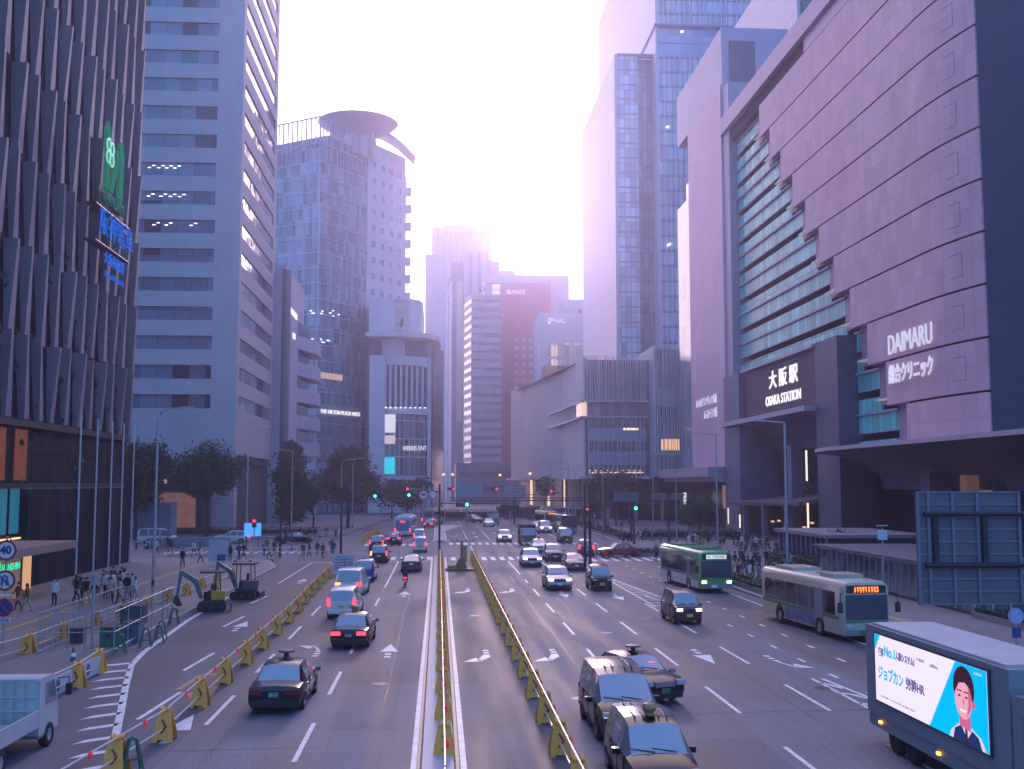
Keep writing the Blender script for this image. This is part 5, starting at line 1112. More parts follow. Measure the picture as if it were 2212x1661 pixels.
def stx(body, h, a, c, w, m_): 
    me = text_mesh(body, h, .003, .012 if h > .2 else 0).copy(); me.materials.clear(); me.materials.append(m_); o = obj('screen_lettering', me, S_, (x0-.075, 32.55-6.75*a, 1.42+1.94*c)); o.rotation_euler = (pi/2,0,-pi/2)
    xs = [v_.co.x for v_ in me.vertices]; o.scale = (w/(max(xs)-min(xs)),1,1); return o
stx('業界', .24, .07, .74, .42, inkp); stx('No.1', .40, .165, .78, .75, inkc); stx('人事システム!', .24, .315, .77, 1.25, inkp); stx('ジョブカン', .42, .165, .43, 1.75, inkc); stx('労務HR', .34, .405, .43, 1.2, inkp)
stx('シリーズ累計 25万社', .09, .46, .84, .5, inkp); stx('人事労務 No.1', .10, .585, .82, .5, inkp); stx('JOBKAN', .08, .94, .93, .38, shirt); stx('※ 当社調べ 2024年 導入企業数 累計', .05, .22, .09, 2.4, inkp)
# ---- motorcycle with rider
r = thing('motorcycle', 'black scooter with a red tail lamp waiting behind the teal hatchback', 'motorcycle', (*G(875,1268)[:2],0), 0)
for yy in (-.1,1.15):
    w_ = MB().lathe([(.18,-.06),(.27,-.06),(.29,0),(.27,.06),(.18,.06)], 16).build('wheel', rubb, r, .6, (0,yy,.29)); w_.rotation_euler = (0,pi/2,0)
MB().prism([(-.35,.5),(.2,.42),(.75,.35),(.85,.3),(1.05,.75),(.95,1.0),(.82,.98),(.6,.5),(.2,.62),(-.1,.82),(-.4,.8)], -.17, .17).build('body', blackp, r).data.transform(Matrix(((0,0,1,0),(1,0,0,0),(0,1,0,0),(0,0,0,1))))
MB().box(-.16,.16,-.4,.45,.78,.86).build('seat', blkm, r); MB().tube([(-.35,.78,1.05),(0,.9,1.0),(.35,.78,1.05)], .025, 6).build('handlebar', dkst, r)
obj('taillight', LM(.2,.1,.04), r, (0,-.42,.72), mats=[redl]); obj('number_plate', LM(.22,.14,.01), r, (0,-.43,.5), mats=[plate]); MB().cbox(0,-.25,.86,.36,.34,.32).build('top_box', blkm, r)
for sg in (1,-1): obj('mirror', LM(.1,.08,.02), r, (sg*.4,.82,1.22), mats=[blkm])
# ---- diggers
def digger(label, pos, rz, bodym, canopy):
    r = thing('excavator', label, 'excavator', (*pos,0), rz)
    for sg in (1,-1):
        n = 16; pr = []
        for i in range(n): a = 2*pi*i/n; pr.append(((.62 if cos(a) > 0 else -.62)+.26*cos(a), .28+.26*sin(a)))
        t_ = MB().prism(pr, sg*.55-.16, sg*.55+.16); t_.v = [(z_, x, y) for x, y, z_ in t_.v]; tr = t_.build('track', rubb, r, .5)
        for yy in (-.6,0,.6): w_ = MB().lathe([(.01,-.17),(.14,-.17),(.14,.17),(.01,.17)], 10).build('track_roller', dkst, tr, None, (sg*.55,yy,.28)); w_.rotation_euler = (0,pi/2,0)
    MB().prism([(-.55,-.75),(.55,-.75),(.6,-.2),(.55,.55),(-.55,.55),(-.6,-.2)], .56, .75).build('turntable', dkst, r)
    MB().prism([(-.6,-.8),(.6,-.8),(.66,-.45),(.62,.05),(-.62,.05),(-.66,-.45)], .75, 1.25).build('engine_cover', bodym, r, .5)
    MB().prism([(.2,-.6),(.6,-.6),(.62,.5),(.3,.5)], .75, 1.15).build('side_tank', blkm, r)
    MB().box(-.22,.22,-.15,.25,1.15,1.28).box(-.22,.22,-.25,-.13,1.2,1.75).build('seat', blkm, r)
    m = MB(); [m.tube([(x,y,.8 if y > 0 else 1.2),(x,y*.9,2.35)], .035, 6) for x, y in (((-.55,.5),(.55,.5),(-.55,-.55),(.55,-.55)) if canopy == 4 else ((-.5,-.5),(.5,-.5)))]; m.build('canopy_post', dkst, r)
    MB().box(-.68,.68,-.75,.75,2.35,2.45).build('canopy_roof', dkst, r)
    bm_ = mat('boom_teal', (.04,.13,.15), .5)
    MB().prism([(.5,.85),(.75,.75),(1.1,1.7),(1.9,2.3),(1.95,2.5),(1.75,2.5),(.9,1.95)], -.09, .09).build('boom', bm_, r).data.transform(Matrix(((0,0,1,0),(1,0,0,0),(0,1,0,0),(0,0,0,1))))
    MB().prism([(1.75,2.5),(1.97,2.55),(2.15,1.0),(2.0,.95)], -.07, .07).build('dipper_arm', bm_, r).data.transform(Matrix(((0,0,1,0),(1,0,0,0),(0,1,0,0),(0,0,0,1))))
    MB().prism([(2.0,1.0),(2.25,1.0),(2.3,.6),(2.05,.35),(1.75,.4),(1.85,.6)], -.25, .25).build('bucket', dkst, r).data.transform(Matrix(((0,0,1,0),(1,0,0,0),(0,1,0,0),(0,0,0,1))))
    MB().tube([(.6,.6,.95),(0,.6,.95)][::-1] and [(.0,.72,1.0),(.0,1.15,1.9)], .05, 6).build('hydraulic_cylinder', chrome, r)
    MB().box(-.75,.75,-1.2,-1.12,.1,.5).build('dozer_blade', dkst, r)
    return r
digger('compact excavator with a yellow engine cover parked on the closed lane', (-14.0,69.5), 1.75, mat('digger_yellow',(.5,.27,.03),.5), 2)
digger('compact dark excavator with a four post canopy behind the yellow one', (-13.2,76.5), 1.5, mat('digger_dark',(.05,.07,.09),.5), 4)
# ---------------------------------------------------------------- barricades and pipes
byel = mat('barricade_yellow', (.9,.36,.06), .6, var=.15, scale=4); pipem = mat('white_pipe', (.62,.58,.58), .35, .2); chev = mat('chevron_red', (.40,.03,.02), .5); gryn = mat('barricade_green', (.02,.13,.07), .55)
def barricade_parts():
    p = {}
    m = MB()                       # two leaning yellow side plates, seen from either road side, with rounded ears on top
    for sg in (1, -1):
        pr = [(-.27,0),(-.15,0),(-.12,.08),(.12,.08),(.15,0),(.27,0),(.26,.2),(.18,.66),(.17,.78),(.1,.84),(-.1,.84),(-.17,.78),(-.18,.66),(-.26,.2)]
        m.slab([(a, sg*(.26-.2*c/.8), c) for a, c in pr], (0, sg*.035, 0))
    p['plate'] = m.mesh('plate', byel)
    m = MB()
    for sg in (1, -1):
        for x in (-.09,.09): m.lathe([(.01,-.07),(.055,-.04),(.06,.02),(.03,.07),(.01,.08)], 8, 0, (x,sg*.07,.86))
    m.box(-.1,.1,-.1,.1,.7,.82); p['clamp_head'] = m.mesh('clamp_head', byel, .9)
    m = MB()
    for sg in (1, -1):
        f = lambda c: sg*(.26-.2*c/.8+.042)
        m.slab([(-.07,f(.3),.24),(.04,f(.42),.42),(-.07,f(.6),.60),(-.01,f(.6),.60),(.11,f(.42),.42),(-.01,f(.3),.24)], (0,sg*.012,0))
    p['chevron'] = m.mesh('chevron', chev)
    return p
BP = barricade_parts()
def barricade(label, x, y, rz, group, lod=0):
    r = thing('barricade', label, 'barricade', (x,y,0), rz, group)
    r.scale = (1.15,1.15,1.1)
    obj('plate', BP['plate'], r); obj('clamp_head', BP['clamp_head'], r)
    if lod < 2: obj('chevron', BP['chevron'], r)
    return r
lampm = mat('red_beacon', (.5,.01,.02), .3, emit=.15, ecol=(1,.05,.08))
def row(pts, rowname, where, lamps=True, far=False):
    """barricades through pts, linked by two pipes per bay"""
    for i, (x, y) in enumerate(pts):
        nx, ny = pts[min(i+1, len(pts)-1)]; px, py = pts[max(i-1, 0)]
        a = -atan2(nx-px, ny-py)
        barricade('yellow barricade, %s the camera in the %s' % (nth(i)+(' to' if i == 0 else ' from'), where), x, y, a, rowname, 0 if y < 90 else 1)
    m = MB(); tops = [(x,y,.84) for x, y in pts]; lows = [(x,y,.36) for x, y in pts]
    first = (pts[0][0]-(pts[1][0]-pts[0][0]), pts[0][1]-(pts[1][1]-pts[0][1]))
    r = thing('guard_pipe', 'two white guard pipes threaded through the %s' % where, 'guard rail', (*pts[0],0))
    q = [(x-pts[0][0],y-pts[0][1]) for x, y in ([first] if pts[0][1] < 35 else [])+pts]
    MB().tube([(x,y,.93) for x, y in q], .03, 6).build('top_pipe', pipem, r); MB().tube([(x,y,.38) for x, y in q], .028, 6).build('lower_pipe', pipem, r)
    if lamps:
        bm_ = MB().lathe([(.01,-.1),(.05,-.1),(.06,.02),(.03,.09),(.01,.1)], 8).mesh('beacon', lampm, .8)
        for (ax, ay), (bx, by) in list(zip(q, q[1:]))[:16]: obj('beacon', bm_, r, ((ax+bx)/2+.06,(ay+by)/2,.92))
mid = []; y = 32.2
while y < 117: mid.append((.2,y)); y += 4.62 if y < 60 else 3.6
row(mid, 'barricades on the median', 'row on the pale median strip')
rt = []; y = 28.0
while y < 116: rt.append((3.55,y)); y += 4.3 if y < 60 else 3.4
row(rt, 'barricades beside the oncoming lanes', 'row beside the oncoming lanes')
lf = [(-8.75,31.2),(-8.35,34.9),(-8.4,40.1),(-8.4,44.5),(-8.4,49.2),(-8.4,53.6),(-8.45,58.6),(-8.5,63.5),(-8.6,68.5),(-8.75,73.5),(-8.9,78.5),(-9.0,83.5),(-9.1,88.5),(-9.2,93.5)]
row(lf, 'barricades beside the left lanes', 'row beside the cars driving away')
row([(-10.2,150),(-9.9,155),(-9.7,160),(-9.6,165),(-9.7,170),(-9.8,176),(-10,182)], 'barricades beyond the left crossing', 'short row beyond the left crossing', False)
row([(-19.3,48),(-18.7,52),(-18.7,56.6),(-18.4,61),(-18.2,65),(-17.9,69.4),(-17.7,73.8),(-17.5,78),(-17.4,82.5),(-17.2,87),(-17,92)], 'barricades along the left pavement', 'row along the left pavement edge', False)
row([(-14.2,36.2),(-14.0,40.3),(-13.9,43.9),(-14.1,47.2)], 'barricades ahead of the flatbed truck', 'short row ahead of the white flatbed truck', False)
row([(-21.5,113),(-19,113.4),(-16.5,113.6),(-14,113.8),(-11.6,114)], 'barricades across the left crossing', 'row across the left crossing mouth', False)
# white low panels behind the flatbed row
for i, y in enumerate((38.3,42.1,45.6)):
    r = thing('water_barrier', 'pale panel with dark oval between barricades, %s from the flatbed truck' % nth(i), 'barrier', (-14.05,y,0), -.03, 'pale panels ahead of the flatbed truck')
    MB().box(-.04,.04,-1.5,1.5,.08,.72).build('panel', mat('pale_panel', (.42,.46,.52), .5), r); MB().slab([(.041,.22*cos(a*pi/6),.42+.24*sin(a*pi/6)) for a in range(12)], (.006,0,0)).build('oval_mark', mat('oval_ink', (.05,.08,.2), .5), r)
for i, (x, y, lb) in enumerate(((-14.7,52.4,'green A shaped barricade at the near corner of the works enclosure'),(-14.1,54.6,'green A shaped barricade behind the near corner one'),(-13.75,55.6,'green A shaped barricade closest to the road edge line'),(-14.0,57.2,'green A shaped barricade standing close beside the edge line one'),(-14.8,63.2,'green A shaped barricade just before the yellow excavator'),(-8.35,31.3,'green A shaped barricade touching the yellow one nearest the camera'))):
    r = thing('green_barricade', lb, 'barricade', (x,y,0), .1*i, 'green barricades')
    m = MB(); [m.tube([(.27*s_,q,0),(.1*s_,q*.4,.85),(0,q*.3,.9),(-.1*s_,q*.4,.85)], .035, 6) for s_ in (1,-1) for q in (.2,-.2)]; m.build('frame', gryn, r); MB().tube([(-.2,0,.32),(.2,0,.32)], .03, 6).build('crossbar', gryn, r)
# mesh enclosure with bins
r = thing('works_enclosure', 'wire mesh works enclosure on the left pavement edge', 'fence', (-16.5,58,0))
m = MB(); e_ = [(-1.6,-6.5),(1.7,-6.2),(1.4,6),(-1.5,6.2)]
for a, c in zip(e_, e_[1:]+e_[:1]):
    for i in range(5): t_ = i/5; x, y = a[0]+(c[0]-a[0])*t_, a[1]+(c[1]-a[1])*t_; m.tube([(x,y,.1),(x,y,2.0)], .03, 5)
    for z_ in (.3,1.1,2.0): m.tube([(*a,z_),(*c,z_)], .022, 5)
m.build('frame', mat('fence_steel',(.34,.38,.42),.4,.4), r)
m = MB()
for a, c in zip(e_, e_[1:]+e_[:1]):
    n = int(hypot(c[0]-a[0],c[1]-a[1])/.25)
    for i in range(n): t_ = i/n; x, y = a[0]+(c[0]-a[0])*t_, a[1]+(c[1]-a[1])*t_; m.box(x-.005,x+.005,y-.005,y+.005,.3,2.0)
m.build('mesh', mat('mesh_teal',(.06,.16,.17),.5,.3), r)
def crate(name, lb, x, y, sx, sy, sz, mm, z0=.0):
    r = thing(name, lb, 'container', (x,y,z0), .05); MB().cbox(0,0,0,sx,sy,sz).build('body', mm, r); MB().cbox(0,0,sz,sx+.06,sy+.06,.07).build('lid', mat('lid_dark',(.03,.05,.05),.5), r); MB().box(-.12,.12,-sy/2-.03,-sy/2,sz*.6,sz*.75).build('handle', dkst, r)
crate('storage_bin','green tool bin standing in the mesh enclosure',-15.6,54.2,.9,1.2,1.0,gryn); crate('storage_bin','blue grey box beside the green tool bin',-15.2,56.4,.8,1.3,.95,mat('box_blue',(.08,.13,.22),.5)); crate('storage_bin','dark slate box at the far end of the mesh enclosure',-16.8,62.4,1.2,1.2,1.1,mat('box_slate',(.04,.05,.07),.6)); crate('storage_bin','maroon drum shaped bin left of the green tool bin',-17.5,55.2,.6,.6,.8,mat('bin_maroon',(.12,.03,.05),.6))
# traffic cones
def cone(lb, x, y, mm): 
    r = thing('traffic_cone', lb, 'cone', (x,y,0)); MB().lathe([(.01,.0),(.2,.0),(.2,.04),(.15,.05),(.05,.68),(.01,.7)], 12).build('cone_body', mm, r, .6); MB().lathe([(.105,.34),(.12,.34),(.095,.5),(.085,.5)], 12).build('white_band', whitem, r)
conr = mat('cone_red',(.5,.03,.04),.5); cone('green cone standing in front of the mesh enclosure',-15.9,49.6,gryn); cone('red cone at the left crossing, the one beside a dark pole',-16.7,112,conr); cone('red cone at the left crossing nearer the parked notice board',-18.6,110.6,conr); cone('red cone at the far right beyond the waiting taxi',26.5,150,conr); cone('small orange cone in the middle of the far junction',-.6,226,mat('cone_orange',(.5,.15,.03),.5))
# ---------------------------------------------------------------- lamp posts, poles, signs, signals
postm = mat('lamp_post_grey', (.36,.36,.42), .45, .4)
def lamp_post(lb, u, v, vtop, arm, style='curve', X=None, r0=.11, group='street lamps', pos=None):
    p = G(u, v) if pos is None else Vector((*pos,0)); h = PY(u, vtop, p.y).z
    r = thing('street_lamp', lb, 'street lamp', p, 0, group); ax = arm*p.y/FOC
    if style == 'curve': pts = [(0,0,0),(0,0,h*.5),(0,0,h-1.0),(ax*.12,0,h-.35),(ax*.35,0,h-.08),(ax,0,h)]
    else: pts = [(0,0,0),(0,0,h*.5),(0,0,h)]
    MB().tube(pts, [r0,r0*.85,r0*.7]+[r0*.5]*(len(pts)-3) if len(pts) > 3 else [r0,r0*.8,r0*.6], 10).build('pole', postm, r, .9)
    if style != 'curve': MB().tube([(0,0,h-.05),(ax,0,h+.12)], r0*.45, 8).build('arm', postm, r)
    hd = MB().box(-.42,.42,-.13,.13,-.05,.06); o_ = hd.build('lamp_head', postm, r, loc=(ax*1.02,0,h+(.02 if style == 'curve' else .15)))
    MB().box(-.32,.32,-.09,.09,-.075,-.05).build('lens', mat('lamp_lens',(.6,.6,.62),.2), o_)
    MB().cbox(0,0,.0,.36,.36,.12).build('base_plate', postm, r); MB().box(-.09,.09,-r0-.03,-r0+.04,.7,1.2).build('access_door', dkst, r)
    if style == 'crossbar': pass
    return r
lamp_post('tall grey street lamp with curved arm in front of the department store',330,1290,880,60)
lamp_post('grey street lamp with curved arm in front of the grey office tower',532,1180,926,46)
lamp_post('straight grey street lamp in front of the cone shaped tree',629,1160,973,-30,'straight')
lamp_post('slim street lamp with curved arm left of the round tree',736,1150,992,24)
lamp_post('slim street lamp with curved arm right of the round tree',761,1150,990,18)
lamp_post('tall street lamp with flat head in front of the station gate',1702,1250,912,-52,'straight',r0=.14)
lamp_post('tall street lamp with flat head in front of the hotel canopy',1551,1205,938,-40,'straight')
for i, (u, v, vt, a) in enumerate(((1303,1165,1008,-26),(1228,1140,1000,-24),(1190,1130,996,-22),(1462,1190,985,-30),(1412,1172,1002,-26),(1243,1143,1015,-26))):
    lamp_post('distant flat headed street lamp by the right kerb, %s from the camera' % nth(sorted([1165,1140,1130,1190,1172,1143], reverse=True).index(v)),u,v,vt,a,'straight',r0=.09,group='distant lamps on the right kerb')
signd = mat('sign_white', (.68,.68,.7), .5); signr = mat('sign_red', (.42,.02,.05), .5); signb = mat('sign_blue', (.02,.05,.24), .5); back = mat('sign_back_grey',(.25,.27,.32),.5,.3)
def disc(r, cx, z, rad, rim, face, name='sign_disc', y=-.06):
    o = MB().lathe([(.01,0),(rad,0),(rad,.03),(.01,.03)], 24).build(name, rim, r, None, (cx,y,z)); o.rotation_euler = (pi/2,0,0); MB().lathe([(.01,.034),(rad*.78,.034),(rad*.78,.04),(.01,.04)], 24).build('sign_face', face, o); return o
r = thing('road_sign_post', 'post with round 40 speed limit, no U turn and no parking signs', 'road sign', (-20.2,53.0,0))
MB().tube([(0,0,0),(0,0,5.4)], .05, 8).build('post', postm, r)
for z_, f_, rm in ((4.75,signd,signr),(3.35,signd,signr),(2.1,signb,signr)): disc(r, 0, z_, .48 if z_ > 3 else .42, rm, f_)
lettering('40', .5, signb, r, (0,-.13,4.75), '-y', .006, bold=.02)
m = MB(); m.tube([(-.12,-.13,3.1),(-.12,-.13,3.5),(0,-.13,3.6),(.12,-.13,3.5),(.12,-.13,3.25)], .04, 5); m.slab([(.0,-.13,3.3),(.24,-.13,3.3),(.12,-.13,3.1)], (0,-.01,0)); m.tube([(-.3,-.14,3.65),(.3,-.14,3.05)], .03, 4); m.build('turn_mark', signb, r)
MB().tube([(-.28,-.13,2.38),(.28,-.13,1.82)], .035, 4).build('slash', signr, r)
MB().box(-.3,.3,-.08,-.04,2.62,2.74).build('supplement_plate', signd, r); lettering('駐停車', .18, signb, r, (0,-.09,1.5), '-y', .004); MB().box(-.33,.33,-.08,-.05,1.4,1.6).build('supplement_plate', signd, r)
r = thing('road_sign_post', 'bare grey post with a short cap standing in the works enclosure', 'post', (-16.2,53.2,0)); MB().tube([(0,0,0),(0,0,3.3)], .06, 8).build('post', postm, r); MB().lathe([(.01,.0),(.12,.0),(.12,.4),(.01,.42)], 10).build('cap', mat('cap_blue',(.2,.26,.38),.5), r, loc=(0,0,3.2))
blkp = mat('black_pole', (.012,.013,.018), .5)
gol = glow('signal_green', (.05,1,.7), 4.5); rol = glow('signal_red', (1,.02,.06), 5.); offl = mat('signal_off', (.02,.025,.025), .3)
def signal(r, x, z, lit, face=-1, n=3, vertical=False, y=0., s=1.):
    h = MB(); h.box(-.62*s,.62*s,-.12,.12,-.22*s,.22*s) if not vertical else h.box(-.2*s,.2*s,-.12,.12,-.42*s,.42*s)
    o = h.build('signal_head', blkp, r, None, (x,y,z))
    for i in range(n if not vertical else 2):
        px, pz = (-.38*s+.38*s*i, 0) if not vertical else (0, .2*s-.4*s*i)
        l = MB().lathe([(.01,.03),(.1*s,.02),(.15*s,.0)], 14).build('signal_lens', (rol if lit == 'r' else gol) if (i == (0 if lit == 'g' else 2) and not vertical) or (vertical and i == (0 if lit == 'r' else 1)) else offl, o, .8, (px,-.125,pz)); l.rotation_euler = (pi/2,0,0)
    return o
def mast(lb, x, y, h, arms, m_=blkp, rad=.13):
    r = thing('signal_mast', lb, 'traffic signal', (x,y,0)); MB().tube([(0,0,0),(0,0,h)], [rad,rad*.8], 8).build('pole', m_, r)
    for (x1, z_, sig) in arms:
        MB().tube([(0,0,z_),(x1,0,z_)], .06, 6).build('arm', m_, r)
        for dx, lit in sig: signal(r, dx, z_-.05, lit, y=-.05)
    return r
p = G(949,1203); hz_ = lambda v, Y: PY(0, v, Y).z
r = mast('black signal mast on the median with a long right arm and round speed signs', p.x, p.y, hz_(1046,p.y), [(8.4,hz_(1088,p.y),[])])
Yc = p.y; MB().tube([(0,0,7.0),(-4,0,7.0)], .05, 6).build('arm', blkp, r)
Pm = lambda u, v: PY(u, v, Yc)
signal(r, Pm(891,1070).x-p.x, Pm(0,1070).z, 'g'); signal(r, Pm(818,1072).x-p.x, Pm(0,1072).z, 'g'); MB().tube([(Pm(818,1072).x-p.x,0,7.0),(-4,0,7.0)], .04, 6).build('arm', blkp, r)
for u, f_ in ((915,signd),(934,signd)): disc(r, Pm(u,1069).x-p.x, Pm(u,1069).z, .55, signr, f_, y=-.2)
lettering('40', .5, signb, r, (Pm(915,1069).x-p.x,-.27,Pm(0,1069).z), '-y', .006, bold=.02); MB().tube([(Pm(929,0).x-p.x,-.26,Pm(0,1063).z),(Pm(939,0).x-p.x,-.26,Pm(0,1076).z)], .05, 4).build('turn_mark', signb, r)
MB().box(6.6,8.6,-.1,.1,hz_(1098,Yc)-.4,hz_(1098,Yc)+.35).build('sign_back', blkp, r)
for lb, u, v, vt, arm, vz in (('black pole pair, left one, carrying a double arm over the oncoming lanes',1264,1235,1044,-12.2,1082),('black pole pair, right one, with a short arm towards the pavement',1275,1238,1046,6.2,1091)):
    p = G(u, v); r = mast(lb, p.x, p.y, hz_(vt,p.y), [(arm,hz_(vz,p.y),[])]); MB().tube([(0,0,hz_(vz,p.y)+.22),(arm,0,hz_(vz,p.y)+.22)], .045, 6).build('arm', blkp, r)
    if arm < 0: MB().box(arm*.95,arm*.95+2.4,-.1,.1,hz_(vz,p.y)+.3,hz_(vz,p.y)+1.5).build('sign_back', back, r); signal(r, arm*.9, hz_(vz+9,p.y), 'x')
    else: MB().box(arm*.35,arm*.7,-.1,.1,hz_(vz,p.y)+.25,hz_(vz,p.y)+1.1).build('sign_back', mat('back_dark',(.1,.11,.14),.6), r); signal(r, arm*.6, hz_(vz+9,p.y), 'x')
for lb, u, v, vt in (('plain black pole left of the black and grey pole pair on the right pavement',1363,1172,1090),('plain tall black pole at the corner by the right crossing',1369,1178,1040),('black pole beside the green fronted bus',1445,1200,1060),('tall black pole in front of the round tree on the left',736,1200,1055),('black pole by the crossing beside a red cone',605,1205,1110)):
    p = G(u, v); r = thing('utility_pole', lb, 'pole', p); h = hz_(vt,p.y); MB().tube([(0,0,0),(0,0,h)], [.14,.11], 8).build('pole', blkp, r); MB().cbox(.0,-.16,1.6,.3,.2,.5).build('control_box', blkp, r); MB().cbox(0,0,0,.4,.4,.1).build('base', dkst, r)
for lb, u, v, Y, lit in (('red signal hanging over the far junction, left of the pair',975,1056,205,'r'),('red signal over the far junction, right of the pair',1068,1056,205,'r'),('small red signal beyond the black poles',1185,1061,190,'r'),('red signal above the green one on the left corner',874,1056,170,'r')):
    q = PY(u, v, Y); r = thing('signal_mast', lb, 'traffic signal', (q.x+3,Y,0)); MB().tube([(0,0,0),(0,0,q.z+.6)], .1, 8).build('pole', postm, r); MB().tube([(0,0,q.z),(-3,0,q.z)], .05, 6).build('arm', postm, r); signal(r, -3, q.z, lit, s=1.15)
p = G(548,1192); r = thing('signal_mast', 'pedestrian signal showing red beside a blue notice board', 'traffic signal', p); MB().tube([(0,0,0),(0,0,3.4)], .07, 8).build('pole', postm, r); signal(r, 0, PY(0,1131,p.y).z, 'r', vertical=True, s=1.2)
p = G(545,1185); r = thing('notice_board', 'bright blue lit notice board by the left crossing', 'sign board', p); MB().box(-1.0,1.0,-.08,.08,1.5,3.1).build('board', glow('board_blue',(.08,.35,1.),1.1), r); MB().tube([(-.7,0,0),(-.7,0,3.1)], .05, 6).build('post', dkst, r); MB().tube([(.7,0,0),(.7,0,3.1)], .05, 6).build('post', dkst, r)
p = G(742,1240); r = thing('notice_board', 'white works notice board with small writing on the closed lane', 'sign board', p); MB().box(-.95,.95,-.03,.03,.2,1.75).build('board', mat('notice_white',(.5,.52,.62),.5), r); MB().box(-.8,.8,-.045,-.031,.5,1.5).build('writing_lines', panel('notice_lines',(.5,.52,.62),5,.24,.1,.4), r); MB().tube([(-.6,.02,0),(-.6,.02,1.7)], .03, 6).build('post', dkst, r); MB().tube([(.6,.02,0),(.6,.02,1.7)], .03, 6).build('post', dkst, r)
p = G(471,1225); r = thing('notice_board', 'pale poster panel with a blue pictogram on the left plaza', 'sign board', p); MB().box(-.9,.9,-.04,.04,.5,2.6).build('board', mat('poster_pale',(.45,.45,.55),.5), r); MB().box(-.1,.7,-.06,-.041,.6,1.2).build('pictogram', signb, r); MB().tube([(0,.05,0),(0,.05,2.4)], .05, 6).build('post', dkst, r)
# orange lamps hung along the far street
om = glow('orange_globe', (1,.35,.08), 3.2); gm = MB().lathe([(.01,-.3),(.26,-.2),(.34,0),(.26,.2),(.01,.3)], 12).mesh('globe', om, .9)
for i, (u, v, Y) in enumerate(((1333,1018,232),(1145,1023,262),(1080,1026,280),(958,1025,285),(978,1025,285),(913,1024,300),(858,1030,300),(1146,1023,262))[:7]):
    q = PY(u, v, Y); r = thing('globe_lamp', 'orange globe lamp glowing over the far street, number %s from the right' % ('one two three four five six seven'.split()[i]) if 0 else 'orange globe lamp over the far street, %s from the podium corner' % nth(i).replace('nearest','first'), 'street lamp', (q.x,Y,0), 0, 'orange globe lamps'); MB().tube([(0,.2,0),(0,.2,q.z)], .06, 6).build('pole', postm, r); obj('globe', gm, r, (0,0,q.z))
# big road sign seen from behind
r = thing('road_sign_gantry', 'back of a large ribbed aluminium road sign on dark pipes at the right edge', 'road sign', (17.8,36.5,0))
zt, zb_ = PY(0,1062,36.5).z, PY(0,1322,36.5).z
xa, xb = PY(1981,1190,36.5).x-17.8, PY(2206,1190,36.5).x-17.8
alum = mat('aluminium_sheet', (.12,.11,.13), .6, .1, var=.12, scale=.8)
MB().box(xa,xb,0,.06,zb_,zt).build('panel', alum, r)
m = MB(); [m.box(x-.05,x+.05,-.07,-.002,zb_,zt) for x in (xa+.05,xa+.42,xa+1.28,xa+2.15,xb-.05)]; m.build('upright_rib', mat('rib_alum',(.15,.16,.21),.5,.2), r)
m = MB(); [m.box(xa,xb,-.05,-.003,z_-.03,z_+.03) for z_ in [zb_+.03+(zt-zb_-.06)*i/9 for i in range(10)]]; m.build('cross_rib', MATS['rib_alum'], r)
for v in (1114,1231): z_ = PY(0,v,36.4).z; MB().tube([(xa+.2,-.2,z_),(8,-.2,z_)], .085, 10).build('support_pipe', blkp, r)
for x in (xa+.62,xa+2.35): MB().box(x-.09,x+.09,-.16,-.075,PY(0,1231,36.4).z,PY(0,1114,36.4).z).build('clamp_bar', blkp, r)
MB().tube([(7.6,-.2,0),(7.6,-.2,8)], .16, 10).build('post', blkp, r)
# glass shelter (station stairs)
r = thing('glass_shelter', 'long glass walled stair shelter on the right pavement', 'shelter', (31.5,63,0))
gs = panes('shelter_glass', 1.1, 2.7, (.05,.11,.13), (.025,.05,.06), .6, .0, rough=.08, spec=.9); fr_ = mat('shelter_frame',(.36,.40,.46),.4,.4)
MB().box(-.03,.03,0.1,26,.3,2.55).build('side_glass', gs, r); MB().box(0.05,8,-.03,.03,.3,2.55).build('front_glass', gs, r); MB().box(-.1,8,-.1,26,.15,.32).build('plinth', mat('plinth_dark',(.03,.03,.04),.6), r)
m = MB(); [m.box(-.07,.07,y-.05,y+.05,.3,2.6) for y in [1.1*i for i in range(24)]]; [m.box(x-.05,x+.05,-.08,.06,.3,2.6) for x in [1.1*i for i in range(8)]]; m.box(-.1,.1,-.1,26,2.55,2.7); m.box(-.1,8,-.1,.1,2.55,2.7); m.build('frame', fr_, r)
MB().box(-.4,8,6,27,2.7,2.85).build('roof', mat('shelter_roof',(.10,.11,.14),.5), r); MB().box(1.2,8,2,26,.15,2.5).build('stair_core', mat('stair_dark',(.015,.02,.025),.6), r)
r = thing('vent_house', 'dark colonnaded vent house with vertical fins behind the glass shelter', 'building', (33.5,92,0))
MB().box(0,9,0,14,.15,3.2).build('wall', mat('vent_dark_wall',(.03,.04,.05),.6), r); m = MB(); [m.box(-.25,-.01,.3+1.3*i,.6+1.3*i,.15,3.2) for i in range(11)]; m.build('fin', mat('vent_fin',(.16,.18,.24),.5), r); MB().box(-.5,9,-.4,14.4,3.2,3.5).build('roof', mat('vent_roof',(.2,.18,.22),.6), r)
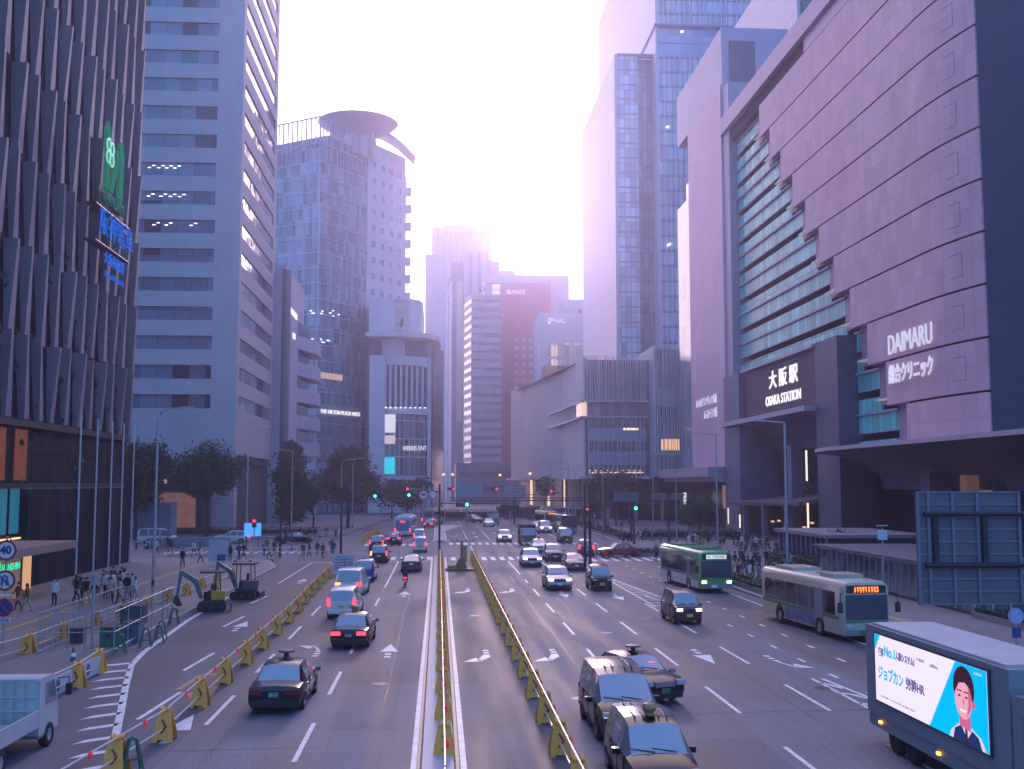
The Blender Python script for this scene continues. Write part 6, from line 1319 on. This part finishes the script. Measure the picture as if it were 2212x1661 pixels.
# planters, benches, hedges
def planter(lb, x0, x1, y0, y1, h, z0=.15):
    r = thing('planter', lb, 'planter', ((x0+x1)/2,(y0+y1)/2,z0)); a, c = (x1-x0)/2, (y1-y0)/2
    MB().box(-a,a,-c,c,0,.35).build('kerb_box', mat('planter_stone',(.22,.21,.24),.7), r); m = MB(); rr = random.Random(int(x0*7+y0))
    for i in range(int(260*max(1,(x1-x0)*(y1-y0)/8))):
        x, y, q = rr.uniform(-a,a), rr.uniform(-c,c), rr.uniform(.3,h); s_ = rr.uniform(.06,.16); d = Vector((rr.uniform(-1,1),rr.uniform(-1,1),rr.uniform(-.3,1))).normalized(); e1 = d.orthogonal().normalized()*s_; e2 = d.cross(e1).normalized()*s_; c_ = Vector((x,y,q)); m.poly([c_-e1,c_-e2*.6,c_+e1,c_+e2*.6])
    m.build('shrubs', leafm, r); MB().box(-a+.1,a-.1,-c+.1,c-.1,.3,h*.72).build('shrub_core', mat('shrub_core',(.012,.02,.014),.9), r)
planter('low clipped hedge along the right kerb beside both buses',22.5,23.8,62,104,.75); planter('short hedge by the right crossing next to the red and black taxi',21.0,26,118.5,121,.7,.0); planter('long hedge on the plaza right of the black poles',28,42,150,154,1.4); planter('hedge below the white wall by the station canopy',31.5,33.2,78,104,1.6); planter('hedge at the foot of the trees across the left side street',-40,-18,164,166.5,1.3); planter('hedge closing the left edge of the far junction',-3,12,236,240,2.2); planter('hedge by the right kerb beyond the junction',24.8,27,150,200,.9); planter('dark hedge behind the glass shelter at the right edge',30.8,31.2,48,62,.8)
r = thing('bench_wall', 'low stone block wall with slanted pale tops on the right pavement', 'bench', (33.6,84,.15)); 
for y in (0,7.2): MB().box(0,1.3,y,y+6.6,0,1.25).build('block', mat('pale_block',(.32,.31,.34),.6), r); MB().slab([(-.1,y,1.25),(1.4,y,1.55),(1.4,y+6.6,1.55),(-.1,y+6.6,1.25)], (0,0,.08)).build('slanted_top', mat('pale_top',(.5,.46,.48),.4), r)
r = thing('low_wall', 'grey stepped low wall on the left plaza in front of the parked van', 'wall', (-31,138,.15)); [MB().box(-5,5,.6*i,.6*i+.5,0,.35+.3*i).build('step', mat('step_grey',(.2,.21,.26),.7), r) for i in range(3)]
r = thing('kiosk_wall', 'grey stone slab wall beside the trees across the side street', 'wall', (-40.5,158,.0)); MB().box(-3,3,0,.6,0,5.2).build('slab', mat('slab_grey',(.18,.19,.24),.7), r); MB().box(2.6,3.3,-.2,.9,0,5.3).build('pillar', mat('slab_pale',(.3,.29,.34),.7), r)
r = thing('shop_pavilion', 'dark low shop with warm lit windows under the trees', 'building', (-46,170,0)); MB().box(-12,10,0,6,0,9.5).build('wall', mat('pavilion_dark',(.03,.035,.05),.6), r); MB().box(2,9,-.1,.05,1.2,6.5).build('lit_window', mat('pavilion_lit',(.25,.1,.07),.5,emit=.07,ecol=(1,.4,.3),var=.8,scale=.7), r)
for x in (-5.4,-4.1): MB().box(x,x+.8,-.1,.05,3.4,6.4).build('lit_window', glow('window_cream',(1,.72,.4),.9), r)
for x, z_ in ((-1,8),(4.2,8.2),(6.8,11.0),(-6.5,8.4)): MB().lathe([(.01,-.4),(.5,-.2),(.5,.2),(.01,.4)], 8).build('hanging_lamp', glow('lamp_cream',(1,.75,.5),.5), r, .8, (x,-.6,z_))
# crane-like signal trolley standing in the closed lane
p = G(997,1232); r = thing('lighting_trolley', 'olive signal trolley on a weighted sledge inside the closed lane', 'works equipment', p)
r.scale = (1,1,.62); om_ = mat('olive_paint',(.22,.14,.06),.6); MB().box(-1.5,1.5,-.9,.9,.1,.28).build('sledge', om_, r); MB().prism([(-.7,0),(.5,0),(.25,1.6),(-.2,1.6)], -.3, .3).build('pedestal', om_, r).data.transform(Matrix(((1,0,0,0),(0,0,1,0),(0,1,0,.28),(0,0,0,1)))); MB().tube([(0,0,.2),(0,0,4.2)], .11, 8).build('mast', om_, r); MB().box(.12,.5,-.1,.1,1.2,3.6).build('sign_panel', mat('sign_amber_panel',(.4,.25,.08),.5), r); m = MB().tube([(-.9,0,4.25),(1.1,0,4.25)], .06, 6); [m.tube([(x,0,4.25),(x,0,4.5)], .07, 6) for x in (-.9,-.4,.4,1.1)]; m.build('top_bar', om_, r); MB().box(-1.3,-.5,-.5,.3,.28,.8).build('battery_box', mat('box_olive',(.25,.2,.06),.6), r)
r = thing('guide_sign', 'back of a slatted road sign panel beyond the junction', 'road sign', (18.5,214,0)); za, zb_ = PY(0,1048,214).z, PY(0,1076,214).z; x0_, x1_ = PY(1088,1060,214).x-18.5, PY(1135,1060,214).x-18.5
MB().box(x0_,x1_,0,.1,zb_,za).build('panel', panel('slat_panel',(.26,.27,.34),40,.62,.12,.55), r); MB().tube([((x0_+x1_)/2,.2,0),((x0_+x1_)/2,.2,za)], .18, 8).build('post', blkp, r); MB().tube([(x0_,.2,zb_+.6),(x1_+6,.2,zb_+.6)], .08, 6).build('cross_pipe', blkp, r)
r = thing('guide_sign', 'small round blue sign on a short post at the right edge', 'road sign', (25.6,47.5,0)); MB().tube([(0,0,0),(0,0,2.2)], .045, 8).build('post', postm, r); disc(r, 0, 2.0, .36, mat('disc_lilac',(.3,.32,.5),.5), mat('disc_lilac_face',(.35,.38,.6),.5)); MB().box(-.2,.2,-.08,-.05,1.05,1.5).build('supplement_plate', signb, r)
r = thing('guide_sign', 'square pale sign on a thin post before the vent house', 'road sign', (29.8,72,0)); MB().tube([(0,0,.15),(0,0,4.9)], .05, 8).build('post', postm, r); MB().box(-.32,.32,-.06,.06,4.1,4.75).build('board', mat('sign_pale_board',(.5,.54,.62),.5), r); MB().box(-.4,.4,-.06,.06,5.0,5.08).build('top_bar', postm, r)
# left railings and bollards
r = thing('guard_fence', 'thin white pedestrian rail at the left crossing corner', 'fence', (-21,117.5,.15)); m = MB(); [m.tube([(x,0,0),(x,0,1.0)], .03, 5) for x in range(-6,7,2)]; [m.tube([(-6,0,z_),(6,0,z_)], .03, 5) for z_ in (.55,1.0)]; m.build('rail', pipem, r)
for i, x in enumerate((-35.5,-34.2,-33.0)):
    r = thing('bollard', 'dark bollard on the left plaza, %s from the department store' % nth(i).replace('nearest','first'), 'bollard', (x,132,.15), 0, 'dark bollards on the left plaza'); MB().lathe([(.01,0),(.12,0),(.12,1.15),(.01,1.2)], 10).build('post', dkst, r, .6); MB().lathe([(.125,.85),(.13,.85),(.13,.95),(.125,.95)], 10).build('band', whitem, r)
r = thing('barrier_rail', 'black tubular guard rail at the far corner of the junction', 'fence', (11,232,0)); m = MB(); [m.tube([(x,0,0),(x,0,1.3)], .06, 5) for x in range(-5,6)]; m.tube([(-5,0,1.3),(5,0,1.3)], .06, 5); m.build('rail', blkp, r)
# street entrance board under the store canopy
r = thing('advert_board', 'lit blue advertising board by the department store entrance', 'sign board', (-26.6,59.4,.15)); MB().box(-.6,.6,-.1,.1,0,2.4).build('frame', dkst, r); MB().box(-.5,.5,-.12,-.1,.5,2.25).build('screen', mat('board_screen',(.08,.14,.3),.4,emit=.3,ecol=(.3,.5,1),var=.5,scale=2), r)
# ---------------------------------------------------------------- trees
def tree(lb, x, y, lobes, trunk_h, n, leaf, m_, rt=.25, seed=1, z0=.15, kind_='broadleaf_tree'):
    rr = random.Random(seed); r = thing(kind_, lb, 'tree', (x,y,z0)); m = MB(); m.tube([(0,0,0),(.1,.05,trunk_h*.5),(0,.1,trunk_h)], [rt,rt*.8,rt*.65], 9)
    for (cx_, cy2, cz, rx, ry, rz) in lobes:
        for k_ in range(2): m.tube([(0,.1,trunk_h*rr.uniform(.75,1)),(cx_*.5+rr.uniform(-.3,.3),cy2*.5,trunk_h*.5+cz*.5),(cx_+rr.uniform(-.5,.5)*rx,cy2,cz+rr.uniform(-.2,.5)*rz)], [rt*.5,rt*.32,rt*.1], 6)
    m.build('trunk', bark, r, .9); m = MB()
    for (cx_, cy2, cz, rx, ry, rz) in lobes:
        cl = []
        for i in range(max(6, int(1.7*n/len(lobes)/26))):
            d = Vector((rr.gauss(0,1),rr.gauss(0,1),rr.gauss(0,1))).normalized(); q = rr.uniform(.35,1.05); cl.append(Vector((cx_+d.x*rx*q,cy2+d.y*ry*q,cz+d.z*rz*q)))
        for c in cl:
            for k_ in range(26):
                p = c+Vector((rr.gauss(0,1),rr.gauss(0,1),rr.gauss(0,.8)))*min(rx,rz)*.25; e1 = Vector((rr.uniform(-1,1),rr.uniform(-1,1),rr.uniform(-1,1))).normalized(); e2 = e1.orthogonal().normalized(); s_ = leaf*rr.uniform(.6,1.3); m.poly([p-e1*s_,p-e2*s_*.55,p+e1*s_,p+e2*s_*.55])
    m.build('crown', m_, r); return r
tree('broad round crowned tree with open branches in front of the grey office tower',-34,163,[(-3,0,9.5,2.6,2.5,2.2),(0,0,11.5,3,2.8,2.4),(3,0,10,2.5,2.5,2.2),(1.5,0,8,2.6,2.4,1.8),(-1.5,0,7.6,2.4,2.2,1.6)],6,5200,.25,leafm,.3,1)
tree('dark tree half hidden by the lamp post left of the round crowned one',-42.5,157,[(-2,0,10,3,2.5,3),(1.5,0,10.5,3,2.5,2.8),(0,0,7,3.4,2.5,2.5)],5,4500,.3,leafd,.3,2)
tree('tall cone shaped evergreen tree at the corner of the shopping block',-23,172,[(0,0,3.6,2.3,2.2,1.7),(.2,0,6.2,2.6,2.4,1.9),(-.1,0,8.8,2.4,2.2,1.8),(0,0,11.2,1.9,1.8,1.7),(.1,0,13,1.2,1.2,1.2)],3,6000,.3,leafd,.3,3)
tree('big round dark evergreen tree in front of the glass tower',-16,195,[(0,0,9,4.4,4,3.8),(-2,0,7.6,3.2,3,2.6),(2.2,0,7.4,3,3,2.6),(0,0,12,2.8,2.8,2)],5,7500,.33,leafd,.35,4)
tree('smaller dark tree between the cone shaped tree and the big round one',-21.5,190,[(0,0,6.5,2.6,2.4,2.6),(-1,0,4.6,2.2,2,1.8)],3,1500,.26,leafd,.2,5)
tree('dark tree in front of the podium undercroft behind the pole pair',31.5,206,[(0,0,7.5,2.6,2.4,2.6),(1.5,0,5.5,2.4,2.2,2)],4,2200,.27,leafd,.22,6)
tree('dark street tree by the annex right of the pole pair',36.5,208,[(0,0,6.5,2.8,2.4,2.4),(-1.2,0,8,2,2,1.8)],4,2000,.27,leafd,.22,7)
tree('low leafy tree on the plaza in front of the hotel lobby',38.5,160,[(0,0,4.4,2.3,2,1.8),(-1.4,0,3.2,1.8,1.6,1.4),(1.6,0,3.4,1.8,1.6,1.4)],2.2,2200,.2,leafm,.15,8)
tree('small tree behind the slanted block wall beside the station gate',36.5,96,[(0,0,2.6,1.6,2.2,1.0),(0,2.5,2.2,1.3,2,.9)],1.5,1500,.14,leafm,.1,9)
tree('small tree seen over the far junction beside the curved store',-4,250,[(0,0,7.5,2.6,2.4,1.6),(-2.5,0,6,2.2,2,1.6)],4,1500,.28,leafd,.2,10)
tree('dark tree at the far corner behind the green signals',-10.5,246,[(0,0,5.5,4,3,2.8),(3.5,0,4.5,2.8,2.4,2.2)],3,2200,.3,leafd,.2,11)
tree('bare thorny street tree at the far left of the distant pavement',25.5,262,[(0,0,7,2.5,2.5,2.6)],4,900,.26,leafm,.2,12)
# ---------------------------------------------------------------- people
def figure(pose):
    st = pose.get('step', 0.); V = []; Rr = []; E = []
    def add(p, r, par=None):
        V.append(p); Rr.append(r); 
        if par is not None: E.append((par, len(V)-1))
        return len(V)-1
    ph = pose.get('sit', 0.); dz = -.42*ph
    pe = add((0,0,.92+dz),.135); sp = add((0,.01,1.13+dz),.125,pe); ch = add((0,0,1.34+dz),.15,sp); ne = add((0,.01,1.47+dz),.058,ch); h0 = add((0,.03,1.55+dz),.082,ne); add((0,.02,1.665+dz),.086,h0); add((0,.115,1.575+dz),.014,h0)
    for sg in (1, -1):
        sw = st*sg*-.8; ab = pose.get('reach', 0)
        sh = add((.175*sg,0,1.39+dz),.068,ch); el = add((.225*sg,-.03+sw*.35+ab*.12,1.13+dz),.052,sh); wr = add((.21*sg,.06+sw*.75+ab*.3,.92+dz+ab*.18),.036,el); pa = add((.205*sg,.075+sw*.85+ab*.36,.855+dz+ab*.2),.034,wr)
        for k_ in range(4): f1 = add((.205*sg,.052+.018*k_+sw*.9+ab*.4,.80+dz+ab*.22),.010,pa); add((.195*sg,.058+.018*k_+sw*.9+ab*.42,.765+dz+.006*abs(k_-1.5)+ab*.22),.008,f1)
        add((.19*sg,.115+sw*.9+ab*.38,.825+dz+ab*.22),.011,pa)
        hp = add((.09*sg,0,.86+dz),.105,pe)
        if ph: kn = add((.14*sg,.40,.50),.075,hp); an = add((.15*sg,.36,.1),.05,kn)
        else: kn = add((.095*sg,st*sg*.3+.03*abs(st),.49),.074,hp); an = add((.095*sg,st*sg*.62-.08*abs(st),.085+(.06 if st*sg < 0 else 0)),.048,kn)
        add((.1*sg,V[an][1]+.15,.045+(.0 if st*sg >= 0 else .0)),.042,an)
    me = bpy.data.meshes.new('fig'); me.from_pydata(V, E, []); o = bpy.data.objects.new('fig', me); COL.objects.link(o)
    md = o.modifiers.new('s','SKIN'); md.use_smooth_shade = True; sk_ = me.skin_vertices[0].data
    for i, r_ in enumerate(Rr): sk_[i].radius = (r_*(1.12 if i in (pe,ch,sp) else 1), r_*(.8 if i in (pe,ch,sp) else 1))
    sk_[0].use_root = True; sb_ = o.modifiers.new('b','SUBSURF'); sb_.levels = 1; sb_.render_levels = 1
    m2 = bpy.data.meshes.new_from_object(o.evaluated_get(bpy.context.evaluated_depsgraph_get())); bpy.data.objects.remove(o); m2.name = 'person_body'
    m2.materials.clear()
    for mm in (skin, mat('cloth_base',(.1,.1,.1),.85), MATS['cloth_base'], mat('shoe',(.02,.02,.022),.6)): m2.materials.append(mm)
    lng = pose.get('long', .84)+dz
    for p_ in m2.polygons:
        c = p_.center; hand = abs(c.x) > .15 and c.z < .915+dz+.2*pose.get('reach',0) and c.z > .6+dz and not ph
        p_.material_index = 0 if c.z > 1.465+dz or hand else 1 if c.z > lng else 3 if c.z < .095 else 2
    return m2, dz
FIG = {}
for nm, ps in (('stand',{}),('walk',dict(step=.45)),('walk2',dict(step=-.45)),('stride',dict(step=.7)),('coat',dict(step=.3,long=.5)),('phone',dict(reach=1.)),('sit',dict(sit=1.)),('ride',dict(sit=1.,reach=1.2))): FIG[nm] = figure(ps)
def hair_mesh(long):
    m = MB(); rows = []
    for i in range(7):
        a = i/6*(pi*.62 if not long else pi*.8); rows.append([(.098*sin(a)*cos(b_)*1.0,.02+.108*sin(a)*sin(b_)-.012,1.615+.125*cos(a) if not (long and i > 4 and sin(b_) < .3) else 1.615+.125*cos(a)-.09*(i-4)) for b_ in [2*pi*j/12 for j in range(12)]])
    rows = [[(x,min(y,.075) if i > 2 else y,z_) for x, y, z_ in rw] for i, rw in enumerate(rows)]
    m.grid(rows, 0, True); return m.mesh('hair', hairm, 1.)
HAIR = [hair_mesh(False), hair_mesh(True)]
CL = {n: mat('cloth_'+n.replace(' ','_'), c, .85, var=.15, scale=6) for n, c in dict(black=(.012,.012,.016), navy=(.02,.03,.07), charcoal=(.045,.045,.052), white=(.6,.6,.62), beige=(.38,.30,.22), grey=(.18,.18,.19), olive=(.08,.085,.05), red=(.30,.04,.05), brown=(.10,.06,.04), blue=(.06,.12,.25), cream=(.5,.46,.38)).items()}
PR = random.Random(11)
def person(lb, x, y, z_, rz, pose, coat, legs, group, hair=None, sc=None):
    me, dz = FIG[pose]; sc = sc or PR.uniform(.93,1.04); r = thing('person', lb, 'person', (x,y,z_), rz, group); r.scale = (sc,)*3
    obj('body', me, r, mats=[None,CL[coat],CL[legs],None]); obj('hair', HAIR[PR.random() < .45 if hair is None else hair], r, (0,0,dz)); return r
def Z4(x, y): return (2400+x/1.585)/1.852, (1800+y/1.585)/1.852
def Z3(x, y): return (1850+x/2.765)/1.852, (1850+y/2.765)/1.852
def Z7(x, y): return (2896+x/1.843)/1.852, (1600+y/1.843)/1.852
AREAS = [('on the store pavement', [(57,1322),(165,1302),(186,1306),(203,1312),(228,1292),(240,1286),(255,1289),(268,1282),(284,1291),(243,1277),(262,1276),(291,1300),(222,1280),(274,1296)], .15),
 ('on the left plaza', [(345,1192),(362,1187),(338,1197),(480,1217),(497,1214),(515,1211),(526,1208)], .15),
 ('at the left crossing', [(570,1202),(581,1206),(592,1200),(576,1192),(630,1190),(655,1206),(668,1205),(685,1203),(697,1207),(720,1203),(716,1196),(675,1166),(650,1161),(690,1165),(705,1160),(620,1166),(735,1161),(610,1176),(640,1172),(660,1170),(725,1168)], .0),
 ('by the station gate', [Z4(*p_) for p_ in ((545,610),(565,615),(590,620),(620,620),(640,625),(658,600),(688,625),(720,580),(735,570),(765,640),(787,630),(850,610),(880,615),(930,610),(945,620),(968,645),(1018,645),(1060,630),(1120,680),(1150,690),(1180,640),(600,600),(575,600),(705,600),(900,625),(990,630))], .15),
 ('beside the buses', [Z4(*p_) for p_ in ((820,760),(872,820),(905,780),(925,690),(940,800),(970,805),(1010,870),(1055,740),(1080,760),(1170,750),(1215,770),(1245,775),(858,770),(893,740),(1095,770))], .15),
 ('by the slanted wall', [Z7(*p_) for p_ in ((845,1310),(880,1310),(1035,1345),(1130,1372),(1160,1368),(1060,1330))], .15),
 ('on the right corner', [Z3(*p_) for p_ in ((1780,900),(1830,920),(1910,905),(1970,885),(2030,860),(2190,890),(1590,790),(1615,790),(1650,700),(1700,720),(1760,760),(2100,880))], .15),
 ('beyond the black poles', [Z3(*p_) for p_ in ((1310,660),(1450,750),(1475,770),(1500,765),(1460,650),(1530,650),(1340,650),(1420,690),(1560,680),(1380,640))], .15)]
QR = random.Random(23)
for k_, (ua, ub, va, vb, n_) in ((3,(1590,1790,1180,1225,22)),(4,(1600,1720,1222,1262,16)),(1,(330,520,1195,1222,8)),(0,(120,290,1285,1308,8))):
    for i in range(n_): AREAS[k_][1].append((QR.uniform(ua,ub),QR.uniform(va,vb)))
for area, pts, z_ in AREAS:
    q = sorted([G(u, v, z_) for u, v in pts], key=lambda p_: p_.y)
    for i, p_ in enumerate(q):
        coat = PR.choice(['black','black','navy','charcoal','charcoal','grey','olive','brown','black','white','beige']); legs = PR.choice(['black','charcoal','navy','grey','blue','black','beige'])
        pose = PR.choice(['stand','walk','walk2','stride','coat','phone','walk','walk2']); act = {'stand':'standing','walk':'walking','walk2':'walking','stride':'striding','coat':'strolling','phone':'pausing'}[pose]
        rz = PR.choice([0,pi,0,pi,.5,-1.2,2.4,1.5])+PR.uniform(-.3,.3)
        person('person in %s coat and %s trousers %s %s, %s the camera' % (coat, legs, act, area, nth(i)+(' to' if i == 0 else ' from')), p_.x, p_.y, z_, rz, pose, coat, legs, 'pedestrians '+area)
p_ = G(394,1226,.15); person('person in black jacket walking alone across the left plaza', p_.x, p_.y, .15, pi, 'walk', 'black', 'charcoal', 'pedestrians on the left plaza', 0, 1.04)
p_ = G(117,1309,.15); person('person in white top and dark trousers standing by the lit store pillar', p_.x, p_.y, .15, pi, 'stand', 'white', 'black', 'pedestrians on the store pavement', 1, 1.0)
p_ = G(38,1318,.15); person('person in red top standing under the store canopy', p_.x, p_.y, .15, 2.5, 'walk2', 'red', 'brown', 'pedestrians on the store pavement', 0, 1.0)
q = Z3(2140,1092); p_ = G(*q,0); person('person in olive coat standing at the edge of the right crossing', p_.x, p_.y, 0, pi, 'stand', 'olive', 'black', 'pedestrians on the right corner', 0, 1.03)
for i, (x, y) in enumerate(((-34.6,133.5),(-33.8,134))): person('person in %s coat sitting on the low stone edge of the left plaza' % ('white','grey')[i], x, y, .05, 2.6, 'sit', ('white','grey')[i], 'charcoal', 'pedestrians on the left plaza')
p_ = G(875,1268); r = person('person in dark riding gear and dark helmet seated on the scooter', p_.x, p_.y-.15, .34, 0, 'ride', 'black', 'charcoal', None, 0, 1.0); r.children[1].name = 'helmet'
MB().lathe([(.01,.15),(.09,.12),(.14,.03),(.14,-.06),(.1,-.13)], 14).build('helmet_shell', blkm, r, .8, (0,.02,1.2))
for m_ in bpy.data.materials: m_.cycles.emission_sampling = 'NONE'
